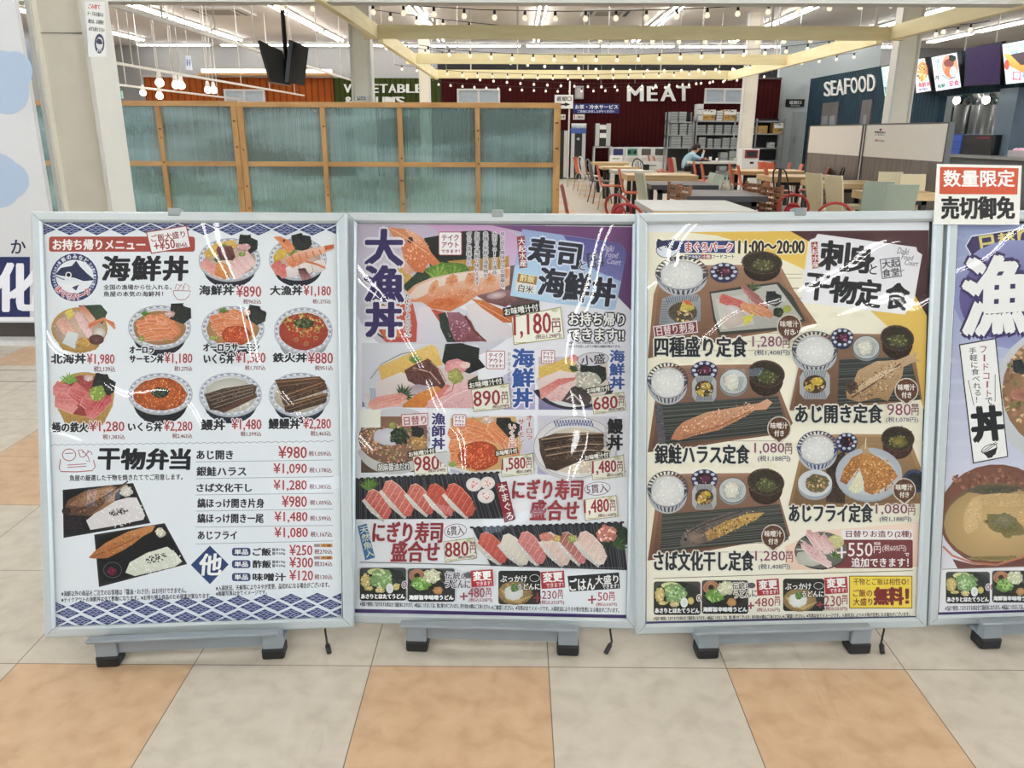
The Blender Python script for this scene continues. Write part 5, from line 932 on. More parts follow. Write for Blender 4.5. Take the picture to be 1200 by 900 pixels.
def pickles(p, x, y, rx, ry, c=(112, 46, 80)):
    p.ell(x, y+ry*.25, rx*.95, ry, (50, 58, 96), (40, 46, 78)); p.ell(x, y, rx, ry, (60, 70, 112), (48, 56, 96))
    for k in range(10): a = math.radians(36*k); p.ell(x+rx*.78*math.cos(a), y+ry*.78*math.sin(a), rx*.16, ry*.16, (196, 200, 214), n=8)
    p.ell(x, y, rx*.64, ry*.62, (40, 30, 40)); p.ell(x+rx*.12, y-ry*.05, rx*.36, ry*.4, c, tuple(int(k*.7) for k in c), jit=.14); p.specks(x, y, rx*.5, ry*.45, 10, 1.2, [(190, 120, 150), (90, 40, 70)])
def radish(p, x, y, rx, ry):
    p.ell(x, y+ry*.15, rx, ry, (150, 156, 160), (130, 138, 144)); p.ell(x, y, rx, ry, (170, 176, 178), (186, 190, 190)); p.ring(x, y, rx, ry, .8, (74, 84, 92)); p.hatch(((x-rx*.8, y-ry*.4), (x+rx*.8, y-ry*.4), (x-rx*.5, y+ry*.7), (x+rx*.5, y+ry*.7)), 12, .5, (110, 120, 126)); p.ell(x-rx*.1, y, rx*.5, ry*.62, (224, 222, 210), (204, 202, 186), jit=.16); p.specks(x-rx*.1, y, rx*.45, ry*.5, 22, 1.3, [(236, 236, 226), (196, 192, 176)])
def sidedish(p, x0, y0, x1, y1):
    cx, cy = (x0+x1)/2, (y0+y1)/2; w, h = (x1-x0)/2, (y1-y0)/2
    p.poly([(cx-w, cy-h*.5), (cx-w*.7, cy-h), (cx+w*.7, cy-h), (cx+w, cy-h*.6), (cx+w, cy+h*.6), (cx+w*.75, cy+h), (cx-w*.7, cy+h), (cx-w, cy+h*.6)], (176, 180, 184), (160, 164, 170))
    for a in (((x0+3, y0+.6), (x1-3, y0+.6), (x0+6, y0+h*.6), (x1-6, y0+h*.6)), ((x0+6, y1-h*.55), (x1-6, y1-h*.55), (x0+4, y1-.6), (x1-4, y1-.6))): p.hatch(a, 13, .8, (92, 98, 108))
    p.ell(cx, cy, w*.76, h*.62, (52, 40, 34), (70, 56, 46)); p.ell(cx+w*.15, cy-h*.2, w*.4, h*.28, (206, 172, 56), (186, 150, 44), jit=.1); p.ell(cx-w*.3, cy+h*.25, w*.28, h*.24, (190, 160, 52), jit=.12); p.specks(cx, cy+h*.1, w*.66, h*.5, 26, 2, [(206, 180, 70), (176, 120, 70), (120, 84, 54), (206, 186, 160), (90, 96, 44)])
def slate(p, q):
    p.poly(q, (62, 66, 64), (50, 52, 52)); p.hatch((q[0], q[3], q[1], q[2]), 16, .55, (104, 108, 102), .5); p.hatch((q[0], q[3], q[1], q[2]), 12, .4, (34, 36, 36), .8)
def badge(p, x, y, r):
    p.ell(x, y, r, r*1.02, (206, 196, 186)); p.poly([(x-r*.75, y+r*.6), (x+r*.75, y+r*.6), (x+r*.14, y+r*1.28), (x-r*.14, y+r*1.28)], (206, 196, 186)); q = r*.91; p.ell(x, y, q, q*1.02, (104, 66, 46), (88, 54, 40)); p.poly([(x-q*.72, y+q*.6), (x+q*.72, y+q*.6), (x, y+q*1.26)], (88, 54, 40))
    p.text('味噌汁', x-r*.72, y-r*.5, x+r*.72, y+r*.02, (226, 220, 212), .016); p.text('付き', x-r*.4, y+r*.16, x+r*.4, y+r*.66, (226, 220, 212), .016)
def setname(p, s, x0, y0, x1, y1, num, nx0, ny0, nx1, ny1, tax, tx0, ty0, tx1, ty1):
    p.text(s, x0, y0, x1, y1, (36, 40, 48), .024, (224, 222, 212), hw=1.5, fat=.3); p.text(num, nx0, ny0, nx1, ny1, (130, 60, 78), .004, (226, 222, 216), hw=1.1); yen(p, nx1+1, ny0+(ny1-ny0)*.35, nx1+9, ny1, (124, 70, 86)); p.text(tax, tx0, ty0, tx1, ty1, (86, 84, 92), .004, (224, 222, 212), hw=.8)
def arcs(p, x, y, c, n=4, r=9):
    for k in range(n): q = r*(1-k*.22); p.line([(x+q*math.cos(math.radians(a)), y-q*.62*math.sin(math.radians(a))) for a in range(0, 181, 20)], .5, c)
def grilled(p, pts, c, c2, specks_, spec, line=None):
    p.poly(pts, c, c2); p.specks(*specks_, spec)

def poster_sets(p):
    p.poly([(759, 262), (1089, 260), (1074, 724.6), (757.4, 731.6)], (214, 217, 224)); p.poly([(759.6, 272.4), (1088, 270), (1074, 721.6), (757.8, 728)], (224, 219, 198), (222, 217, 202))
    for i in range(9):
        for j in range(12):
            if (i*7+j*5) % 3: arcs(p, 950+(i % 5)*28+(j % 2)*14, 372+j*30, (212, 204, 176)); 
    for i in range(6): arcs(p, 780+i*24, 426, (210, 202, 174)); arcs(p, 780+i*24, 548, (210, 202, 174))
    p.poly([(803, 272), (930, 270.8), (948, 277), (943, 316), (920, 305.6), (880, 288), (840, 276)], (214, 174, 74), (222, 184, 86)); p.poly([(926, 270.8), (1088.4, 269.8), (1085.6, 372), (1070, 350), (1030, 330), (950, 284)], (74, 40, 46), (62, 34, 40)); p.poly([(1020, 364), (1072, 346), (1086, 370), (1083, 480), (1064, 430), (1046, 388)], (216, 180, 84), (206, 168, 76))
    p.poly([(920, 668), (920, 640), (960, 622), (1077.4, 612), (1076, 664)], (224, 200, 184), (218, 186, 168))
    p.poly([(958.2, 274), (1073.6, 289.6), (1075, 294.6), (1080.6, 298.4), (1069.6, 361), (1064, 363), (1060, 368.6), (938.4, 354), (949, 281), (955, 279)], (214, 212, 220), (220, 220, 228))
    p.poly([(950.4, 284), (958, 283), (959.4, 314), (952, 315)], (150, 54, 50)); p.vtext('大起水産', 950.6, 284.4, 959, 313.6, (226, 216, 216), .018, slant=1.2)
    kw = dict(bold=.032, fat=.7, rot=6)
    for ch, a, b, c, d in (('刺', 961.4, 283, 994, 316.6), ('身', 992.6, 288.4, 1023.6, 319.6), ('干', 944.4, 321.4, 971, 351.4), ('物', 973, 324.4, 1003.4, 355), ('定', 1004.4, 328, 1031.6, 359.6), ('食', 1038.6, 332, 1064.6, 362.4)): p.text(ch, a, b, c, d, (32, 34, 38), **kw)
    p.text('と', 1019, 309.6, 1027.4, 321.4, (32, 34, 38), .02, rot=6)
    k2 = (70, 72, 78); p.rect(1032, 302.4, 1055.6, 325.6, k2, rot=-7); p.rect(1033, 303.4, 1054.6, 324.6, (206, 206, 214), rot=-7); p.text('大起', 1033.6, 304, 1054, 313.6, k2, .03, rot=-7); p.text('食堂', 1034, 314.6, 1053.6, 324, k2, .03, rot=-7); p.line([(1050, 319), (1059.6, 316.6)], .8, k2)
    for s, a, b, c, d in (('Daiki', 1052, 290.6, 1065, 298), ('Food', 1057, 298.6, 1070, 304.6), ('Court', 1060.4, 305, 1076, 311.4)): p.text(s, a, b, c, d, (120, 120, 128), 0, skew=.2, rot=7)
    # tuna emblem and house name
    p.rect(791, 282, 861, 296.4, (48, 58, 110)); p.ell(782, 292, 13.4, 10.4, (206, 210, 220), rot=-8); p.poly([(769, 285), (771, 279.6), (776, 282), (786, 281), (790, 279), (794, 288), (797, 291), (788, 294), (778, 288), (769.6, 291)], (44, 50, 84)); p.ring(782, 292, 13.4, 10.4, .8, (44, 50, 84), rot=-8); p.ell(780, 289.6, 1.5, 1.5, WH); p.ell(780, 289.6, .9, .9, (20, 24, 40)); p.line([(769.6, 289), (775, 293.6)], .8, (44, 50, 84))
    p.text('まぐろパーク', 803.4, 284.4, 858.4, 294.8, (182, 60, 66), .03, (228, 220, 224), hw=1.1); p.rect(802.6, 298.2, 821.6, 303.6, (50, 60, 116)); p.rect(822, 298.2, 833.8, 303.6, (150, 60, 70)); p.text('街のみなと', 803.4, 299, 821, 302.8, WH, .012); p.text('小阪', 823.4, 299, 832.6, 302.8, (226, 206, 206), .012); p.text('フードコート', 834.6, 298.6, 860.4, 302.8, (60, 62, 76), .012); p.text('大阪・堺', 784, 301, 801, 306, (70, 74, 96), .006, rot=-14)
    p.text('11:00～20:00', 865.6, 281.8, 942.4, 297, (40, 38, 40), .01, (224, 212, 176), hw=1.2, skew=.03, fat=.5)
    # sashimi set
    p.grain = True
    tray(p, [(759.4, 420), (766, 345), (776, 318), (806, 311), (914, 310), (930, 340), (957.6, 379), (936, 384), (850, 398), (800, 412), (759.2, 420)], (172, 128, 100), (128, 90, 66)); soup(p, 893, 307.6, 24, 13.4, 4, (96, 92, 60), (52, 40, 36)); ricebowl(p, 799, 320, 31, 20); pickles(p, 848.4, 318.4, 16.6, 10.4)
    p.poly([(831, 342), (868, 336), (912, 330.4), (928, 346), (944, 376), (920, 386), (842, 393), (836, 374)], (60, 62, 58)); p.poly([(833, 344), (868, 339), (910, 333), (940, 374), (918, 383), (844, 389), (838, 372)], (186, 186, 180), (168, 166, 160)); p.poly([(838, 350), (874, 345), (884, 380), (846, 386)], (196, 194, 188))
    nori(p, 906, 350, 9, 10); leaf(p, 882, 340, 12, (86, 106, 66), (60, 80, 52), 9, -170, -20); slices(p, 852, 352, 866, 357, 3, 18, 11, 20, (196, 100, 92), (178, 76, 74), (216, 130, 120)); slices(p, 880, 344, 890, 356, 5, 26, 7, 36, (166, 100, 96), (140, 76, 76), (210, 180, 176)); p.ell(860, 374, 15, 9, (206, 190, 182), (190, 172, 164), rot=-20, jit=.06); p.ell(858, 363, 10, 5.4, (212, 204, 206), (196, 184, 184), rot=10); slices(p, 878, 362, 896, 365, 3, 22, 9, 30, (214, 146, 104), (198, 118, 76), (234, 186, 156)); p.poly([(870, 371), (878, 370), (884, 366), (880, 376), (873, 382)], (206, 196, 70)); clump(p, 912, 366, 6, 6, (50, 60, 46), [(70, 84, 56), (34, 40, 34)], 10, 1.6); p.ell(922, 362, 5, 4.4, (160, 166, 70))
    p.poly([(772, 380), (776, 350), (786, 346), (818, 345), (821, 350), (821, 376), (798, 380)], (150, 156, 166), (128, 134, 144)); p.hatch(((778, 348), (820, 346), (782, 356), (817, 353)), 15, .8, (84, 92, 106)); p.hatch(((776, 352), (774, 378), (784, 352), (782, 378)), 9, .7, (90, 98, 112)); p.ell(800, 366, 17, 12, (70, 60, 50), (90, 80, 66)); p.poly([(800, 353), (806, 351), (812, 356), (814, 362), (804, 366), (796, 364)], (206, 190, 84), (180, 160, 66)); p.poly([(800, 352), (808, 352), (812, 358), (804, 357)], (206, 100, 60)); p.specks(802, 370, 13, 7, 24, 2, [(206, 180, 80), (196, 140, 90), (60, 50, 44), (206, 190, 170)])
    badge(p, 924.6, 383, 14.6); p.poly([(765, 382.4), (816.6, 375.2), (818, 389.6), (767, 396)], (220, 214, 216)); p.poly([(766.4, 383.6), (815.6, 376.8), (816.6, 388.6), (768, 394.6)], (122, 50, 64)); p.text('日替り刺身', 769.4, 380.4, 814, 391, (228, 212, 214), .014, rot=-7)
    setname(p, '四種盛り定食', 767.4, 394.6, 875, 418.2, '1,280', 881.4, 394, 916, 408, '(税1,408円)', 884, 409.8, 925, 417)
    # grilled salmon set and mackerel set
    for dy in (0, 127):
        tray(p, [(759, 530+dy), (766, 480+dy), (773, 430+dy), (805, 428+dy), (907, 427+dy), (914, 458+dy), (926, 500+dy), (920, 508+dy), (894, 506.6+dy), (800, 524+dy)] if dy else [(759, 530), (766, 480), (773, 430), (805, 428), (907, 426.6), (914, 458), (929, 496), (920, 508), (860, 516), (800, 526)], (160, 118, 96), (112, 78, 60))
    slate(p, [(767, 474), (912, 464), (922, 506), (772, 522)]); p.poly([(768, 474), (776, 474), (780, 520), (771, 522)], (84, 84, 92))
    soup(p, 898, 438, 22, 16, 8); ricebowl(p, 782.4, 446, 24, 21); pickles(p, 825.4, 434, 15.6, 11); sidedish(p, 811, 440.6, 839.4, 470.4); radish(p, 859.6, 447.4, 16.8, 15)
    F1 = [(786, 514.6), (792, 503), (800.4, 494.6), (828, 483), (870, 476), (890, 472), (899, 467.4), (905, 471.6), (898, 480), (884, 481), (862, 494), (842, 504), (815, 510), (796, 516)]
    p.poly(F1, (206, 158, 128), (180, 116, 80)); p.specks(842, 491, 50, 11, 190, 1.2, [(222, 178, 146), (160, 98, 66), (196, 136, 96), (126, 76, 52), (230, 196, 172)], -20); p.line([(800, 512), (842, 500), (880, 482)], 1.4, (150, 92, 60)); badge(p, 913, 502, 14)
    setname(p, '銀鮭ハラス定食', 767.6, 521.4, 878, 543.4, '1,080', 884, 519, 919, 532.2, '(税1,188円)', 888, 534, 926, 541.4)
    slate(p, [(776, 602.6), (914, 591), (924, 632), (774, 646)]); soup(p, 897.4, 565, 22, 16, 8); ricebowl(p, 782.4, 573, 24, 21.4); pickles(p, 825.4, 561, 15.6, 11); sidedish(p, 811, 567.4, 839.4, 597); radish(p, 858.6, 574.4, 16.6, 15)
    p.poly([(796.8, 634.6), (800.5, 626), (810, 619), (824, 611), (850, 602), (877, 597), (896, 600.4), (886, 609), (866, 618), (851, 626), (831, 634.6), (815, 639), (798, 640)], (92, 86, 88), (104, 92, 84)); p.poly([(826, 624), (850, 611), (876, 602), (896, 600.4), (884, 610), (862, 620), (846, 628), (830, 634)], (196, 156, 84), (160, 120, 66)); p.specks(858, 615, 34, 8, 130, 1.2, [(90, 70, 46), (206, 170, 96), (60, 50, 38), (214, 184, 120)], -25); p.specks(816, 624, 18, 8, 70, 1.4, [(70, 66, 70), (150, 134, 124), (50, 48, 52)], -25); p.ell(814, 630, 9, 7, (150, 126, 112), (110, 92, 86), jit=.08); p.ell(803, 632, 2, 2, (50, 44, 46)); p.line([(806, 624), (830, 612), (870, 599)], 1, (40, 40, 44)); badge(p, 906, 628.6, 14)
    setname(p, 'さば文化干し定食', 766.6, 645.6, 883, 668.6, '1,280', 885, 645.6, 920, 658.6, '(税1,408円)', 889, 660.8, 926, 667.8)
    # horse-mackerel set
    tray(p, [(925, 480), (936, 428), (950, 394), (1000, 391), (1034, 391.6), (1072, 420), (1080, 468), (1030, 474), (926, 481)], (156, 116, 92), (122, 86, 66)); slate(p, [(983, 421), (1066, 417), (1078, 468), (981, 474)]); soup(p, 1051, 396, 20, 15, 10); ricebowl(p, 954.6, 409, 27, 21); pickles(p, 986.6, 395.6, 13.4, 11); radish(p, 1014.6, 407, 16, 14); sidedish(p, 936.6, 433, 972, 467.4)
    p.poly([(992, 467), (990.6, 456), (1000, 446), (1005, 434), (1027, 423), (1050, 422), (1068, 415), (1074, 412), (1072, 420), (1079.6, 423), (1070, 424.4), (1058, 430), (1057, 440), (1047, 456), (1040, 470), (1028, 466), (1006, 471)], (196, 166, 130), (160, 124, 86)); p.ell(997.6, 453.6, 7, 8, (60, 48, 42), (84, 66, 56), jit=.1); p.line([(997, 466), (1022, 450), (1055, 426)], 1.8, (92, 68, 50)); p.poly([(1004, 460), (1030, 444), (1052, 430), (1030, 436), (1006, 452)], (214, 196, 166), (196, 164, 124)); p.specks(1028, 446, 34, 14, 130, 1.2, [(120, 84, 56), (214, 190, 156), (150, 108, 72), (84, 60, 46)], -34); badge(p, 1061.6, 457, 14)
    setname(p, 'あじ開き定食', 932, 474, 1033.4, 495.6, '980', 1039, 473, 1066.6, 486.4, '(税1,078円)', 1037.7, 488.4, 1075, 495.4)
    # fried-fish set
    tray(p, [(924, 592), (936, 540), (950, 509.6), (1000, 508.6), (1036, 509), (1068, 520), (1079, 548), (1078, 590), (1000, 594), (925, 594)], (176, 140, 98), (140, 106, 70)); p.poly([(968, 540), (990, 528), (990, 590), (968, 588)], (60, 46, 38)); soup(p, 1052, 514, 19.6, 14.6, 4, (150, 136, 56), (86, 52, 46)); pickles(p, 992, 517.6, 12.6, 10.4, (44, 26, 30)); ricebowl(p, 958, 524.6, 24, 20, True); p.ell(1071, 564, 14, 14, (60, 74, 116), (50, 60, 96)); p.ell(1071, 565, 11, 11, (30, 38, 46))
    p.ell(1018, 557, 39, 31.4, (150, 160, 172)); p.ell(1018, 555.4, 39, 31, (188, 194, 202), (168, 176, 188)); p.ell(1018, 556, 31, 24, (196, 200, 208), (186, 192, 200)); p.ell(955, 570, 20, 16, (160, 168, 180), (150, 158, 170)); p.ell(955, 566, 20, 15.6, (184, 192, 202), (204, 208, 214)); p.ell(957.6, 566, 13.6, 11, (84, 80, 56), (110, 100, 70), jit=.1); p.specks(957, 567, 11, 9, 40, 1.8, [(196, 160, 100), (206, 170, 120), (110, 96, 56), (176, 120, 84)])
    fry = [(206, 154, 92), (150, 96, 46), (190, 132, 72), (222, 176, 118), (130, 80, 40)]
    q = [(984, 564), (988, 550), (998, 536), (1012, 530), (1016, 533), (1008, 546), (1000, 556), (992, 568)]; p.poly(q, (176, 116, 58), (150, 92, 44)); p.specks(999, 550, 17, 9, 90, 1.3, fry, -55)
    q = [(1006, 546), (1010, 532), (1016, 528), (1022, 532), (1030, 536), (1044, 546), (1052, 558), (1044, 566), (1032, 574), (1022, 580), (1013, 576), (1012, 562)]; p.poly(q, (190, 132, 70), (168, 108, 54)); p.specks(1028, 556, 20, 22, 230, 1.4, fry, -20); p.poly([(1008, 524), (1013, 519), (1014, 514), (1016, 523), (1020, 532), (1012, 532)], (176, 150, 110)); p.line([(1013.6, 526), (1014.6, 513)], 1, (220, 206, 180)); p.poly([(994, 572), (1002, 560), (1007, 551), (1012, 566), (1011, 575), (1001, 579)], (220, 220, 190), (204, 206, 176)); p.specks(1004, 570, 6, 7, 18, 1.2, [(232, 232, 210), (190, 190, 150)])
    badge(p, 1059.4, 574, 13.6); setname(p, 'あじフライ定食', 925, 590.6, 1022.4, 612, '1,080', 1026, 590.6, 1063, 603.4, '(税1,188円)', 1030.5, 605, 1067.4, 611.8)
    # extra sashimi
    p.rect(986, 620.6, 1070, 632.6, (220, 216, 218)); p.rect(978, 632.4, 1069.6, 665.8, (112, 50, 54), r=2); p.ell(962, 646, 31, 21.6, (70, 70, 64), (60, 60, 58)); p.ell(962, 644.4, 30.4, 21.4, (120, 122, 116), (96, 98, 94))
    for k in range(9): a = math.radians(150+k*16); p.line([(962+20*math.cos(a), 644.4+14*math.sin(a)), (962+29*math.cos(a), 644.4+20.4*math.sin(a))], 1.5, (40, 40, 42) if k % 2 else (206, 206, 200))
    p.ell(950, 654, 18, 10, (196, 200, 188), (176, 180, 168), jit=.08); p.ell(979, 635, 10, 8, (206, 200, 150), (190, 186, 120)); slices(p, 954, 634, 972, 640, 3, 30, 8, 56, (206, 150, 152), (226, 196, 196), (238, 220, 220)); slices(p, 952, 645, 962, 656, 3, 30, 8, 30, (210, 160, 162), (230, 206, 204), (238, 222, 222)); leaf(p, 978, 652, 10, (84, 120, 56), (60, 92, 46), 8, -140, 40)
    p.text('日替りお造り(2種)', 991.6, 621.8, 1068, 630.6, (116, 44, 56), .018); plus(p, 980.6, 640.4, 991.6, 654, (236, 228, 228), 2.2); p.text('550', 993.8, 636, 1022.4, 652, (236, 230, 230), .006); p.text('税抜', 1024, 635, 1032, 638.6, (226, 210, 210), 0); p.text('円', 1024, 640, 1032, 648, (230, 220, 220), .008); p.text('(税605円)', 1034, 638.4, 1062, 647, (226, 210, 210), 0); p.text('で', 1060, 648, 1065.4, 652, WH, .01); p.text('追加できます！', 998, 653.6, 1064.6, 664.4, WH, .022)
    p.grain = False; p.line([(766, 677.8), (920, 673), (1070, 668.6)], .8, (110, 100, 90))
    udon_a(p, 766, 681.4, 821, 720.6); p.text('or', 817, 697, 825, 704, (110, 60, 76), .012, (222, 218, 210), skew=.1); udon_b(p, 822.4, 680, 877, 719.2)
    p.text('伝統の', 858, 682.4, 880, 690.4, (60, 58, 66), .02, (220, 216, 206), rot=-3); p.ell(880.6, 686, 4.6, 3.4, (84, 86, 94)); p.text('うどんに', 860, 691.4, 887, 700, (60, 58, 66), .02, (220, 216, 206), rot=-3); change_box(p, 886.8, 678.6, 913, 697.4); c = (150, 62, 78); plus(p, 875.8, 706, 883.8, 713.6, c); p.text('480', 884.4, 700.6, 906.8, 710.6, c, .004); yen(p, 908, 702.4, 914, 709.4, c); p.text('(税込526円)', 887, 712.2, 914, 717.4, c, 0)
    udon_c(p, 917.6, 678, 966, 716); change_box(p, 966.4, 676.2, 993, 695.4); plus(p, 956.4, 705, 965, 712, c); p.text('230', 965.6, 698, 985.8, 710.4, c, .004); yen(p, 987, 701, 993, 708, c); p.text('(税込252円)', 966, 711, 993, 716, c, 0)
    p.rect(995, 674.6, 1069, 713, (96, 66, 40)); p.rect(995.9, 675.5, 1068.1, 712.1, (222, 196, 60)); p.text('干物とご飯は相性◎！', 1000, 677.6, 1064.4, 685.4, (112, 56, 42), .008); p.text('ご飯の', 999.6, 690.6, 1022, 699.2, (122, 42, 42), .022); p.text('大盛り', 1000, 701, 1022.2, 709.4, (122, 42, 42), .022); p.text('無料！', 1024.6, 688.4, 1064, 708.6, (122, 36, 40), .04, fat=.6)
    p.text('※当店で使用しておりますお米は全て国産米になります。※商品につきましては、数に限りがございます。売り切れの際はご了承ください。', 766, 721.4, 916, 726, (80, 78, 80), .004, rot=-.9); p.text('※ご確認ください。※写真は全てイメージです。入荷状況によりネタ等が変更になる場合がございます。', 917, 718.4, 1066, 723.4, (80, 78, 80), .004, rot=-1)
    p.poly([(757.8, 728.4), (900, 725), (1074.2, 721.8), (1074, 724.6), (757.4, 731.6)], (66, 64, 110))

# --- daily fisherman's bowl poster
def poster_daily(p):
    p.poly([(1123, 262), (1452, 262), (1408, 711), (1100, 720.6)], (136, 148, 192), (214, 214, 224)); p.poly([(1104, 664), (1412, 654), (1408, 711), (1100, 720.6)], (218, 216, 222))
    for j in range(13):
        for i in range(5): arcs(p, 1120+i*19+(j % 2)*9.5-j*1.2, 282+j*24, (160, 170, 206) if j < 6 else (196, 198, 218), 4, 9)
    p.poly([(1131, 288), (1138.6, 276), (1260, 258), (1268, 280), (1258, 290), (1140, 303.6)], (214, 214, 230)); p.poly([(1132.4, 288), (1139, 277.4), (1259, 259.6), (1266, 280), (1257, 288.6), (1140.6, 302)], (52, 42, 90))
    for ch, a, b, c, d in (('日', 1149, 276, 1165, 296.6), ('替', 1170, 272.4, 1189, 291), ('り', 1193, 268, 1206, 289)): p.text(ch, a, b, c, d, (206, 190, 110), .02, rot=-9, fat=.3)
    p.ell(1190, 345, 74, 64, (72, 58, 116), (134, 140, 188)); p.ell(1168, 350, 44, 46, (66, 54, 110), (90, 82, 140)); p.text('漁', 1130, 301, 1204, 391, (232, 230, 238), .03, (58, 46, 92), hw=3, rot=-4, fat=1.6, skew=.1); p.text('師', 1214, 296, 1284, 384, (232, 230, 238), .03, (58, 46, 92), hw=3, rot=-4, fat=1.6)
    p.grain = True; p.ell(1254, 464, 92, 86, (206, 208, 214), (196, 198, 206)); p.ell(1254, 458, 80, 74, (168, 132, 96), (140, 104, 72)); p.specks(1250, 456, 76, 70, 420, 4, [(190, 150, 110), (206, 180, 140), (120, 84, 60), (160, 110, 90), (100, 110, 60), (206, 160, 130), (60, 60, 44)])
    nori(p, 1196, 430, 9); p.ell(1198, 462, 14, 8, (150, 92, 76), (176, 120, 96), jit=.1); p.line([(1178, 480), (1204, 470)], 1.6, (110, 120, 56)); leaf(p, 1204, 428, 8)
    p.grain = False; p.poly([(1123.6, 403.6), (1167, 396), (1181.4, 535.4), (1140, 543.4)], (40, 40, 44)); p.poly([(1125, 404.8), (1165.8, 397.6), (1180, 534.4), (1141.2, 541.8)], (226, 226, 232))
    p.vtext('フードコート', 1146.6, 404, 1156.6, 466, (150, 62, 74), .012, slant=7); p.text('で', 1155, 466, 1163, 474, (50, 50, 56), .01, rot=-6); p.vtext('手軽に食べれる！', 1134.4, 407, 1144, 472.4, (50, 50, 56), .012, slant=8); p.line([(1134.4, 445), (1141, 475)], .8, (60, 60, 66)); p.line([(1166, 438.6), (1166, 470.6)], .8, (60, 60, 66))
    p.text('丼', 1139.6, 476.4, 1174, 516.4, (28, 28, 32), .03, rot=-6, fat=1.4); p.poly([(1152, 531), (1168.6, 524), (1166.6, 532), (1163.6, 534), (1162.6, 536), (1157.6, 537), (1156, 534.6)], (34, 34, 38)); p.ring(1159, 525.6, 9.8, 4.6, .9, (34, 34, 38), rot=-22); p.line([(1149.6, 530), (1167, 518)], .8, (34, 34, 38)); p.line([(1151, 531.4), (1169, 519)], .8, (34, 34, 38))
    p.grain = True; p.ell(1168, 606, 68, 58, (126, 80, 58), (110, 66, 50)); p.ell(1168, 604, 68, 60, (132, 84, 66), (118, 74, 58)); p.specks(1168, 566, 54, 16, 160, 3, [(150, 100, 78), (110, 68, 54), (126, 84, 62), (96, 60, 48)]); p.ell(1169, 612, 64, 46, (92, 84, 60), (110, 92, 66)); p.ell(1169, 614, 63, 44, (206, 172, 118), (170, 140, 92))
    p.ell(1166, 574, 30, 6, (60, 66, 54), (96, 84, 64), jit=.2); p.ell(1176, 586, 38, 8, (190, 158, 108), (196, 164, 114)); p.ell(1178, 616, 24, 12, (96, 92, 50), (130, 116, 70), rot=18, jit=.2); p.ell(1176, 610, 13, 9, (140, 132, 104), (110, 104, 70), jit=.12); p.ell(1140, 604, 10, 22, (210, 180, 130), (204, 170, 118), rot=15); p.ell(1206, 606, 14, 12, (206, 170, 110), (196, 160, 104)); p.ell(1166, 654, 30, 3, (110, 104, 56), (150, 128, 80), jit=.2)
    p.grain = False; p.line([(1104.8, 640), (1116, 651), (1138.7, 659.4), (1168, 662), (1200, 652), (1222, 638)], 2.4, (176, 110, 84)); p.poly([(1104, 645), (1116, 653), (1138.7, 661), (1168, 663.6), (1200, 655), (1200, 664), (1104, 666)], (206, 204, 216))
    p.poly([(1116, 655), (1138.7, 661), (1168, 663), (1200, 654), (1222, 640), (1214, 663), (1122, 666)], (104, 62, 54)); p.line([(1104, 667), (1260, 662)], .8, (120, 110, 104))
    udon_a(p, 1108.4, 670, 1160, 707.2); p.text('or', 1155.6, 684.6, 1164.6, 691.4, (110, 60, 76), .012, (220, 216, 222), skew=.1); udon_b(p, 1162.6, 668.6, 1214.6, 706); p.text('※当店で使用しておりますお米は全て国産米になります。※商品につきましては、数に限りがございます。', 1107.6, 708.6, 1228, 714.6, (80, 78, 84), .004, rot=-1.2); p.poly([(1100, 717.6), (1410, 708.6), (1408, 711.4), (1100, 720.8)], (66, 50, 112))

stand(0, 'framed white menu poster with blue diamond borders and ten small rice bowl pictures', poster_bowls, ((113, 783.5), (333, 773)), (204,), ((381, 738), (383, 752), (386, 765)))
stand(1, 'framed lavender poster with a large prawn bowl above two rows of sushi', poster_takeout, ((476, 764.5), (678, 770)), (583,), ((715, 738), (717, 752), (710, 765)))
stand(2, 'framed cream poster with wooden trays of grilled fish set meals and a yellow box', poster_sets, ((817.5, 773.5), (1020, 767)), (938,), ((1036, 738), (1033, 752), (1034, 765)))
r4, W4, n4 = stand(3, 'framed blue poster with big white brush lettering above a bowl of miso soup', poster_daily, ((1149, 762), (1352, 755)), (), None)
# paper notice stuck on the upper edge of the last stand
H4 = BOARDS[3][6]; o4 = W4(0, 0, .004)
sg = plane_print(o4, n4)
def corner(px, py, k):
    v = ray(px, py); q = CAM+v*((o4-CAM).dot(n4)/v.dot(n4)); return q+n4*k
cs = [(1098.4, 192), (1197.4, 194), (1194.4, 263.4), (1094, 263)]
ps = MB().hexa([corner(a, b, 0) for a, b in cs[::-1]], [corner(a, b, -.0018) for a, b in cs[::-1]], mat('notice_paper', S(222, 224, 220, 1.14), .4, var=.01))
notice = tag(ps.build('paper_notice'), 'red and white laminated notice stuck above the blue brush-lettered poster', 'notice')
sg.poly([(1101.6, 195.6), (1193.6, 197.2), (1192, 228), (1100.6, 227.4)], (190, 76, 46)); sg.text('数量限定', 1105.8, 199.4, 1188.6, 218.8, WH, .02, fat=.25); sg.text('売切御免', 1103.6, 230.6, 1188.4, 256.4, (38, 38, 40), .03, fat=.5)
for v in range(len(sg.v)): sg.v[v] = tuple(Vector(sg.v[v])+n4*.0004)
sg.build('notice_print', notice)

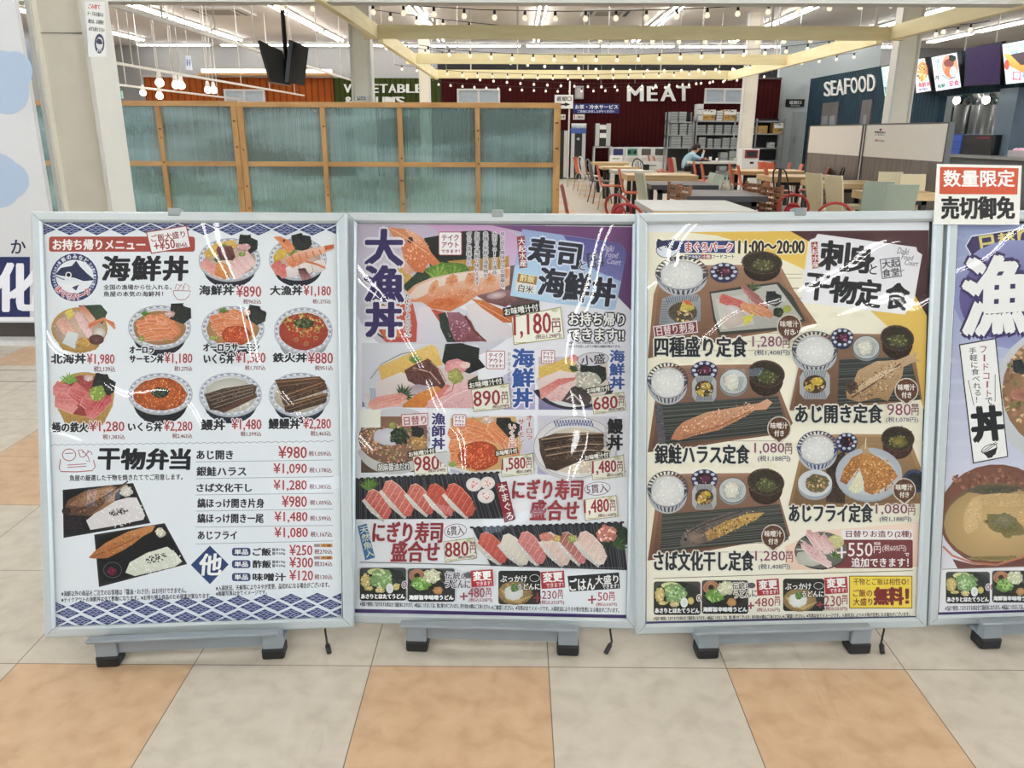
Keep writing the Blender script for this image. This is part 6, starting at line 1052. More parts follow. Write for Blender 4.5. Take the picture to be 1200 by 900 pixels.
# ------------------------------------------------------------------ printed partition on the far left
M_pan = mat('laminate_white', S(206, 208, 211), .35, var=.01); M_under = mat('under_board_shade', S(62, 52, 46), .6)
a = P(57.5, 245, 4.95); zt = 2.62; zb = P(20, 378, 4.95).z; xr = a.x
t = thing('printed_partition', (xr-.9, 4.97, 0), 'white partition at the left edge printed with pale blue clouds and a navy block', 'partition')
MB().box((xr-1.8, 4.95, zb), (xr, 4.99, zt), M_pan).build('board', None, t)
MB().box((xr-1.78, 4.975, .02), (xr-.02, 5.06, zb), M_under).build('shade_strip', None, t)  # dark strip painted in for the shadowy gap under the board
MB().box((xr-1.9, 4.86, 0), (xr+.02, 5.1, .03), mat('pale_sill', S(206, 206, 204), .6, var=.1, scale=30)).build('base_sill', None, t)
pp = plane_print((0, 4.949, 0), (0, -1, 0), 2e-4)
cl = (152, 172, 196)
for q in ((-6, 92, 40, 34), (16, 84, 22, 24), (10, 108, 24, 26), (-8, 122, 26, 12)): pp.ell(*q, cl, n=30)
for q in ((-12, 210, 38, 32), (10, 212, 24, 22), (-4, 226, 26, 18)): pp.ell(*q, cl, n=30)
pp.rect(-80, 301, 35, 371.5, (30, 38, 86)); pp.text('化', -4, 309, 45, 364, (214, 216, 224), .02, fat=1.6); pp.text('粧', -70, 309, -22, 364, (214, 216, 224), .02, fat=1.6)
pp.text('か', 13, 281, 30, 297, (30, 38, 70), .02); pp.rect(-80, 371.5, 40, 376, (214, 216, 218))
pp.build('print', t)

# notice and round sticker on the near column
cr = c2.x+.0008
cp_ = plane_print((cr, 0, 0), (1, 0, 0)); X = lambda px, py: PX(px, py, cr)
nq = [(99.6, 2), (122.6, 2), (124.6, 66.6), (103.6, 66.6)]
pb = MB().add([X(*q) for q in nq], [(0, 1, 2, 3)], mat('column_notice_paper', S(222, 224, 224, 1.1), .25, var=.01))
sh = tag(pb.build('notice_sheet'), 'laminated white notice with red heading and round tuna sticker on the near column', 'notice')
cp_.poly(nq, (218, 220, 220)); cp_.text('ごみ捨て', 103.4, 5, 117, 10.4, (190, 60, 66), .02, rot=4)
for k, s in enumerate(('テーブルを離れる', '場合は、お荷物を', '必ずお持ち下さい')): cp_.text(s, 102.4+k*.8, 14+k*9, 121+k*.6, 19+k*9, (90, 92, 98), .014, rot=6)
cp_.ell(116.4, 51.2, 5.8, 11.6, (52, 60, 84), n=20); cp_.ell(116.6, 51, 4, 7.6, (206, 208, 212)); cp_.poly([(112.6, 49), (114.6, 45), (118, 46), (120.6, 51), (117, 52), (113.6, 51)], (44, 50, 76)); cp_.text('まぐろ', 113.6, 58, 119.4, 61.4, (210, 210, 214), .01, rot=4)
for i in range(len(cp_.v)): cp_.v[i] = (cp_.v[i][0]+.0006, cp_.v[i][1], cp_.v[i][2])
cp_.build('notice_print', sh)

# ------------------------------------------------------------------ wooden screen with ribbed plastic panes
M_pine = wood('pine', S(178, 138, 86), S(152, 110, 62), .5, (9, 9, 2)); M_pineh = wood('pine_rail', S(178, 138, 86), S(150, 108, 62), .5, (2, 9, 9)); M_knot = mat('pine_knot', S(84, 48, 30), .6)
M_poly = glossmix('ribbed_polycarbonate', (.56, .74, .72), .13, 16, .016, (S(110, 150, 146), .4), 1.55, (9, 1, .5))
def painted_reflections():  # pane colour imitates soft reflections and the blurred view behind
    nt = M_poly.node_tree; N = nt.nodes; L = nt.links.new; df = [n for n in N if n.type == 'BSDF_PRINCIPLED'][0]; m1 = df.outputs[0].links[0].to_node
    tc = [n for n in N if n.type == 'TEX_COORD'][0]
    def nz(scale, st, det, lo, hi, a, b):
        mp = N.new('ShaderNodeMapping'); mp.inputs['Scale'].default_value = st; L(tc.outputs['Object'], mp.inputs[0]); n = N.new('ShaderNodeTexNoise'); n.inputs['Scale'].default_value = scale; n.inputs['Detail'].default_value = det; L(mp.outputs[0], n.inputs['Vector'])
        r = N.new('ShaderNodeValToRGB'); L(n.outputs['Fac'], r.inputs[0]); r.color_ramp.elements[0].position = lo; r.color_ramp.elements[1].position = hi; r.color_ramp.elements[0].color = a+(1,); r.color_ramp.elements[1].color = b+(1,); return r.outputs[0]
    rib = nz(10, (18, 1, .1), 1, .3, .7, (.86, .87, .87), (1.0, 1.0, 1.0)); reflection_band = nz(1.3, (.6, 1, 2.6), 2, .36, .64, S(84, 118, 110), S(164, 194, 194))
    mx = N.new('ShaderNodeMix'); mx.data_type = 'RGBA'; mx.blend_type = 'MULTIPLY'; mx.inputs[0].default_value = 1; L(reflection_band, mx.inputs[6]); L(rib, mx.inputs[7]); L(mx.outputs[2], df.inputs['Base Color'])
    fc = nz(8, (12, 1, .08), 1, .3, .7, (.38, .38, .38), (.56, .56, .56)); L(fc, m1.inputs[0])
painted_reflections()
YD = 8.6
def dz(py): return P(600, py, YD).z
def dx(px, py=190): return P(px, py, YD).x
def screen(name, label, lefts, x0, x1, zt, post_w, posts):
    t = thing(name, ((x0+x1)/2, YD, 0), label, 'room divider')
    zm0, zm1, zl0, zl1 = dz(196), dz(190.4), .30, .35
    for a, b in posts: MB().box((a, YD-.03, 0), (b, YD+.03, zt), M_pine).build('post', None, t, .003)
    MB().box((x0, YD-.034, zt-.052), (x1, YD+.034, zt), M_pineh).build('top_rail', None, t, .003)
    for i in range(len(posts)-1):
        a, b = posts[i][1], posts[i+1][0]
        for z0, z1, nm in ((zm0, zm1, 'rail'), (zl0, zl1, 'rail'), (.03, .08, 'rail')): MB().box((a, YD-.024, z0), (b, YD+.024, z1), M_pineh).build(nm, None, t)
        for z0, z1 in ((zm1, zt-.05), (zl1, zm0), (.08, zl0)): MB().box((a-.004, YD+.002, z0-.004), (b+.004, YD+.008, z1+.004), M_poly).build('pane', None, t)
    rn = random.Random(3)
    kn = MB()
    for a, b in posts:
        for k in range(3): z = rn.uniform(.5, zt-.08); kn.box((a+(b-a)*rn.uniform(.2, .6), YD-.0345, z), (a+(b-a)*rn.uniform(.6, .8)+.004, YD-.029, z+.016), M_knot)
    kn.build('knot', None, t)
    return t
ztl, ztr = dz(119.5), dz(120.4)
xm = dx(283.5, 185)
pl = [(dx(q)-.024, dx(q)+.024) for q in (-70, 18, 103, 193)]
screen('timber_screen', 'timber screen of greenish ribbed plastic panes beside the near column', None, pl[0][0], xm-.002, ztl, .05, pl+[(xm-.062, xm-.002)])
pr = [(dx(q)-.024, dx(q)+.024) for q in (382, 470.5, 560)]
xe = dx(652.6, 185)
screen('timber_screen', 'timber screen of ribbed plastic panes ending at the open aisle', None, xm+.002, xe+.03, ztr, .05, [(xm+.002, xm+.062)]+pr+[(xe-.04, xe+.03)])

# ------------------------------------------------------------------ pergola beams on hanger rods
M_beam = wood('pale_beam', S(250, 236, 190), S(236, 220, 172), .6, (1, 8, 8)); M_rod = mat('white_rod', S(214, 212, 206), .5)
M_beamy = wood('pale_beam_along', S(250, 236, 192), S(236, 220, 172), .6, (8, 1, 8))
LX, RX = P(427, 46, 12.2).x, P(1058, 46, 12.2).x
bz = [(12.2, P(600, 46, 12.2).z, P(600, 30, 12.2).z), (16.7, P(600, 75, 16.7).z, P(600, 63, 16.7).z), (21.3, P(600, 92, 21.3).z, P(600, 82, 21.3).z)]
for (y, z0, z1), lb in zip(bz, ('pale timber cross beam nearest the signs, strung with bulbs', 'pale timber cross beam in the middle of the three', 'pale timber cross beam furthest away, just in front of the red wall')):
    t = thing('pergola_beam', (0, y, z0), lb, 'beam', 'pale timber cross beams over the tables')
    MB().box((LX, y-.05, z0), (RX, y+.05, z1), M_beam).build('beam', None, t)
    for x in (LX+1.0, -.0, 1.75, 3.55, RX-.4): MB().tube([(x, y, z1), (x, y, ZC)], .017, M_rod, 6).build('hanger_rod', None, t)
for x, lb in ((LX, 'pale timber side beam running back from the left white column'), (RX, 'pale timber side beam running back from the right white column')):
    y0 = 6.6; z0, z1 = bz[0][1]-.01, bz[0][2]+.01
    t = thing('pergola_beam', (x, 15, z0), lb, 'beam')
    sx = -1 if x < 0 else 1
    MB().box((x-.2*sx, y0, z0+.01), (x-.12*sx, 9.0, z1), M_beamy).box((x-.2*sx, 9.0, z0+.01), (x-.12*sx, 12.18, z1), M_beamy).box((x-.2*sx, 12.6, z0), (x-.12*sx, 21.2, z1), M_beamy).build('beam', None, t)

# ------------------------------------------------------------------ strings of bulbs
M_blk = mat('black_plastic', S(20, 20, 20), .5)
M_bulb = bpy.data.materials.new('bulb_glass'); M_bulb.use_nodes = True; MATS['bulb_glass'] = M_bulb
_b = M_bulb.node_tree.nodes['Principled BSDF']; _b.inputs['Base Color'].default_value = S(214, 204, 186)+(1,); _b.inputs['Roughness'].default_value = .15
_b.inputs['Emission Color'].default_value = (1, .86, .66, 1); _b.inputs['Emission Strength'].default_value = .42; M_bulb.cycles.emission_sampling = 'NONE'
M_fil = emis('filament', (1, .9, .74), 9, False)
bulb_me = MB().lathe((0, 0, 0), [(.011, -.045), (.018, -.052), (.03, -.068), (.0335, -.085), (.03, -.102), (.018, -.114), (.004, -.119)], M_bulb, 10).mesh('bulb')
sock_me = MB().lathe((0, 0, 0), [(.008, .004), (.016, 0), (.019, -.02), (.017, -.046), (.01, -.047)], M_blk, 8).mesh('socket')
fil_me = MB().lathe((0, 0, 0), [(.004, -.07), (.017, -.078), (.019, -.088), (.012, -.098), (.003, -.1)], M_fil, 8).mesh('filament')
STR = [(11.1, [(312, 0), (343, .5), (378, 3), (437, 6), (498, 8), (563, 12), (663, 14), (733, 13), (806, 11), (881, 7), (960, 2), (1041, -2), (1100, -6)], .385, 'string of bulbs closest to the signs along the top of the photo'),
       (12.9, [(380, 2), (410, 8), (473, 17), (535, 25), (622, 34), (706, 39.5), (786, 42), (863, 42), (938, 41), (1010, 38), (1078, 32.5), (1143, 28), (1160, 25)], .39, 'string of bulbs hanging across the nearest cross beam'),
       (15.8, [(440, 50), (489, 53), (530, 59), (593, 63), (658, 64.5), (726, 65), (796, 62), (869, 59), (920, 55), (998, 46), (1053, 40), (1135, 30)], .385, 'string of bulbs hanging just above the middle cross beam'),
       (19.1, [(448, 51), (498, 58), (539, 64), (580, 68), (640, 73.4), (697, 77), (752, 78.4), (806, 78.4), (859, 76.6), (911, 72.4), (953, 68.4), (1004, 62)], .38, 'string of bulbs hanging below the middle cross beam'),
       (21.1, [(462, 76), (492, 79), (538, 84), (585, 86), (633, 87.4), (683, 88), (734, 86.8), (786, 84.6), (840, 80.6), (894, 74), (934, 70)], .372, 'string of bulbs running along the furthest cross beam'),
       (23.4, [(523, 85), (569, 90.6), (615, 94.6), (659, 97), (702, 98.2), (744, 97.6), (799, 95.6), (840, 92.6), (866, 90), (905, 85)], .37, 'string of bulbs just under the furthest cross beam'),
       (24.7, [(507, 95), (549, 98.4), (600, 101.6), (651, 103.6), (704, 103), (757, 101), (800, 97), (840, 91.6), (876, 87)], .345, 'string of bulbs in front of the MEAT lettering')]
for y, px, step, lb in STR:
    pts = [P(a, b, y) for a, b in px]
    t = thing('string_lights', pts[len(pts)//2], lb, 'string lights', 'strings of bulbs over the tables')
    MB().tube([v+Vector((0, 0, .006)) for v in pts], .0055, M_blk, 5).build('cable', None, t)
    for v in (pts[0], pts[len(pts)//2], pts[-1]): MB().tube([v, Vector((v.x, v.y, ZC))], .004, M_rod, 5).build('hanger_wire', None, t)
    d = 0; need = step*.5; sg_ = list(zip(pts, pts[1:]))
    for p0, p1 in sg_:
        L = (p1-p0).length; u = need
        while u < L:
            q = p0+(p1-p0)*(u/L)
            for nm, me in (('socket', sock_me),):
                o = obj(nm, me, None); o.location = q; o.parent = t; o.matrix_parent_inverse = Matrix.Translation(-t.location)
            for nm, me in (('bulb', bulb_me),):
                o2 = obj(nm, me, None); o2.location = q; o2.parent = t; o2.matrix_parent_inverse = Matrix.Translation(-t.location)
                f2 = obj('filament', fil_me, None); f2.parent = o2
            u += step
        need = u-L

# ------------------------------------------------------------------ hanging rails, spot lamps, televisions on the left
def rail(y0, y1, x, z, lb, rods):
    t = thing('hanging_rail', (x, (y0+y1)/2, z), lb, 'rail', 'white rails hung from the ceiling on the left')
    MB().box((x-.025, y0, z), (x+.025, y1, z+.04), M_rod).build('rail', None, t)
    for y in rods: MB().tube([(x, y, z+.03), (x, y, ZC)], .011, M_rod, 6).build('hanger_rod', None, t)
rail(9.3, 22.4, -4.32, 2.55, 'long white rail nearest the televisions, hung on thin rods', [10.6, 12.4, 14.2, 16.4, 18.6, 21])
rail(13.0, 25.0, -6.28, 2.28, 'white rail carrying pairs of spot lamps in front of the orange wall', [14, 15.6, 17.4, 19.4, 21.6, 24])
rail(14.6, 24.6, -7.9, 2.14, 'white rail furthest left, hung beside the near column', [15.4, 17.2, 19.6, 22.4])
M_spot = emis('spot_bulb', (1, .93, .82), 7, False)
for px, py, y in ((187, 96, 15.6), (187, 111.5, 18.4), (206, 98.6, 16.6), (212.4, 99.4, 16.9), (243.6, 104.6, 18.8), (250.4, 105, 19.2), (167.6, 108, 21)):
    q = P(px, py, y); t = thing('spot_lamp', q, 'small glowing spot lamp hanging above the timber screen before the orange wall', 'lamp', 'spot lamps in front of the orange wall')
    MB().lathe(q, [(.03, .17), (.045, .1), (.05, .05)], M_rod, 10).build('holder', None, t); MB().lathe(q, [(.045, .05), (.075, .0), (.075, -.04), (.04, -.075), (.005, -.085)], M_spot, 10).build('bulb', None, t)
    MB().tube([(q.x, q.y, q.z+.16), (q.x, q.y, ZC)], .009, M_rod, 6).build('stem', None, t)
M_tv = mat('television_black', S(30, 31, 33), .35); M_tv2 = mat('screen_glass_off', S(16, 17, 19), .15)
yt = 11.6; pole = P(333, 40, yt)
t = thing('ceiling_pole', (pole.x, yt, ZC), 'black ceiling pole holding the two angled televisions', 'pole')
MB().tube([(pole.x, yt, ZC), (pole.x, yt, P(333, 85, yt).z)], .03, M_tv, 8).build('pole', None, t); MB().box((pole.x-.1, yt-.1, ZC-.02), (pole.x+.1, yt+.1, ZC), M_tv).build('ceiling_plate', None, t)
def tv(q, lb, off):
    # q: corner pixels clockwise from the upper left of the visible face, with a depth for each side
    A = [P(px, py, yy) for px, py, yy in q]; nn = (A[1]-A[0]).cross(A[3]-A[0]).normalized()
    if nn.y > 0: nn = -nn
    c = sum(A, Vector())/4; t = thing('television', c, lb, 'television')
    MB().hexa(A[::-1], [v-nn*.06 for v in A[::-1]], M_tv).build('casing', None, t)
    I = [c+(v-c)*.94+nn*.002 for v in A]; MB().add(I, [(0, 1, 2, 3)], off).build('screen', None, t)
    bx = [c+(v-c)*.4-nn*.06 for v in A]; MB().hexa(bx[::-1], [v-nn*.07 for v in bx[::-1]], M_tv).build('bracket', None, t)
tv([(304, 47, 11.3), (331, 60, 11.5), (341, 100, 11.5), (318, 96, 11.3)], 'black television hanging edge-on, left one of the angled pair', M_tv)
tv([(343, 47.5, 11.42), (361.6, 56, 11.8), (357, 100.6, 11.8), (338, 97, 11.42)], 'black switched-off television hanging nearest the white column, right one of the pair', M_tv2)

# things on the far left walls
def wallbox(name, cat, lb, px0, py0, px1, py1, y, dep, m, parts=()):
    a, b = P(px0, py0, y), P(px1, py1, y); t = thing(name, ((a.x+b.x)/2, y, min(a.z, b.z)), lb, cat)
    MB().box((a.x, y, b.z), (b.x, y+dep, a.z), m).build('casing', None, t, .004); return t, a, b
M_hatch = mat('hatch_pane', S(160, 172, 182), .3); M_hf = mat('hatch_frame', S(206, 206, 204), .5)
def hatch(n, px0, py0, px1, py1):
    a, b = P(px0, py0, 25.19), P(px1, py1, 25.19); q = MB(); w = .05; xm_ = (a.x+b.x)/2
    for x0, x1, z0, z1 in ((a.x, b.x, a.z-w, a.z), (a.x, b.x, b.z, b.z+w), (a.x, a.x+w, b.z+w, a.z-w), (b.x-w, b.x, b.z+w, a.z-w), (xm_-w*.6, xm_+w*.6, b.z+w, a.z-w)): q.box((x0, 25.12, z0), (x1, 25.2, z1), M_hf)
    o = struct('window_%d' % n, q)
    for x0, x1 in ((a.x+w, xm_-w*.6), (xm_+w*.6, b.x-w)): MB().box((x0, 25.16, b.z+w), (x1, 25.17, a.z-w), M_hatch).build('pane', None, o)
hatch(21, 262.6, 104.6, 311.4, 121); hatch(22, 535.6, 104, 586, 122); hatch(23, 826, 103.4, 871, 121.6)
t = thing('linear_lamp', P(275, 84, 24.9), 'long warm linear lamp in a timber shelf above the orange wall', 'lamp')
a, b = P(232, 88, 24.9), P(392, 80, 24.9); MB().box((a.x, 24.9, a.z), (b.x, 25.1, a.z+.06), wood('lamp_shelf', S(190, 146, 88), S(160, 116, 70))).build('shelf', None, t); MB().box((a.x+.1, 24.93, a.z+.07), (b.x-.1, 24.99, a.z+.17), emis('warm_strip', (1, .86, .66), 2.2, False)).build('diffuser', None, t)
t, a, b = wallbox('exit_sign', 'exit sign', 'small green emergency exit sign beside the near column', 137.4, 106.6, 143.4, 115.4, 24.0, .08, mat('sign_casing', S(190, 196, 196), .5))
e = MB().box((a.x+.01, 23.985, b.z+.01), (b.x-.01, 23.995, a.z-.01), emis('exit_green', S(70, 190, 170), 1.0, False)).build('face', None, t); MB().tube([((a.x+b.x)/2, 24.04, a.z), ((a.x+b.x)/2, 24.04, ZC)], .012, M_rod, 6).build('hanger_rod', None, t)
fp = plane_print((0, 23.98, 0), (0, -1, 0)); fp.poly([(139, 108.4), (140.4, 108), (141.6, 110), (140.6, 112), (141.6, 114), (139.6, 113)], (226, 236, 232)); fp.build('running_figure', t)
t, a, b = wallbox('hanging_sign', 'sign', 'upright blue and white toilet sign hanging before the grey wall', 217, 65, 224.6, 82, 20, .06, mat('sign_white', S(216, 220, 228), .4))
fp = plane_print((0, 19.995, 0), (0, -1, 0)); fp.rect(217.6, 65.8, 224, 81.4, (200, 208, 226))
for x in (219.4, 222.2): fp.ell(x, 70.6, .9, .9, (70, 90, 150)); fp.poly([(x-.9, 72), (x+.9, 72), (x+.5, 77), (x-.5, 77)], (70, 90, 150))
fp.build('pictogram', t); MB().tube([((a.x+b.x)/2, 20.03, a.z), ((a.x+b.x)/2, 20.03, ZC)], .012, M_rod, 6).build('hanger_rod', None, t)
def cassette(px0, px1, py, lb):
    A, B_ = F(px0, py, ZC), F(px1, py, ZC); w_ = B_.x-A.x; t = thing('air_conditioner', ((A.x+B_.x)/2, A.y, ZC), lb, 'air conditioner'); y0 = A.y-.2
    MB().box((A.x, y0, ZC-.05), (B_.x, y0+w_*.9, ZC), M_fix).build('panel', None, t)
    for k in range(2): MB().box((A.x+.15+k*(w_-.38), y0+.12, ZC-.056), (A.x+.23+k*(w_-.38), y0+w_*.9-.12, ZC-.05), M_tv).build('slot', None, t)
    MB().box((A.x+.32, y0+.2, ZC-.054), (B_.x-.32, y0+w_*.9-.2, ZC-.05), mat('grille_grey', S(150, 146, 140), .6)).build('grille', None, t)
cassette(216, 284, 9, 'ceiling air conditioner panel on the left beside the twin-tube lights'); cassette(684, 746, 11, 'ceiling air conditioner panel above the middle of the nearest bulbs')
wc = MB(); a, b = P(135.6, 56, 27), P(153, 88, 27); struct('window_24', MB().box((-13.9, 21.6, b.z), (-13.85, 24.5, a.z), mat('far_window', S(108, 124, 140), .3)))

# ------------------------------------------------------------------ lettering and signs on the facades
def letters(name, lb, items, y, m, dep=.05, bold=.03, ax='y'):
    t = thing(name, (items[0][1] if 0 else 0, 0, 0), lb, 'lettering')
    first = None
    for ch, x0, y0, x1, y1 in items:
        vs, fs, a, b, c, d = glyphs(ch, 0, 3); L_ = MB()
        pt = (lambda px, py: P(px, py, y)) if ax == 'y' else (lambda px, py: PX(px, py, y))
        TL, TRr, BL, BR = pt(x0, y0), pt(x1, y0), pt(x0, y1), pt(x1, y1)
        if isinstance(y1, tuple): pass
        off = Vector((0, dep, 0)) if ax == 'y' else Vector((dep, 0, 0)); ed = {}
        for f in fs:
            for i in range(3): ed[(f[i], f[(i+1) % 3])] = 1
        hx = (TRr-TL)*(bold/max(.3, b-a)); hz_ = (TL-BL)*bold*.6
        for k, (du, dv) in enumerate(((0, 0), (1, .5), (-1, .5), (1, -.5), (-1, -.5))):     # heavy strokes
            V = [BL.lerp(BR, (u-a)/(b-a)).lerp(TL.lerp(TRr, (u-a)/(b-a)), (v-c)/(d-c))+hx*du+hz_*dv-off*(.02*k) for u, v in vs]; n = len(V)
            side = [(e_[0], e_[1], n+e_[1], n+e_[0]) for e_ in ed if (e_[1], e_[0]) not in ed]
            L_.add(V+[v+off for v in V], [tuple(f) for f in fs]+[tuple(n+i for i in f[::-1]) for f in fs]+side, m)
        L_.build('letter', None, t)
    return t
M_let = mat('white_letters', S(222, 224, 222, 1.05), .5, var=.01)
letters('wall_lettering', 'white block letters MEAT on the dark red wall', [('M', 735.6, 101.4, 753.6, 118.4), ('E', 759, 101.2, 770, 118.2), ('A', 775, 101, 791.4, 118.2), ('T', 794.4, 101, 808.4, 118)], 25.14, M_let)
letters('wall_lettering', 'white block letters VEGETABLE & FRUITS on the green wall, partly behind a column', [(c_, 403+i*10.5, 98.6, 411.6+i*10.5, 108.6) for i, c_ in enumerate('VEGETABLE')]+[(c_, q, 113.4, q+9, 123.6) for c_, q in (('&', 404), ('F', 418), ('R', 429), ('U', 441), ('I', 452), ('T', 457), ('S', 464.6))], 25.14, M_let)
sf = []
for i, (c_, x0, x1) in enumerate((('S', 965.6, 972.6), ('E', 973.6, 979.4), ('A', 979.8, 988), ('F', 989.4, 995.6), ('O', 996.6, 1004.6), ('O', 1005.8, 1014.4), ('D', 1016.4, 1025))):
    f0 = lambda x, y: y+(156-y)*(1-(x-606)/(970-606))*0
    top = 156-(156-95.4)*(x0-606)/(968-606); bot = 156-(156-112.6)*(x0-606)/(968-606); sf.append((c_, x0, top, x1, bot))
letters('wall_lettering', 'white block letters SEAFOOD on the teal side wall', sf, XS-.03, M_let, .024, .012, 'x')

def flatsign(name, cat, lb, px0, py0, px1, py1, y, m, draw, dep=.02, extra=None):
    t, a, b = wallbox(name, cat, lb, px0, py0, px1, py1, y, dep, m); fp = plane_print((0, y-.004, 0), (0, -1, 0), 1e-4); draw(fp); fp.build('print', t)
    if extra: extra(t, a, b)
    return t
def d1(p):
    p.rect(650.4, 111.4, 671.2, 127, (216, 218, 216)); p.text('返却口', 652.4, 113, 669.4, 118.4, (30, 30, 32), .02); p.poly([(655, 121.4), (662, 121.4), (662, 120), (668.6, 122.4), (662, 124.6), (662, 123.4), (655, 123.4)], (30, 30, 32))
flatsign('hanging_sign', 'sign', 'white arrow sign on a slim pole at the end of the timber screen', 650, 111, 671.6, 127.4, 20.5, M_hf, d1, .03, lambda t, a, b: MB().tube([(P(667.4, 120, 20.55).x, 20.56, 0), (P(667.4, 120, 20.55).x, 20.56, P(667, 95, 20.55).z)], .022, M_rod, 6).build('pole', None, t))
def d2(p):
    p.rect(672.2, 121.6, 725.2, 132.8, (38, 50, 108)); p.text('お茶・冷水サービス', 674, 122.8, 724, 127.8, (222, 226, 232), .02); p.text('ご自由にお召し上がりください', 677, 129, 720, 132, (190, 198, 216), .008)
flatsign('wall_sign', 'sign', 'navy tea and water sign below the MEAT letters', 672, 121.4, 725.4, 133, 25.16, mat('navy_sign', S(38, 50, 108), .5), d2)
def d3(p): p.rect(672, 134.2, 684.8, 140, (206, 206, 200)); p.rect(672.8, 135, 674, 139, (180, 60, 60)); p.text('ご利用方法', 675.6, 135.6, 683.6, 138.6, (110, 80, 76), 0)
flatsign('small_notice', 'notice', 'small white notice directly under the navy tea and water sign', 671.8, 134, 685, 140.2, 25.16, M_hf, d3)
def d4(p): p.rect(655.6, 134.2, 662.4, 140, (206, 206, 200)); p.text('注意', 656.6, 135.6, 661.6, 138.6, (110, 80, 76), 0)
flatsign('small_notice', 'notice', 'small white notice left of the slim sign pole', 655.4, 134, 662.6, 140.2, 25.16, M_hf, d4)
flatsign('wall_panel', 'electrical panel', 'small grey electrical box on the red wall by the slim pole', 674, 100.6, 683.8, 116, 25.1, mat('box_grey', S(150, 152, 154), .5), lambda p: p.rect(675.6, 102.6, 682.2, 114, (160, 162, 164)), .08)
def d5(p): p.rect(921.4, 116.4, 942.2, 125, (26, 30, 34)); p.text('返却口', 925, 118, 939, 122, (206, 210, 210), .015); p.text('RETURN', 927, 122.8, 937, 124.4, (150, 154, 156), 0)
flatsign('wall_sign', 'sign', 'black return-counter sign on the pale wall beside the teal wall', 921.2, 116.2, 942.4, 125.2, 25.42, mat('black_sign', S(26, 30, 34), .4), d5)
def d6(p): p.rect(416.4, 112.4, 431, 117.6, (214, 216, 214)); p.text('お子様連れ', 418, 113.2, 429.4, 114.8, (70, 72, 76), 0); p.text('優先席', 418.4, 115.4, 429, 117.2, (60, 62, 66), .01)
cx_ = P(423.5, 110, 11.0).x
t = flatsign('column_notice', 'notice', 'small white notice on the column behind the timber screen', 416.2, 112.2, 431.2, 117.8, 12.22, M_hf, d6, .01)

# ------------------------------------------------------------------ back of the hall: dispensers, bins, shelving
M_steel = mat('brushed_steel', S(168, 172, 174), .35, .7, var=.05); M_dk = mat('machine_black', S(26, 27, 30), .4); M_lg = mat('machine_grey', S(186, 190, 190), .45)
M_crate = mat('grey_crate', S(150, 156, 158), .6, var=.05); M_crl = mat('crate_line', S(104, 108, 110), .7)
def zz(px, py, y): return P(px, py, y)
def bx(b, px0, py0, px1, py1, y, dep, m): A, Bq = P(px0, py0, y), P(px1, py1, y); return b.box((A.x, y, Bq.z), (Bq.x, y+dep, A.z), m)
def machine(lb, px0, px1, pt, y, draw, name='drink_dispenser', cat='dispenser'):
    a, b = P(px0, pt, y), P(px1, pt, y); t = thing(name, ((a.x+b.x)/2, y, 0), lb, cat)
    MB().box((a.x, y+.02, .02), (b.x, y+.5, a.z), M_dk).build('body', None, t, .01); draw(t, a, b); return t
def dr1(t, a, b):
    for x in (a.x, b.x-.1): MB().box((x, y0:=24.0, .03), (x+.1, y0+.06, a.z-.04), M_lg).build('side_post', None, t)
    bx(MB(), 669, 150.6, 687, 156.4, 23.98, .3, mat('cup_blue', S(62, 88, 160), .5)).build('cup_shelf', None, t)
    for k in range(7): q = P(670+k*2.5, 145, 24.02); MB().lathe((q.x+.03, 24.1, P(670, 150.6, 24.02).z), [(.03, 0), (.035, .13), (.03, .14)], M_let, 8).build('cup_stack', None, t)
    q = P(677.6, 163, 23.99); MB().lathe((q.x, 24.0, q.z), [(.03, -.03), (.05, 0), (.02, .04)], M_lg, 10).build('tap', None, t)
machine('tall black tea dispenser with pale side posts and a blue cup shelf on top', 669.6, 686.6, 154, 24.0, dr1)
def dr0(t, a, b): MB().box((b.x-.1, 24.0, .03), (b.x, 24.06, a.z), M_lg).build('side_post', None, t)
machine('tall black dispenser beside the end of the timber screen', 654, 665.4, 153, 24.0, dr0)
def dr2(t, a, b):
    for p0, p1 in ((698, 702), (711, 715)): bx(MB(), p0, 144.6, p1, 171, 23.98, .06, M_lg).build('side_post', None, t)
    for y0, y1 in ((146.4, 151.6), (156, 161.6)): bx(MB(), 703, y0, 710.4, y1, 23.97, .05, M_let).build('label_plate', None, t)
y = 24.0; a, b = P(697.6, 145, y), P(715.4, 171.6, y); t = thing('water_dispenser', ((a.x+b.x)/2, y, b.z), 'black water dispenser with two white label plates, standing on a grey frame', 'dispenser'); MB().box((a.x, y, b.z), (b.x, y+.45, a.z), M_dk).build('body', None, t); dr2(t, a, b)
t2 = thing('dispenser_frame', ((a.x+b.x)/2, y, 0), 'open grey frame stand under the black water dispenser', 'stand'); MB().box((a.x-.02, y, b.z-.04), (b.x+.04, y+.45, b.z), M_lg).build('top', None, t2)
for x in (a.x-.02, b.x): 
    for yy in (y, y+.4): MB().box((x, yy, 0), (x+.04, yy+.05, b.z-.04), M_lg).build('leg', None, t2)
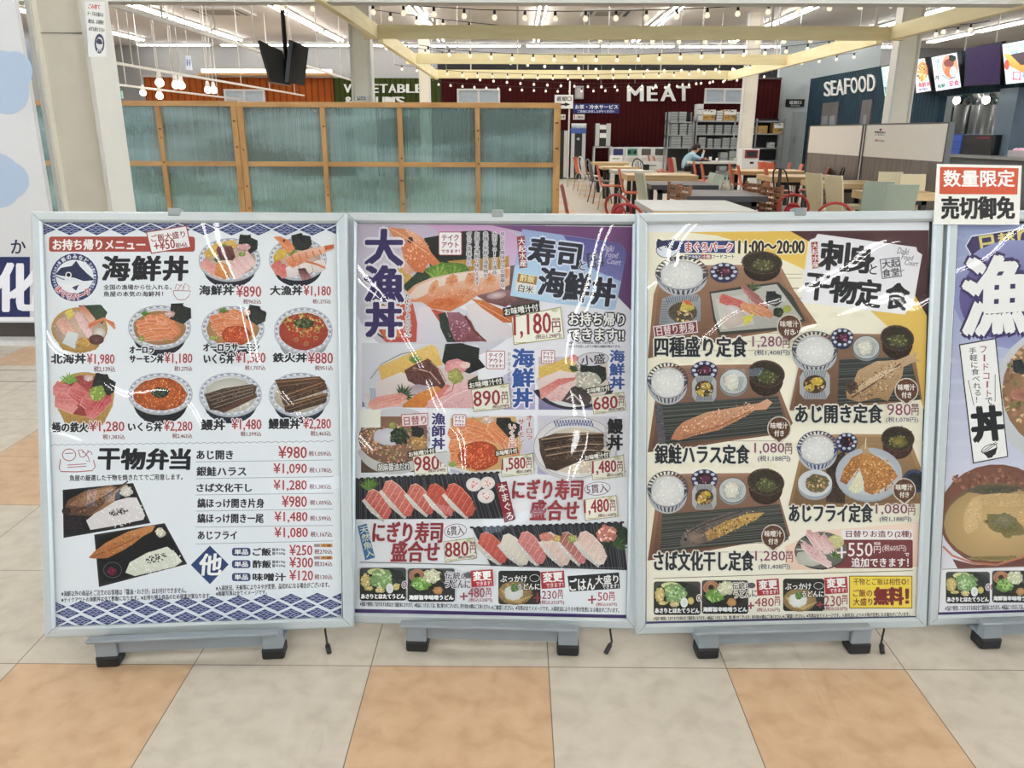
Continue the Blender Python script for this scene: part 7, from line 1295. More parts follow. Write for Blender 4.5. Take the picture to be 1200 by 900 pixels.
# four sorting cabinets
for i, (p0, p1, c, nm) in enumerate(((716.4, 732.6, (40, 52, 110), 'navy'), (733, 749, (54, 128, 108), 'green with two round holes'), (749.4, 765, (86, 84, 78), 'grey, third in the row'), (765.4, 781.6, (64, 64, 62), 'dark grey, nearest the shelving'))):
    y = 24.3; a, b = P(p0, 172.6, y), P(p1, 172.6, y); t = thing('sorting_bin', ((a.x+b.x)/2, y, 0), 'white waste sorting cabinet with flap of '+nm, 'bin', 'row of waste sorting cabinets')
    MB().box((a.x, y, 0), (b.x, y+.6, a.z), M_let).build('cabinet', None, t, .008); bx(MB(), p0+2.6, 174.4, p1-2.6, 182, y-.012, .02, mat('flap_%d' % i, S(*c), .5)).build('flap', None, t)
    if i == 1:
        for q in (737.6, 744.4): v = P(q, 178.2, y-.012); MB().tube([(v.x, y-.016, v.z), (v.x, y, v.z)], .05, M_dk, 12).build('hole', None, t)
    bx(MB(), p0+2, 184.6, p1-2, 190, y-.006, .01, mat('bin_label', S(206, 204, 198), .5)).build('label', None, t)

def rack(lb, p0, p1, top, shelves, y, dep=.5):
    a, b = P(p0, top, y), P(p1, top, y); t = thing('shelving_rack', ((a.x+b.x)/2, y, 0), lb, 'rack')
    for x in (a.x, b.x-.035):
        for yy in (y, y+dep-.035): MB().box((x, yy, 0), (x+.035, yy+.035, a.z), M_steel).build('post', None, t)
    zs = []
    for s in shelves+[208]: z = max(P(p0, s, y).z, .1); MB().box((a.x, y, z-.035), (b.x, y+dep, z), M_steel).build('shelf', None, t); zs.append(z)
    MB().box((a.x, y+dep+.01, 0), (b.x, y+dep+.03, a.z), M_dk).build('back_panel', None, t)
    return zs
yR = 23.8
za = rack('steel rack of grey crates directly right of the plain red wall', 783.6, 815.4, 131, [142.4, 157.8, 172.6], yR)
zb_ = rack('wider steel rack of crates with printed cartons on top, beside the white column', 816.6, 868, 136, [141.2, 156.8, 173.2], yR)
zc_ = rack('steel rack right of the white column with a few cartons', 887, 921, 139, [141.6, 156.4, 173.2, 188], yR)
def crate(px0, px1, pt, zbase, lb='grey slatted crate stored on the steel racks before the red wall', m=None, name='crate', grp='grey crates on the racks', lines=3, y=yR):
    a, b = P(px0, pt, y), P(px1, pt, y); h = a.z-zbase
    if h < .05: return
    t = thing(name, ((a.x+b.x)/2, y+.2, zbase), lb, name.split('_')[-1], grp)
    MB().box((a.x+.01, y+.03, zbase+.001), (b.x-.01, y+.43, a.z), m or M_crate).build('body', None, t, .006)
    q = MB()
    for k in range(lines): z = zbase+h*(k+1)/(lines+1); q.box((a.x+.02, y+.024, z-.008), (b.x-.02, y+.031, z+.008), M_crl)
    q.build('ridge', None, t); return t
for a, b, t0, z in ((786.4, 795.4, 131, za[0]), (796.4, 805.4, 131, za[0]), (787, 795.6, 145.2, za[1]), (797, 806, 145.2, za[1]), (807, 814, 145.4, za[1]), (787.4, 799, 159.6, za[2]), (800, 812, 159.6, za[2]), (817, 828, 146.6, zb_[1]), (829.6, 837.6, 146.6, zb_[1]), (838.6, 847.6, 146.6, zb_[1]), (849, 858, 146.6, zb_[1]), (858.8, 867, 146.6, zb_[1]), (819, 828, 161, zb_[2]), (829.4, 836.2, 162.6, zb_[2]), (837, 846, 162.8, zb_[2]), (847, 856, 161.6, zb_[2]), (857, 865, 161.2, zb_[2]), (844.6, 854, 178.6, zb_[3]), (855, 864.6, 176.6, zb_[3])): crate(a, b, t0, z)
M_wbox = mat('white_carton', S(200, 204, 206), .6, var=.03); M_cart = mat('brown_carton', S(176, 138, 80), .7)
crate(817.4, 825.6, 121.8, zb_[0], 'white carton stack on the left of the wide rack top', M_wbox, 'white_carton', None, 2)
crate(840.4, 848, 129.8, zb_[0], 'white carton between the two printed cartons on the wide rack', M_wbox, 'white_carton', None, 3)
crate(864, 868, 131, zb_[0], 'narrow white carton at the column end of the wide rack', M_wbox, 'white_carton', None, 2)
def printed(px0, px1, pt, zbase, lb):
    t = crate(px0, px1, pt, zbase, lb, M_cart, 'printed_carton', None, 0)
    a, b = P(px0, pt, yR), P(px1, pt, yR); h = a.z-zbase; fp = plane_print((0, yR+.028, 0), (0, -1, 0), 2e-4); mid = pt+(P(px0, 0, yR).z and 6)
    fp.rect(px0+.4, pt+.3, px1-.4, pt+6, (206, 208, 206)); fp.specks((px0+px1)/2, pt+1.8, (px1-px0)*.45, 1.6, 14, 1.1, [(40, 50, 66), (60, 70, 80)]); fp.rect((px0+px1)/2-.4, pt+6.4, (px0+px1)/2+.4, pt+11, (150, 110, 60)); fp.specks(px0+4, pt+8.6, 3, 1.6, 6, 1, [(96, 60, 40)]); fp.ell(px1-4, pt+8.4, 2.4, 1.8, (96, 104, 50)); fp.build('print', t)
printed(824, 839.4, 128.4, zb_[0], 'brown and white printed carton, left of two on the wide rack')
printed(848.4, 863.6, 128.4, zb_[0], 'brown and white printed carton, right of two on the wide rack')
printed(907, 918.6, 144, zc_[1], 'brown and white printed carton on the rack right of the white column')
crate(889, 900.6, 147.4, zc_[1], 'plain tan carton on the second shelf right of the white column', M_cart, 'brown_carton', None, 1)
crate(903, 909, 167, zc_[2], 'small white carton on the third shelf right of the white column', M_wbox, 'white_carton', None, 1)
t = thing('utility_door', P(937, 160, 25.4), 'pale grey door in the pale wall under the black return sign', 'door'); a, b = P(930, 131, 25.44), P(945.4, 131, 25.44)
MB().box((a.x, 25.44, 0), (b.x, 25.49, a.z), mat('door_grey', S(160, 170, 174), .5)).build('leaf', None, t); MB().box((a.x+.08, 25.4, 1.0), (a.x+.12, 25.44, 1.2), M_steel).build('handle', None, t)
# ticket and return kiosk
y = 18.0; a, b = P(870.4, 174.6, y), P(890.4, 174.6, y); t = thing('kiosk', ((a.x+b.x)/2, y, 0), 'white kiosk with a red framed dark screen beside the far white column', 'kiosk')
MB().box((a.x, y, 0), (b.x, y+.4, a.z), M_let).build('body', None, t, .01); bx(MB(), 873.6, 175.6, 888, 185.2, y-.02, .03, mat('kiosk_red', S(150, 40, 44), .4)).build('screen_frame', None, t); bx(MB(), 875.4, 177, 886.4, 184, y-.024, .02, M_dk).build('screen', None, t); bx(MB(), 879, 189.6, 883, 192, y-.014, .02, M_dk).build('slot', None, t)

# ------------------------------------------------------------------ counters on the right
M_lam = mat('partition_white', S(234, 231, 224), .4, var=.01); M_wd = wood('grey_wood', S(122, 114, 108), S(94, 88, 84), .5, (14, 14, 1.2)); M_post = mat('partition_post', S(92, 92, 92), .4, .5)
xp = 5.10; y0, y1 = PX(1113, 144, xp).y, PX(949, 150, xp).y; zt_ = PX(1080, 145.4, xp).z; zb2 = PX(1080, 188, xp).z
t = thing('return_partition', (xp, 10, 0), 'low partition with white upper boards and grey wood below, facing the tables', 'partition')
ym = PX(1012, 160, xp).y
for a, b in ((y0+.03, ym-.04), (ym+.04, y1)): MB().box((xp, a, zb2), (xp+.05, b, zt_), M_lam).build('white_board', None, t); MB().box((xp+.005, a, .02), (xp+.045, b, zb2), M_wd).build('wood_panel', None, t)
MB().box((xp+.004, ym-.04, .5), (xp+.046, ym+.04, zt_), M_lam).build('filler_board', None, t)
for a in (y0, ym-.05, ym+.05, y1): MB().box((xp-.01, a-.015, 0), (xp+.06, a+.015, zt_+.01), M_post).build('post', None, t)
MB().box((xp-.005, y0, zt_), (xp+.055, y1, zt_+.018), M_post).build('cap_rail', None, t)
fp = plane_print((xp-.004, 0, 0), (-1, 0, 0), 1e-4); fp.poly([(1023.6, 148), (1039.6, 147.6), (1038, 171), (1022.6, 169.6)], (214, 212, 208)); fp.ell(1032, 152, 1.6, 1.4, (120, 50, 56)); fp.text('食器返却口', 1025, 154, 1037.6, 156.2, (60, 54, 60), .02, rot=4); fp.text('こちらへ', 1025.6, 157, 1037, 158.8, (60, 54, 60), .01, rot=4); fp.text('ご協力ください', 1024.6, 163.6, 1036.6, 166, (150, 60, 66), .01, rot=5)
fs_ = tag(fp.build('notice_sheet'), 'small white return notice on the white boards of the low partition', 'notice')
# illuminated menu boards along the teal wall
def menu_screen(lb, q, lit, draw=None, tilt=.0):
    A = [PX(a, b, XS-.24-tilt*(i < 2)) for i, (a, b) in enumerate(q)]
    c = sum(A, Vector())/4; n = (A[1]-A[0]).cross(A[3]-A[0]).normalized()
    if n.x > 0: n = -n
    t = thing('menu_screen', c, lb, 'screen', 'illuminated menu screens on the teal wall'); MB().hexa(A[::-1], [v-n*.07 for v in A[::-1]], M_tv).build('casing', None, t)
    MB().tube([c-n*.06, Vector((XS-.02, c.y, c.z))], .04, M_tv, 8).build('bracket', None, t)
    I = [c+(v-c)*.95+n*.003 for v in A]
    if draw:
        fp = plane_print(I[0]+n*.002, n, 3e-4); draw(fp)
        m = ink_material('backlit_print'); b = m.node_tree.nodes['Principled BSDF']; va = [z for z in m.node_tree.nodes if z.type == 'VERTEX_COLOR'][0]
        m.node_tree.links.new(va.outputs[0], b.inputs['Emission Color']); b.inputs['Emission Strength'].default_value = .55
        fp.build('display', t, m)
    else: MB().add(I, [(0, 1, 2, 3)], lit).build('display', None, t)
def s1(p): p.poly([(1033, 79), (1045, 76.6), (1045, 112), (1037, 113)], (150, 206, 190)); p.specks(1041, 90, 5, 10, 40, 1.6, [(206, 230, 220), (110, 180, 160), (220, 226, 206)]); p.poly([(1036, 102), (1044, 101), (1045, 111), (1038, 112)], (70, 90, 130)); p.text('うどん', 1038, 104, 1044, 109, (220, 226, 232), .02)
def s2(p): p.poly([(1072, 70), (1083.4, 68.4), (1091, 106), (1074, 109)], (216, 212, 216)); p.ell(1081, 84, 6, 12, (206, 140, 70), (190, 110, 60)); p.specks(1081, 86, 6, 12, 40, 1.8, [(216, 170, 100), (160, 90, 60), (226, 200, 160), (70, 50, 44)]); p.text('海鮮丼', 1076, 96, 1090, 102, (176, 60, 80), .02, rot=-6); p.text('¥980', 1077, 103, 1087, 106, (60, 80, 120), .02, rot=-6)
def s3(p):
    p.poly([(1091.6, 67.4), (1121, 61.6), (1126, 102), (1097, 106.6)], (206, 214, 226)); p.poly([(1094, 68.4), (1103, 66.6), (1104.4, 81), (1096, 82.4)], (176, 190, 220)); p.vtext('本日', 1096.4, 69, 1101.6, 81, (90, 110, 170), .02, slant=1); p.ell(1113.4, 78, 9.4, 14, (214, 150, 130), (206, 120, 90), rot=-8); p.ell(1112, 74, 6, 5, (110, 60, 56)); nori(p, 1116, 68, 4); p.ell(1112, 84, 5, 6, (206, 96, 66)); p.ell(1117, 84, 4, 6, (232, 200, 206)); p.line([(1104, 88), (1112, 93), (1120, 90)], 1.2, (60, 70, 110)); p.text('海鮮', 1098, 98, 1108, 103, (50, 96, 80), .03, rot=-8); p.text('定食', 1112, 94, 1124, 101, (196, 60, 84), .03, rot=-8); p.text('丼', 1095.6, 88, 1101, 94, (60, 66, 60), .02)
def s5(p):
    p.poly([(1174.6, 52), (1240, 40), (1243, 92), (1179, 98.6)], (196, 210, 226)); p.text('まぐろ定食', 1180, 51.6, 1206, 57, (110, 140, 190), .02, rot=-8); p.text('海鮮フェア', 1184, 57.6, 1210, 62, (120, 150, 196), .02, rot=-8); p.poly([(1176, 63), (1186, 64), (1204, 78), (1204, 88), (1184, 78)], (206, 160, 70), (216, 120, 60)); p.poly([(1184, 64), (1204, 60), (1206, 76), (1196, 76)], (70, 60, 66)); p.ell(1180, 76, 3, 6, (196, 70, 60)); p.rect(1187, 84, 1196, 94, (196, 80, 110)); p.text('得', 1188, 85, 1195, 93, WH, .02); p.text('¥980', 1198, 84, 1214, 92, (80, 120, 170), .02)
menu_screen('teal and white lit menu screen partly behind the white column', [(1032, 77.6), (1046.6, 75), (1047, 112.6), (1037, 114)], None, s1)
menu_screen('lit menu screen of a seafood bowl just right of the white column', [(1070, 69), (1084.4, 67), (1092.4, 107), (1072, 110.4)], None, s2, .1)
menu_screen('lit menu screen of a pink and red bowl left of the dark purple display', [(1091, 66), (1122, 60.4), (1127, 103.4), (1096.4, 108)], None, s3, .1)
menu_screen('switched dark purple display between the lit menu screens', [(1132, 56), (1174, 48.6), (1172, 99), (1129.4, 101.6)], mat('purple_display', S(54, 42, 84), .25, var=.1, emit=.12), None, .1)
menu_screen('lit menu screen of a grilled dish at the right edge', [(1174, 51), (1241, 38.6), (1244, 93.6), (1178.4, 99.4)], None, s5, .1)
# doors in the teal wall
for n_, (a, b, c, d) in ((1, (964.6, 121, 983.4, 190)), (2, (1011, 117.4, 1022.6, 190))):
    A, B_ = PX(a, b, XS-.02), PX(c, b, XS-.02); o = struct('door_%d' % n_, MB().box((XS-.03, B_.y, 0), (XS-.002, A.y, A.z), mat('door_taupe', S(96, 92, 92), .5)))
    m_ = (A.y+B_.y)/2
    for u, v in (((B_.y+.12, m_-.08), (m_+.08, A.y-.12)) if n_ == 1 else ((B_.y+.2, A.y-.2),)): MB().box((XS-.036, u, 1.0), (XS-.029, v, A.z-.35), mat('door_glass', S(44, 50, 56) if n_ == 2 else S(150, 156, 160), .2)).build('pane', None, o)
# serving hatch: post, counter, hanging lamps, equipment
M_blu = mat('post_blue_grey', S(86, 104, 120), .5)
A = PX(1166, 150, XS-.1); B_ = PX(1187, 150, XS-.1)
struct('trim_counter_post', MB().box((XS-.12, B_.y, 0), (XS+.16, A.y, 2.05), M_blu))
t = thing('serving_counter', (XS, 14, 0), 'grey serving counter under the menu screens on the right', 'counter'); zc = .93
MB().box((XS-.5, 11, zc-.05), (XS+.25, 17.2, zc), M_steel).build('worktop', None, t); MB().box((XS-.4, 11, 0), (XS+.2, 17.2, zc-.05), mat('counter_front', S(92, 96, 100), .5)).build('front', None, t)
for px, py, lb in ((1121, 117.6, 'glowing lamp hanging in the serving hatch left of the blue-grey post, left one'), (1155.4, 117, 'glowing lamp hanging in the serving hatch close left of the blue-grey post'), (1190, 113.6, 'glowing lamp hanging right of the blue-grey post')):
    q = PX(px, py, XS+.5); t = thing('pendant_lamp', q, lb, 'lamp'); MB().lathe(q, [(.02, .13), (.05, .06), (.075, .0), (.06, -.05), (.01, -.08)], M_spot, 10).build('bulb', None, t); MB().lathe(q, [(.009, ZC-q.z), (.009, .16), (.04, .14), (.05, .06)], M_steel, 8).build('holder', None, t)
def kit(name, cat, lb, px0, py0, px1, py1, X, dep, m, z0=None):
    A, B_ = PX(px0, py0, X), PX(px1, py1, X); B2 = PX(px1, py0, X); t = thing(name, (X+dep/2, (A.y+B_.y)/2, z0 if z0 is not None else B_.z), lb, cat)
    MB().box((X, min(A.y, B2.y), z0 if z0 is not None else B_.z), (X+dep, max(A.y, B2.y), A.z), m).build('body', None, t, .01); return t, A, B2
t, A, B_ = kit('refrigerator', 'refrigerator', 'dark grey steel refrigerator seen through the serving hatch', 1116, 125, 1141, 190, 10.2, .7, mat('fridge_dark', S(84, 82, 78), .4, .3), 0)
MB().box((10.17, (A.y+B_.y)/2-.012, .9), (10.2, (A.y+B_.y)/2+.012, 1.9), M_steel).build('handle', None, t); MB().box((10.192, A.y-.02, 1.2), (10.2, B_.y+.02, 1.215), M_dk).build('door_gap', None, t)
for lb, x0, x1 in (('bent silver exhaust hose, left one above the refrigerator', 1128, 1148), ('bent silver exhaust hose nearest the blue-grey post', 1158, 1174)):
    X_ = 10.0; p0 = PX(x0, 122, X_); p1 = PX((x0+x1)/2, 111, X_); p2 = PX(x1, 123, X_); t = thing('exhaust_hose', p0, lb, 'hose')
    pts = [p0.lerp(p1, k/5)+Vector((0, 0, .06*math.sin(k/5*math.pi))) for k in range(5)]+[p1.lerp(p2, k/5)+Vector((0, 0, .1*math.sin(k/5*math.pi))) for k in range(6)]
    MB().tube(pts, [.13+.012*(k % 2) for k in range(11)], mat('silver_foil', S(196, 200, 200), .25, .8, var=.15, scale=14), 12).build('hose', None, t); [MB().tube([e_, Vector((e_.x, e_.y, 0))], .15, M_steel, 12).build('duct', None, t) for e_ in (pts[0], pts[-1])]
t, A, B_ = kit('shelf_unit', 'shelf', 'steel shelf frame with hanging utensils inside the serving hatch', 1142, 125.6, 1165, 130, 10.95, .34, M_steel)
for yy in (A.y-.04, B_.y+.02): MB().box((10.97, yy-.02, 0), (11.02, yy+.02, A.z), M_steel).build('post', None, t)
for k in range(4): q = PX(1146+k*5, 131, 11.1); MB().tube([q, q-Vector((0, 0, .3+.1*(k % 2)))], .02, M_steel, 6).build('utensil', None, t)
t, A, B_ = kit('blue_crate', 'crate', 'bright blue crate standing on the serving counter by the white partition', 1112.6, 157, 1127.6, 186, XS-.3, .35, mat('crate_blue', S(44, 82, 170), .5), zc)
for k in range(3): MB().box((XS-.31, B_.y+.05, zc+.08+k*.13), (XS-.298, A.y-.05, zc+.1+k*.13), mat('crate_blue_dark', S(30, 58, 130), .5)).build('ridge', None, t)
t, A, B_ = kit('black_case', 'case', 'black display case on the serving counter left of the blue-grey post', 1128.6, 157.6, 1164, 184, XS-.28, .4, M_dk, zc)
MB().box((XS-.29, B_.y+.06, zc+.28), (XS-.275, A.y-.5, zc+.31), mat('case_red_strip', S(120, 40, 44), .5)).build('strip', None, t)
t, A, B_ = kit('serving_tray', 'tray', 'pink lit tray of food right of the blue-grey post', 1181, 176, 1206, 186, XS-.3, .4, mat('tray_steel', S(176, 170, 176), .4), zc); q = MB()
rn = random.Random(5)
for k in range(16): q.lathe((XS-.1+rn.uniform(-.14, .14), rn.uniform(B_.y+.1, A.y-.1), A.z-.005), [(.06, 0), (.05, .03), (.01, .045)], mat('pink_food_glow', S(226, 176, 196), .6, emit=.15), 7)  # food emits faintly so that it looks lit
f_ = q.build('food', None, t); f_['kind'] = 'stuff'
t, A, B_ = kit('oven_cabinet', 'oven', 'steel oven cabinet behind the counter at the right edge', 1190, 138, 1230, 174, 10.0, .6, mat('oven_steel', S(120, 122, 120), .4, .5), 0)
MB().box((9.98, B_.y+.1, 1.5), (10.0, A.y-.1, 1.56), M_dk).build('control_strip', None, t)

# ------------------------------------------------------------------ tables and chairs
M_top = wood('maple_top', S(206, 180, 134), S(186, 156, 110), .4, (2, 14, 14)); M_legb = mat('black_steel', S(30, 30, 32), .5); M_blacktop = mat('black_top', S(58, 60, 66), .35); M_greytop = mat('pale_grey_top', S(180, 186, 186), .3); M_whitetop = mat('white_top', S(206, 206, 200), .35)
def table(lb, pl, pr, py, dep, m, th=.05, z=.65, edge=None):
    A, B_ = F(pl, py, z), F(pr, py, z); y = (A.y+B_.y)/2; x0, x1 = A.x, B_.x
    t = thing('dining_table', ((x0+x1)/2, y+dep/2, 0), lb, 'table')
    MB().box((x0, y, z-th), (x1, y+dep, z), m).build('tabletop', None, t, .004)
    if edge: MB().box((x0, y-.006, z-th), (x1, y-.001, z-.004), edge).build('edge_band', None, t)
    for x in (x0+.1, x1-.16):
        for yy in (y+.06, y+dep-.12): MB().box((x, yy, .0), (x+.06, yy+.06, z-th), M_legb).build('leg', None, t)
    MB().box((x0+.1, y+.06, z-th-.05), (x1-.1, y+.1, z-th-.002), M_legb).build('apron', None, t)
    return x0, x1, y
table('small light wood table far left, by the tea dispenser', 696, 737, 190.8, .75, M_top)
table('light wood table behind the orange chairs on the left', 706, 752, 196, .8, M_top)
table('white-topped table joined to the long wooden one on the left', 720, 770, 200.4, .8, M_whitetop, .06)
table('long thick light wood table in the middle left', 736, 818, 205.4, .85, M_top, .09)
table('black table behind the brown slatted chair backs', 764, 842, 217, .9, M_blacktop, .06)
table('second black table, nearer and right of the brown chair backs', 806, 900, 230, 1.0, M_blacktop, .06)
table('pale grey table directly behind the top of the cream poster', 766, 888, 247, 1.15, M_greytop, .05, edge=M_top)
table('white table where the person in pale blue sits', 808, 902, 189.6, .8, M_whitetop, .05)
table('light wood table right of the person, behind two orange chairs', 868, 946, 200.6, .8, M_top, .07)
table('thick light wood table in the middle right', 906, 987, 207.4, .85, M_top, .08)
table('light wood table in front of the low partition', 966, 1045, 215.4, .9, M_top, .07)
table('thick light wood table nearest the paper notice', 1020, 1100, 226, .5, M_top, .09)

CH = {}; FS = .9
M_chrome = mat('chrome', S(196, 198, 200), .2, .9, var=.02)
def cm(name, rgb, r=.4): return mat('seat_'+name, S(*rgb), r, var=.03)
def arc_pts(a, b, n, f): return [f(a+(b-a)*k/n) for k in range(n+1)]
def sheet(prof, w0, w1, th, m, curve=.03):
    """curved panel: profile (y,z) swept across x, edges bent forward, given thickness"""
    b = MB(); n = len(prof); K = 6; vs = []
    for s in (0, 1):
        for i, (y, z) in enumerate(prof):
            w = w0+(w1-w0)*i/(n-1); w *= 1-.08*(i == n-1)
            y0, z0 = prof[max(0, i-1)]; y1, z1 = prof[min(n-1, i+1)]; L = math.hypot(y1-y0, z1-z0); ny, nz = (z1-z0)/L, -(y1-y0)/L
            for k in range(K+1): x = -w/2+w*k/K; c = curve*(2*k/K-1)**2; vs.append((x, y+ny*(c-s*th), z+nz*(c-s*th)))
    g = lambda s, i, k: s*n*(K+1)+i*(K+1)+k; fs = []
    for i in range(n-1):
        for k in range(K): fs += [(g(0, i, k), g(0, i, k+1), g(0, i+1, k+1), g(0, i+1, k)), (g(1, i, k), g(1, i+1, k), g(1, i+1, k+1), g(1, i, k+1))]
        for k in (0, K): fs.append((g(0, i, k), g(0, i+1, k), g(1, i+1, k), g(1, i, k)))
    for i in (0, n-1): fs += [(g(0, i, k), g(1, i, k), g(1, i, k+1), g(0, i, k+1)) for k in range(K)]
    return b.add(vs, fs, m, False)
def parts_of(kind, m):
    """list of (part name, mesh); the sitter faces +y, origin on the floor under the seat"""
    k = (kind, m.name)
    if k in CH: return CH[k]
    R = []; legs = []
    if kind == 'shell':
        R.append(('backrest', sheet([(-.2, .47), (-.225, .56), (-.25, .68), (-.28, .8), (-.29, .84)], .36, .4, .012, m).mesh('backrest'))); R.append(('seat', sheet([(.2, .43), (.19, .445), (0, .44), (-.15, .445), (-.2, .47)], .42, .46, .014, m, .015).mesh('seat')))
        for sx in (-1, 1):
            for sy in (-1, 1): legs.append(MB().tube([(sx*.14, sy*.12, .43), (sx*.19, sy*.17, .41), (sx*.23, sy*.23, 0)], .011, M_chrome, 6))
    elif kind == 'tall':
        R.append(('backrest', sheet([(-.18, .44), (-.2, .6), (-.24, .8), (-.27, .93)], .28, .34, .02, m, .012).mesh('backrest'))); R.append(('seat', MB().box((-.19, -.19, .42), (.19, .2, .46), m).mesh('seat')))
        for sx in (-1, 1):
            for sy in (-1, 1): legs.append(MB().tube([(sx*.165, sy*.16, .43), (sx*.19, sy*.2, 0)], [.022, .017], m, 6))
    elif kind == 'plastic':
        R.append(('backrest', sheet([(-.19, .44), (-.22, .58), (-.26, .76), (-.275, .81)], .3, .36, .018, m, .012).mesh('backrest'))); R.append(('seat', MB().box((-.2, -.2, .42), (.2, .21, .46), m).mesh('seat')))
        for sx in (-1, 1):
            for sy in (-1, 1): legs.append(MB().tube([(sx*.17, sy*.16, .43), (sx*.21, sy*(.2 if sy > 0 else .27), 0)], [.024, .017], m, 6))
    elif kind in ('hoop', 'windsor'):
        hw_, hh_ = (.21, .22) if kind == 'windsor' else (.17, .155); hp = [(hw_*math.sin(math.radians(a)), -.2-.1*(1+math.cos(math.radians(a)))/2, .46+hh_*(1+math.cos(math.radians(a)))) for a in range(-165, 166, 15)]
        R.append(('back_hoop', MB().tube(hp, .014, m, 7).mesh('back_hoop')))
        R.append(('seat', MB().lathe((0, 0, .44), [(.19, 0), (.215, .01), (.215, .025), (.19, .032)], m, 18).mesh('seat')))
        if kind == 'windsor':
            for x in (-.13, -.065, 0, .065, .13): R.append(('spindle', MB().tube([(x*.8, -.17, .465), (x, -.27+abs(x)*.2, .86-abs(x)*.5)], .008, m, 5).mesh('spindle')))
        else: R.append(('back_disc', MB().tube([(0, -.245, .6), (0, -.262, .605)], [.075, .075], m, 16).mesh('back_disc'))); R.append(('inner_hoop', MB().tube([(.09*math.sin(math.radians(a)), -.21-.05*(1+math.cos(math.radians(a)))/2, .46+.1*(1+math.cos(math.radians(a)))) for a in range(-160, 161, 20)], .01, m, 6).mesh('inner_hoop')))
        for sx in (-1, 1):
            for sy in (-1, 1): legs.append(MB().tube([(sx*.13, sy*.13, .44), (sx*.2, sy*.21, 0)], [.016, .013], m, 6))
    elif kind == 'slat':
        for x in (-.2, .17): R.append(('back_post', MB().box((x, -.24, .44), (x+.03, -.21, .84), m).mesh('back_post')))
        b = MB()
        for r in range(5):
            z = .5+r*.068; b.box((-.17, -.235, z), (.17, -.215, z+.045), m)
            for c in range(3): b.box((-.115+c*.1, -.2355, z+.012), (-.085+c*.1, -.2345, z+.03), M_legb)
        R.append(('backrest', b.mesh('backrest'))); R.append(('seat', MB().box((-.21, -.22, .42), (.21, .21, .45), m).mesh('seat')))
        for sx in (-1, 1):
            for sy in (-1, 1): legs.append(MB().box((sx*.18-.02, sy*.19-.02, 0), (sx*.18+.02, sy*.19+.02, .42), m))
    elif kind == 'metal':
        hp = [(-.19, -.17, .44), (-.19, -.24, .7), (-.16, -.27, .83), (-.08, -.28, .88), (.08, -.28, .88), (.16, -.27, .83), (.19, -.24, .7), (.19, -.17, .44)]
        R.append(('back_hoop', MB().tube(hp, .013, m, 6).mesh('back_hoop'))); R.append(('back_splat', MB().box((-.04, -.262, .46), (.04, -.252, .87), m).mesh('back_splat'))); R.append(('seat', MB().box((-.19, -.19, .43), (.19, .19, .455), M_seatw).mesh('seat')))
        for sx in (-1, 1):
            for sy in (-1, 1): legs.append(MB().tube([(sx*.16, sy*.16, .43), (sx*.2, sy*.22, 0)], .013, m, 6))
    elif kind == 'stool':
        R.append(('seat', MB().box((-.2, -.2, .4), (.2, .2, .45), m).mesh('seat')))
        for sx in (-1, 1):
            for sy in (-1, 1): legs.append(MB().box((sx*.17-.02, sy*.17-.02, 0), (sx*.17+.02, sy*.17+.02, .4), m))
    R += [('leg', q.mesh('leg')) for q in legs]
    CH[k] = R; return R
M_seatw = mat('seat_wood', S(120, 84, 60), .5)
NMS = dict(tall='tall_back_chair', shell='shell_chair', plastic='plastic_chair', hoop='hoop_back_chair', windsor='spindle_back_chair', slat='slatted_back_chair', metal='metal_frame_chair', stool='stool')
TOPZ = dict(tall=.93, shell=.84, plastic=.81, hoop=.77, windsor=.9, slat=.84, metal=.89, stool=.45)
def chair(kind, m, px, py, rz, lb, group=None, tz=None):
    """px, py: middle of the upper edge of the backrest"""
    q = F(px, py, (tz or TOPZ[kind])*FS); a = math.radians(rz); back = 0 if kind == 'stool' else .27*FS
    t = thing(NMS[kind], (q.x-math.sin(a)*back, q.y+math.cos(a)*back, 0), lb, 'stool' if kind == 'stool' else 'chair', group, a)
    t.scale = (FS, FS, FS)
    for nm, me in parts_of(kind, m): child(nm, me, t)
OR, CR, SG, RD, GY, BR_, PK, WHT, BK = cm('orange', (196, 92, 58)), cm('cream', (204, 194, 160)), cm('sage', (150, 162, 148)), cm('red', (156, 40, 44), .35), cm('grey', (110, 108, 110)), cm('brown', (130, 84, 50)), cm('coral', (204, 110, 90)), cm('white', (206, 206, 200)), cm('black', (34, 34, 38))
MINT = cm('mint', (176, 194, 180)); PALE = cm('pale', (188, 192, 172))
E_ = -90   # facing right in the photo
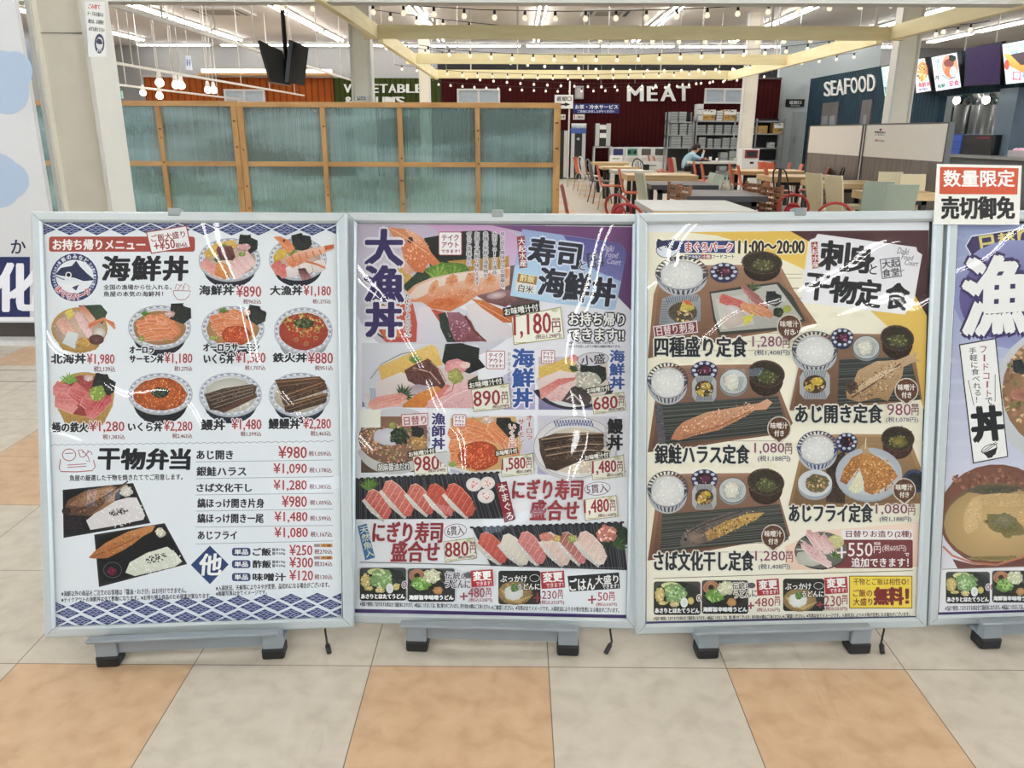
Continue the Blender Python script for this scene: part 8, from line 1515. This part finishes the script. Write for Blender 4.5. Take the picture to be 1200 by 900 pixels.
for a in (('shell', OR, 673.5, 184, -80, 'orange shell chair furthest left, by the tea dispenser'), ('windsor', WHT, 681, 183.4, -75, 'white spindle-back chair beside the left aisle'), ('windsor', GY, 690, 186.6, -78, 'grey spindle-back chair beside the left aisle'), ('shell', OR, 700, 193, -96, 'orange shell chair with chrome legs standing at the aisle, left of two'), ('shell', OR, 726, 198, -98, 'orange shell chair with chrome legs just left of the pale tall-backed chair'),
          ('tall', PALE, 749, 202.4, -76, 'pale tall-backed plastic chair just above the joint of the second and third posters'), ('hoop', RD, 724, 228, -40, 'dark red hoop chair seen just above the poster frames, left of two'), ('hoop', RD, 736, 239, -30, 'dark red hoop chair partly hidden by the second poster, right of two'), ('shell', OR, 760, 181.6, -100, 'orange shell chair before the grey sorting flap, left of a pair'), ('shell', OR, 766.4, 183, -100, 'orange shell chair before the grey sorting flap, right of a pair'),
          ('shell', RD, 784, 185, -80, 'red shell chair just left of the person'), ('shell', OR, 813, 189.6, -98, 'orange shell chair right of the person, left of two'), ('shell', OR, 822, 191, -98, 'orange shell chair right of the person, right of two'), ('plastic', MINT, 836, 202.4, 96, 'mint plastic chair leaning over the black table, left of two'), ('plastic', MINT, 845, 204.6, 96, 'mint plastic chair leaning over the black table, right of two'), ('plastic', MINT, 863, 184.6, 96, 'mint plastic chair by the kiosk, left of two'), ('plastic', MINT, 870, 185, 96, 'mint plastic chair by the kiosk, right of two'),
          ('shell', OR, 855, 192, -100, 'orange shell chair in the middle of the photo, left of a pair'), ('shell', OR, 865, 193.6, -100, 'orange shell chair in the middle of the photo, right of a pair'), ('shell', OR, 892, 189.6, -82, 'orange shell chair just right of the kiosk'), ('shell', OR, 902, 190.4, -80, 'orange shell chair second to the right of the kiosk'), ('shell', OR, 897, 197, -98, 'orange shell chair left of the black metal chair'), ('shell', PK, 926, 191, 76, 'coral shell chair behind the wooden table, left of two'), ('shell', PK, 940, 192.4, 78, 'coral shell chair behind the wooden table, right of two'), ('shell', PK, 971, 197, 70, 'coral shell chair before the grey wood partition'),
          ('metal', BK, 914, 196.6, -70, 'black metal frame chair beside the brown slatted backs'), ('metal', BK, 988, 196, 60, 'black metal frame chair before the grey wood partition'), ('slat', BR_, 787, 214, -78, 'brown slatted chair back at the black table, far left of four'), ('slat', BR_, 797.6, 216.6, -78, 'brown slatted chair back at the black table, second of four'), ('slat', BR_, 882, 213, -70, 'brown slatted chair back left of the black metal chair, third of four'), ('slat', BR_, 901, 216.6, -68, 'brown slatted chair back left of the black metal chair, rightmost of four'),
          ('tall', CR, 953, 203, -70, 'cream tall-backed chair at the wooden table, left of two'), ('tall', CR, 976.6, 205.4, -70, 'cream tall-backed chair at the wooden table, right of two'), ('hoop', RD, 931, 227.6, -20, 'red hoop chair just above the third poster, left of two'), ('hoop', RD, 980, 237.4, -20, 'red hoop chair just above the third poster, right of two'), ('tall', CR, 1044, 201.4, 170, 'cream chair on the far side of the tables, left of two'), ('tall', CR, 1070, 204, 170, 'cream chair on the far side of the tables, right of two'), ('tall', SG, 1031, 212.6, -8, 'sage green chair with its back to the viewpoint, left of two'), ('tall', SG, 1059, 216, -8, 'sage green chair with its back to the viewpoint, right of two'),
          ('stool', CR, 1009, 240, 0, 'low cream stool beside the sage green chairs'), ('shell', RD, 659, 217, -92, 'red shell chair half behind the end of the timber screen'), ('windsor', BK, 748, 186, -60, 'dark spindle-back chair in front of the sorting cabinets')): chair(*a)
def cup(px, py, z, lb, m, h=.1):
    q = F(px, py, z); t = tag(MB().lathe((q.x, q.y, z), [(.028, 0), (.036, h), (.031, h), (.025, .008)], m, 12, cap=False).build('cup'), lb, 'cup')
cup(832, 189, .651, 'white paper cup on the table in front of the person', M_let); cup(840, 189, .651, 'second white paper cup, right of the first one before the person', M_let, .075)
q = F(822, 189, .651); t = thing('meal_tray', q, 'dark meal tray with a red bowl in front of the person', 'tray'); MB().box((q.x-.2, q.y-.14, .651), (q.x+.2, q.y+.14, .667), M_dk).build('tray', None, t, .004); MB().lathe((q.x, q.y, .667), [(.04, 0), (.075, .05), (.08, .06), (.07, .06)], mat('red_bowl', S(150, 50, 60), .3), 12, cap=False).build('bowl', None, t)
q = F(757, 199.2, .651)
t = tag(MB().box((q.x-.05, q.y-.05, .651), (q.x+.05, q.y+.05, .75), M_legb).build('napkin_holder', None, None, .006), 'small dark napkin holder on the white-topped table', 'napkin holder')
for px, py, lb in ((722, 186, 'white table sign standing on the far left table'), (764, 195, 'white board standing on the white-topped table')):
    q = F(px, py+4, .651); t = thing('table_sign', q, lb, 'sign'); MB().hexa([(q.x-.14, q.y, .651), (q.x+.14, q.y, .651), (q.x+.14, q.y+.05, .8), (q.x-.14, q.y+.05, .8)], [(q.x-.14, q.y+.1, .651), (q.x+.14, q.y+.1, .651), (q.x+.14, q.y+.055, .8), (q.x-.14, q.y+.055, .8)], M_let).build('card', None, t)
    MB().box((q.x-.08, q.y+.012, .72), (q.x+.08, q.y+.02, .735), M_crl).build('print_line', None, t)

# ------------------------------------------------------------------ the seated diner
Ys = F(860, 189.6, .65).y+.4
seat = Vector((P(801, 190, Ys).x, Ys, .45))
t = thing('plastic_chair', (seat.x, seat.y, 0), 'pale plastic chair under the person in pale blue', 'chair', None, math.radians(E_))
t.scale = (FS, FS, FS)
for nm, me in parts_of('plastic', PALE): child(nm, me, t)
def person(o, rz):
    """sitting, facing +y in local space, leaning over the table, one hand raised to the mouth"""
    V = []; Rr = []; E = []
    def v(x, y, z, r, par=None):
        V.append((x, y, z)); Rr.append(r); i = len(V)-1
        if par is not None: E.append((par, i))
        return i
    pel = v(0, 0, .56, .145); ab = v(0, .05, .68, .13, pel); ch = v(0, .14, .8, .14, ab); sh = v(0, .21, .89, .105, ch); nk = v(0, .26, .945, .05, sh); hd0 = v(0, .3, .985, .066, nk); hd = v(0, .335, 1.045, .085, hd0); hd2 = v(0, .33, 1.105, .068, hd)
    ns = v(0, .418, 1.03, .016, hd)
    for s in (-1, 1):
        hip = v(s*.09, .04, .545, .09, pel); kn = v(s*.11, .44, .53, .062, hip); an = v(s*.11, .42, .1, .042, kn); hl = v(s*.11, .4, .05, .04, an); toe = v(s*.115, .58, .04, .032, hl)
        shd = v(s*.16, .21, .875, .06, sh)
        if s > 0: el = v(.22, .42, .77, .045, shd); wr = v(.1, .49, .94, .03, el); pm = v(.08, .49, .985, .03, wr); dirs = [(-.03, .01, .04), (-.035, .015, .025), (-.035, .015, .01), (-.03, .01, -.005)]
        else: el = v(-.22, .36, .74, .045, shd); wr = v(-.12, .55, .78, .03, el); pm = v(-.1, .61, .78, .03, wr); dirs = [(.03, .05, -.01), (.01, .055, -.012), (-.01, .055, -.014), (-.028, .045, -.016)]
        base = V[pm]
        for k, d in enumerate(dirs):
            L = (.9, 1, .95, .75)[k]; f1 = v(base[0]+d[0]*.6, base[1]+d[1]*.6, base[2]+d[2]*.6, .0095, pm); v(base[0]+d[0]*(.6+L*.7), base[1]+d[1]*(.6+L*.7)-.004, base[2]+d[2]*(.6+L*.7)-.01, .008, f1)
        wv = V[wr]; tm = v(wv[0]+(.02 if s < 0 else 0), wv[1]+.03, wv[2]+(.03 if s < 0 else .035), .01, pm); v(V[tm][0]+(.02 if s < 0 else -.02), V[tm][1]+.02, V[tm][2]+.012, .009, tm)
    me = bpy.data.meshes.new('person'); me.from_pydata(V, E, []); ob = bpy.data.objects.new('tmp', me); COL.objects.link(ob)
    sk = ob.modifiers.new('skin', 'SKIN'); sd = ob.modifiers.new('sub', 'SUBSURF'); sd.levels = 2; sd.render_levels = 2
    for i, r in enumerate(Rr): me.skin_vertices[0].data[i].radius = (r, r)
    me.skin_vertices[0].data[0].use_root = True
    dg = bpy.context.evaluated_depsgraph_get(); dg.update(); out = bpy.data.meshes.new_from_object(ob.evaluated_get(dg)); bpy.data.objects.remove(ob)
    out.materials.clear()
    for m in (mat('skin', S(206, 160, 132), .5), mat('pale_blue_shirt', S(158, 190, 206), .8), mat('dark_trousers', S(40, 42, 50), .8), mat('dark_shoes', S(30, 28, 28), .5)): out.materials.append(m)
    for p in out.polygons:
        c = p.center; k = 1
        if c.z > .94 and abs(c.x) < .105 and c.y < .44 and c.y > .2: k = 0
        elif c.z < .075: k = 3
        elif c.z < .6 and not (c.z > .57 and c.y < .0): k = 2
        elif (c.x > 0 and c.z > .925 and c.y > .44) or (c.x < 0 and c.y > .55 and c.z > .7): k = 0
        p.material_index = k; p.use_smooth = True
    t = thing('person', o, 'person in pale blue top and dark trousers eating at the white table', 'person', None, rz); t.scale = (FS, FS, FS)
    child('body', out, t)
    hb = MB(); prof = []
    for i in range(9):
        a = -20+i*13.7; prof.append((.103*math.cos(math.radians(a)), .105*math.sin(math.radians(a))))
    hb.lathe((0, .318, 1.075), [(.085, -.03), (.1, .0), (.102, .03), (.092, .065), (.07, .09), (.035, .105), (.004, .108)], mat('black_hair', S(26, 24, 26), .6), 14)
    hb.lathe((0, .28, 1.03), [(.03, -.045), (.075, -.02), (.085, .02), (.08, .06)], mat('black_hair', S(26, 24, 26), .6), 12); child('hair', hb.mesh('hair'), t)
    fb = MB()
    for s in (-1, 1): fb.lathe((s*.03, .413, 1.055), [(.008, -.006), (.011, 0), (.008, .006)], M_dk, 8)
    child('eye', fb.mesh('eye'), t); child('mouth', MB().box((-.022, .398, .995), (.022, .412, 1.001), mat('lips', S(160, 90, 84), .5)).mesh('mouth'), t)
    for s in (-1, 1): child('ear', MB().lathe((s*.088, .33, 1.045), [(.008, -.025), (.016, 0), (.008, .028)], MATS['skin'], 8).mesh('ear'), t)
    return t
person(Vector((seat.x, seat.y, 0)), math.radians(E_))
bpy.data.objects.remove(_tob)
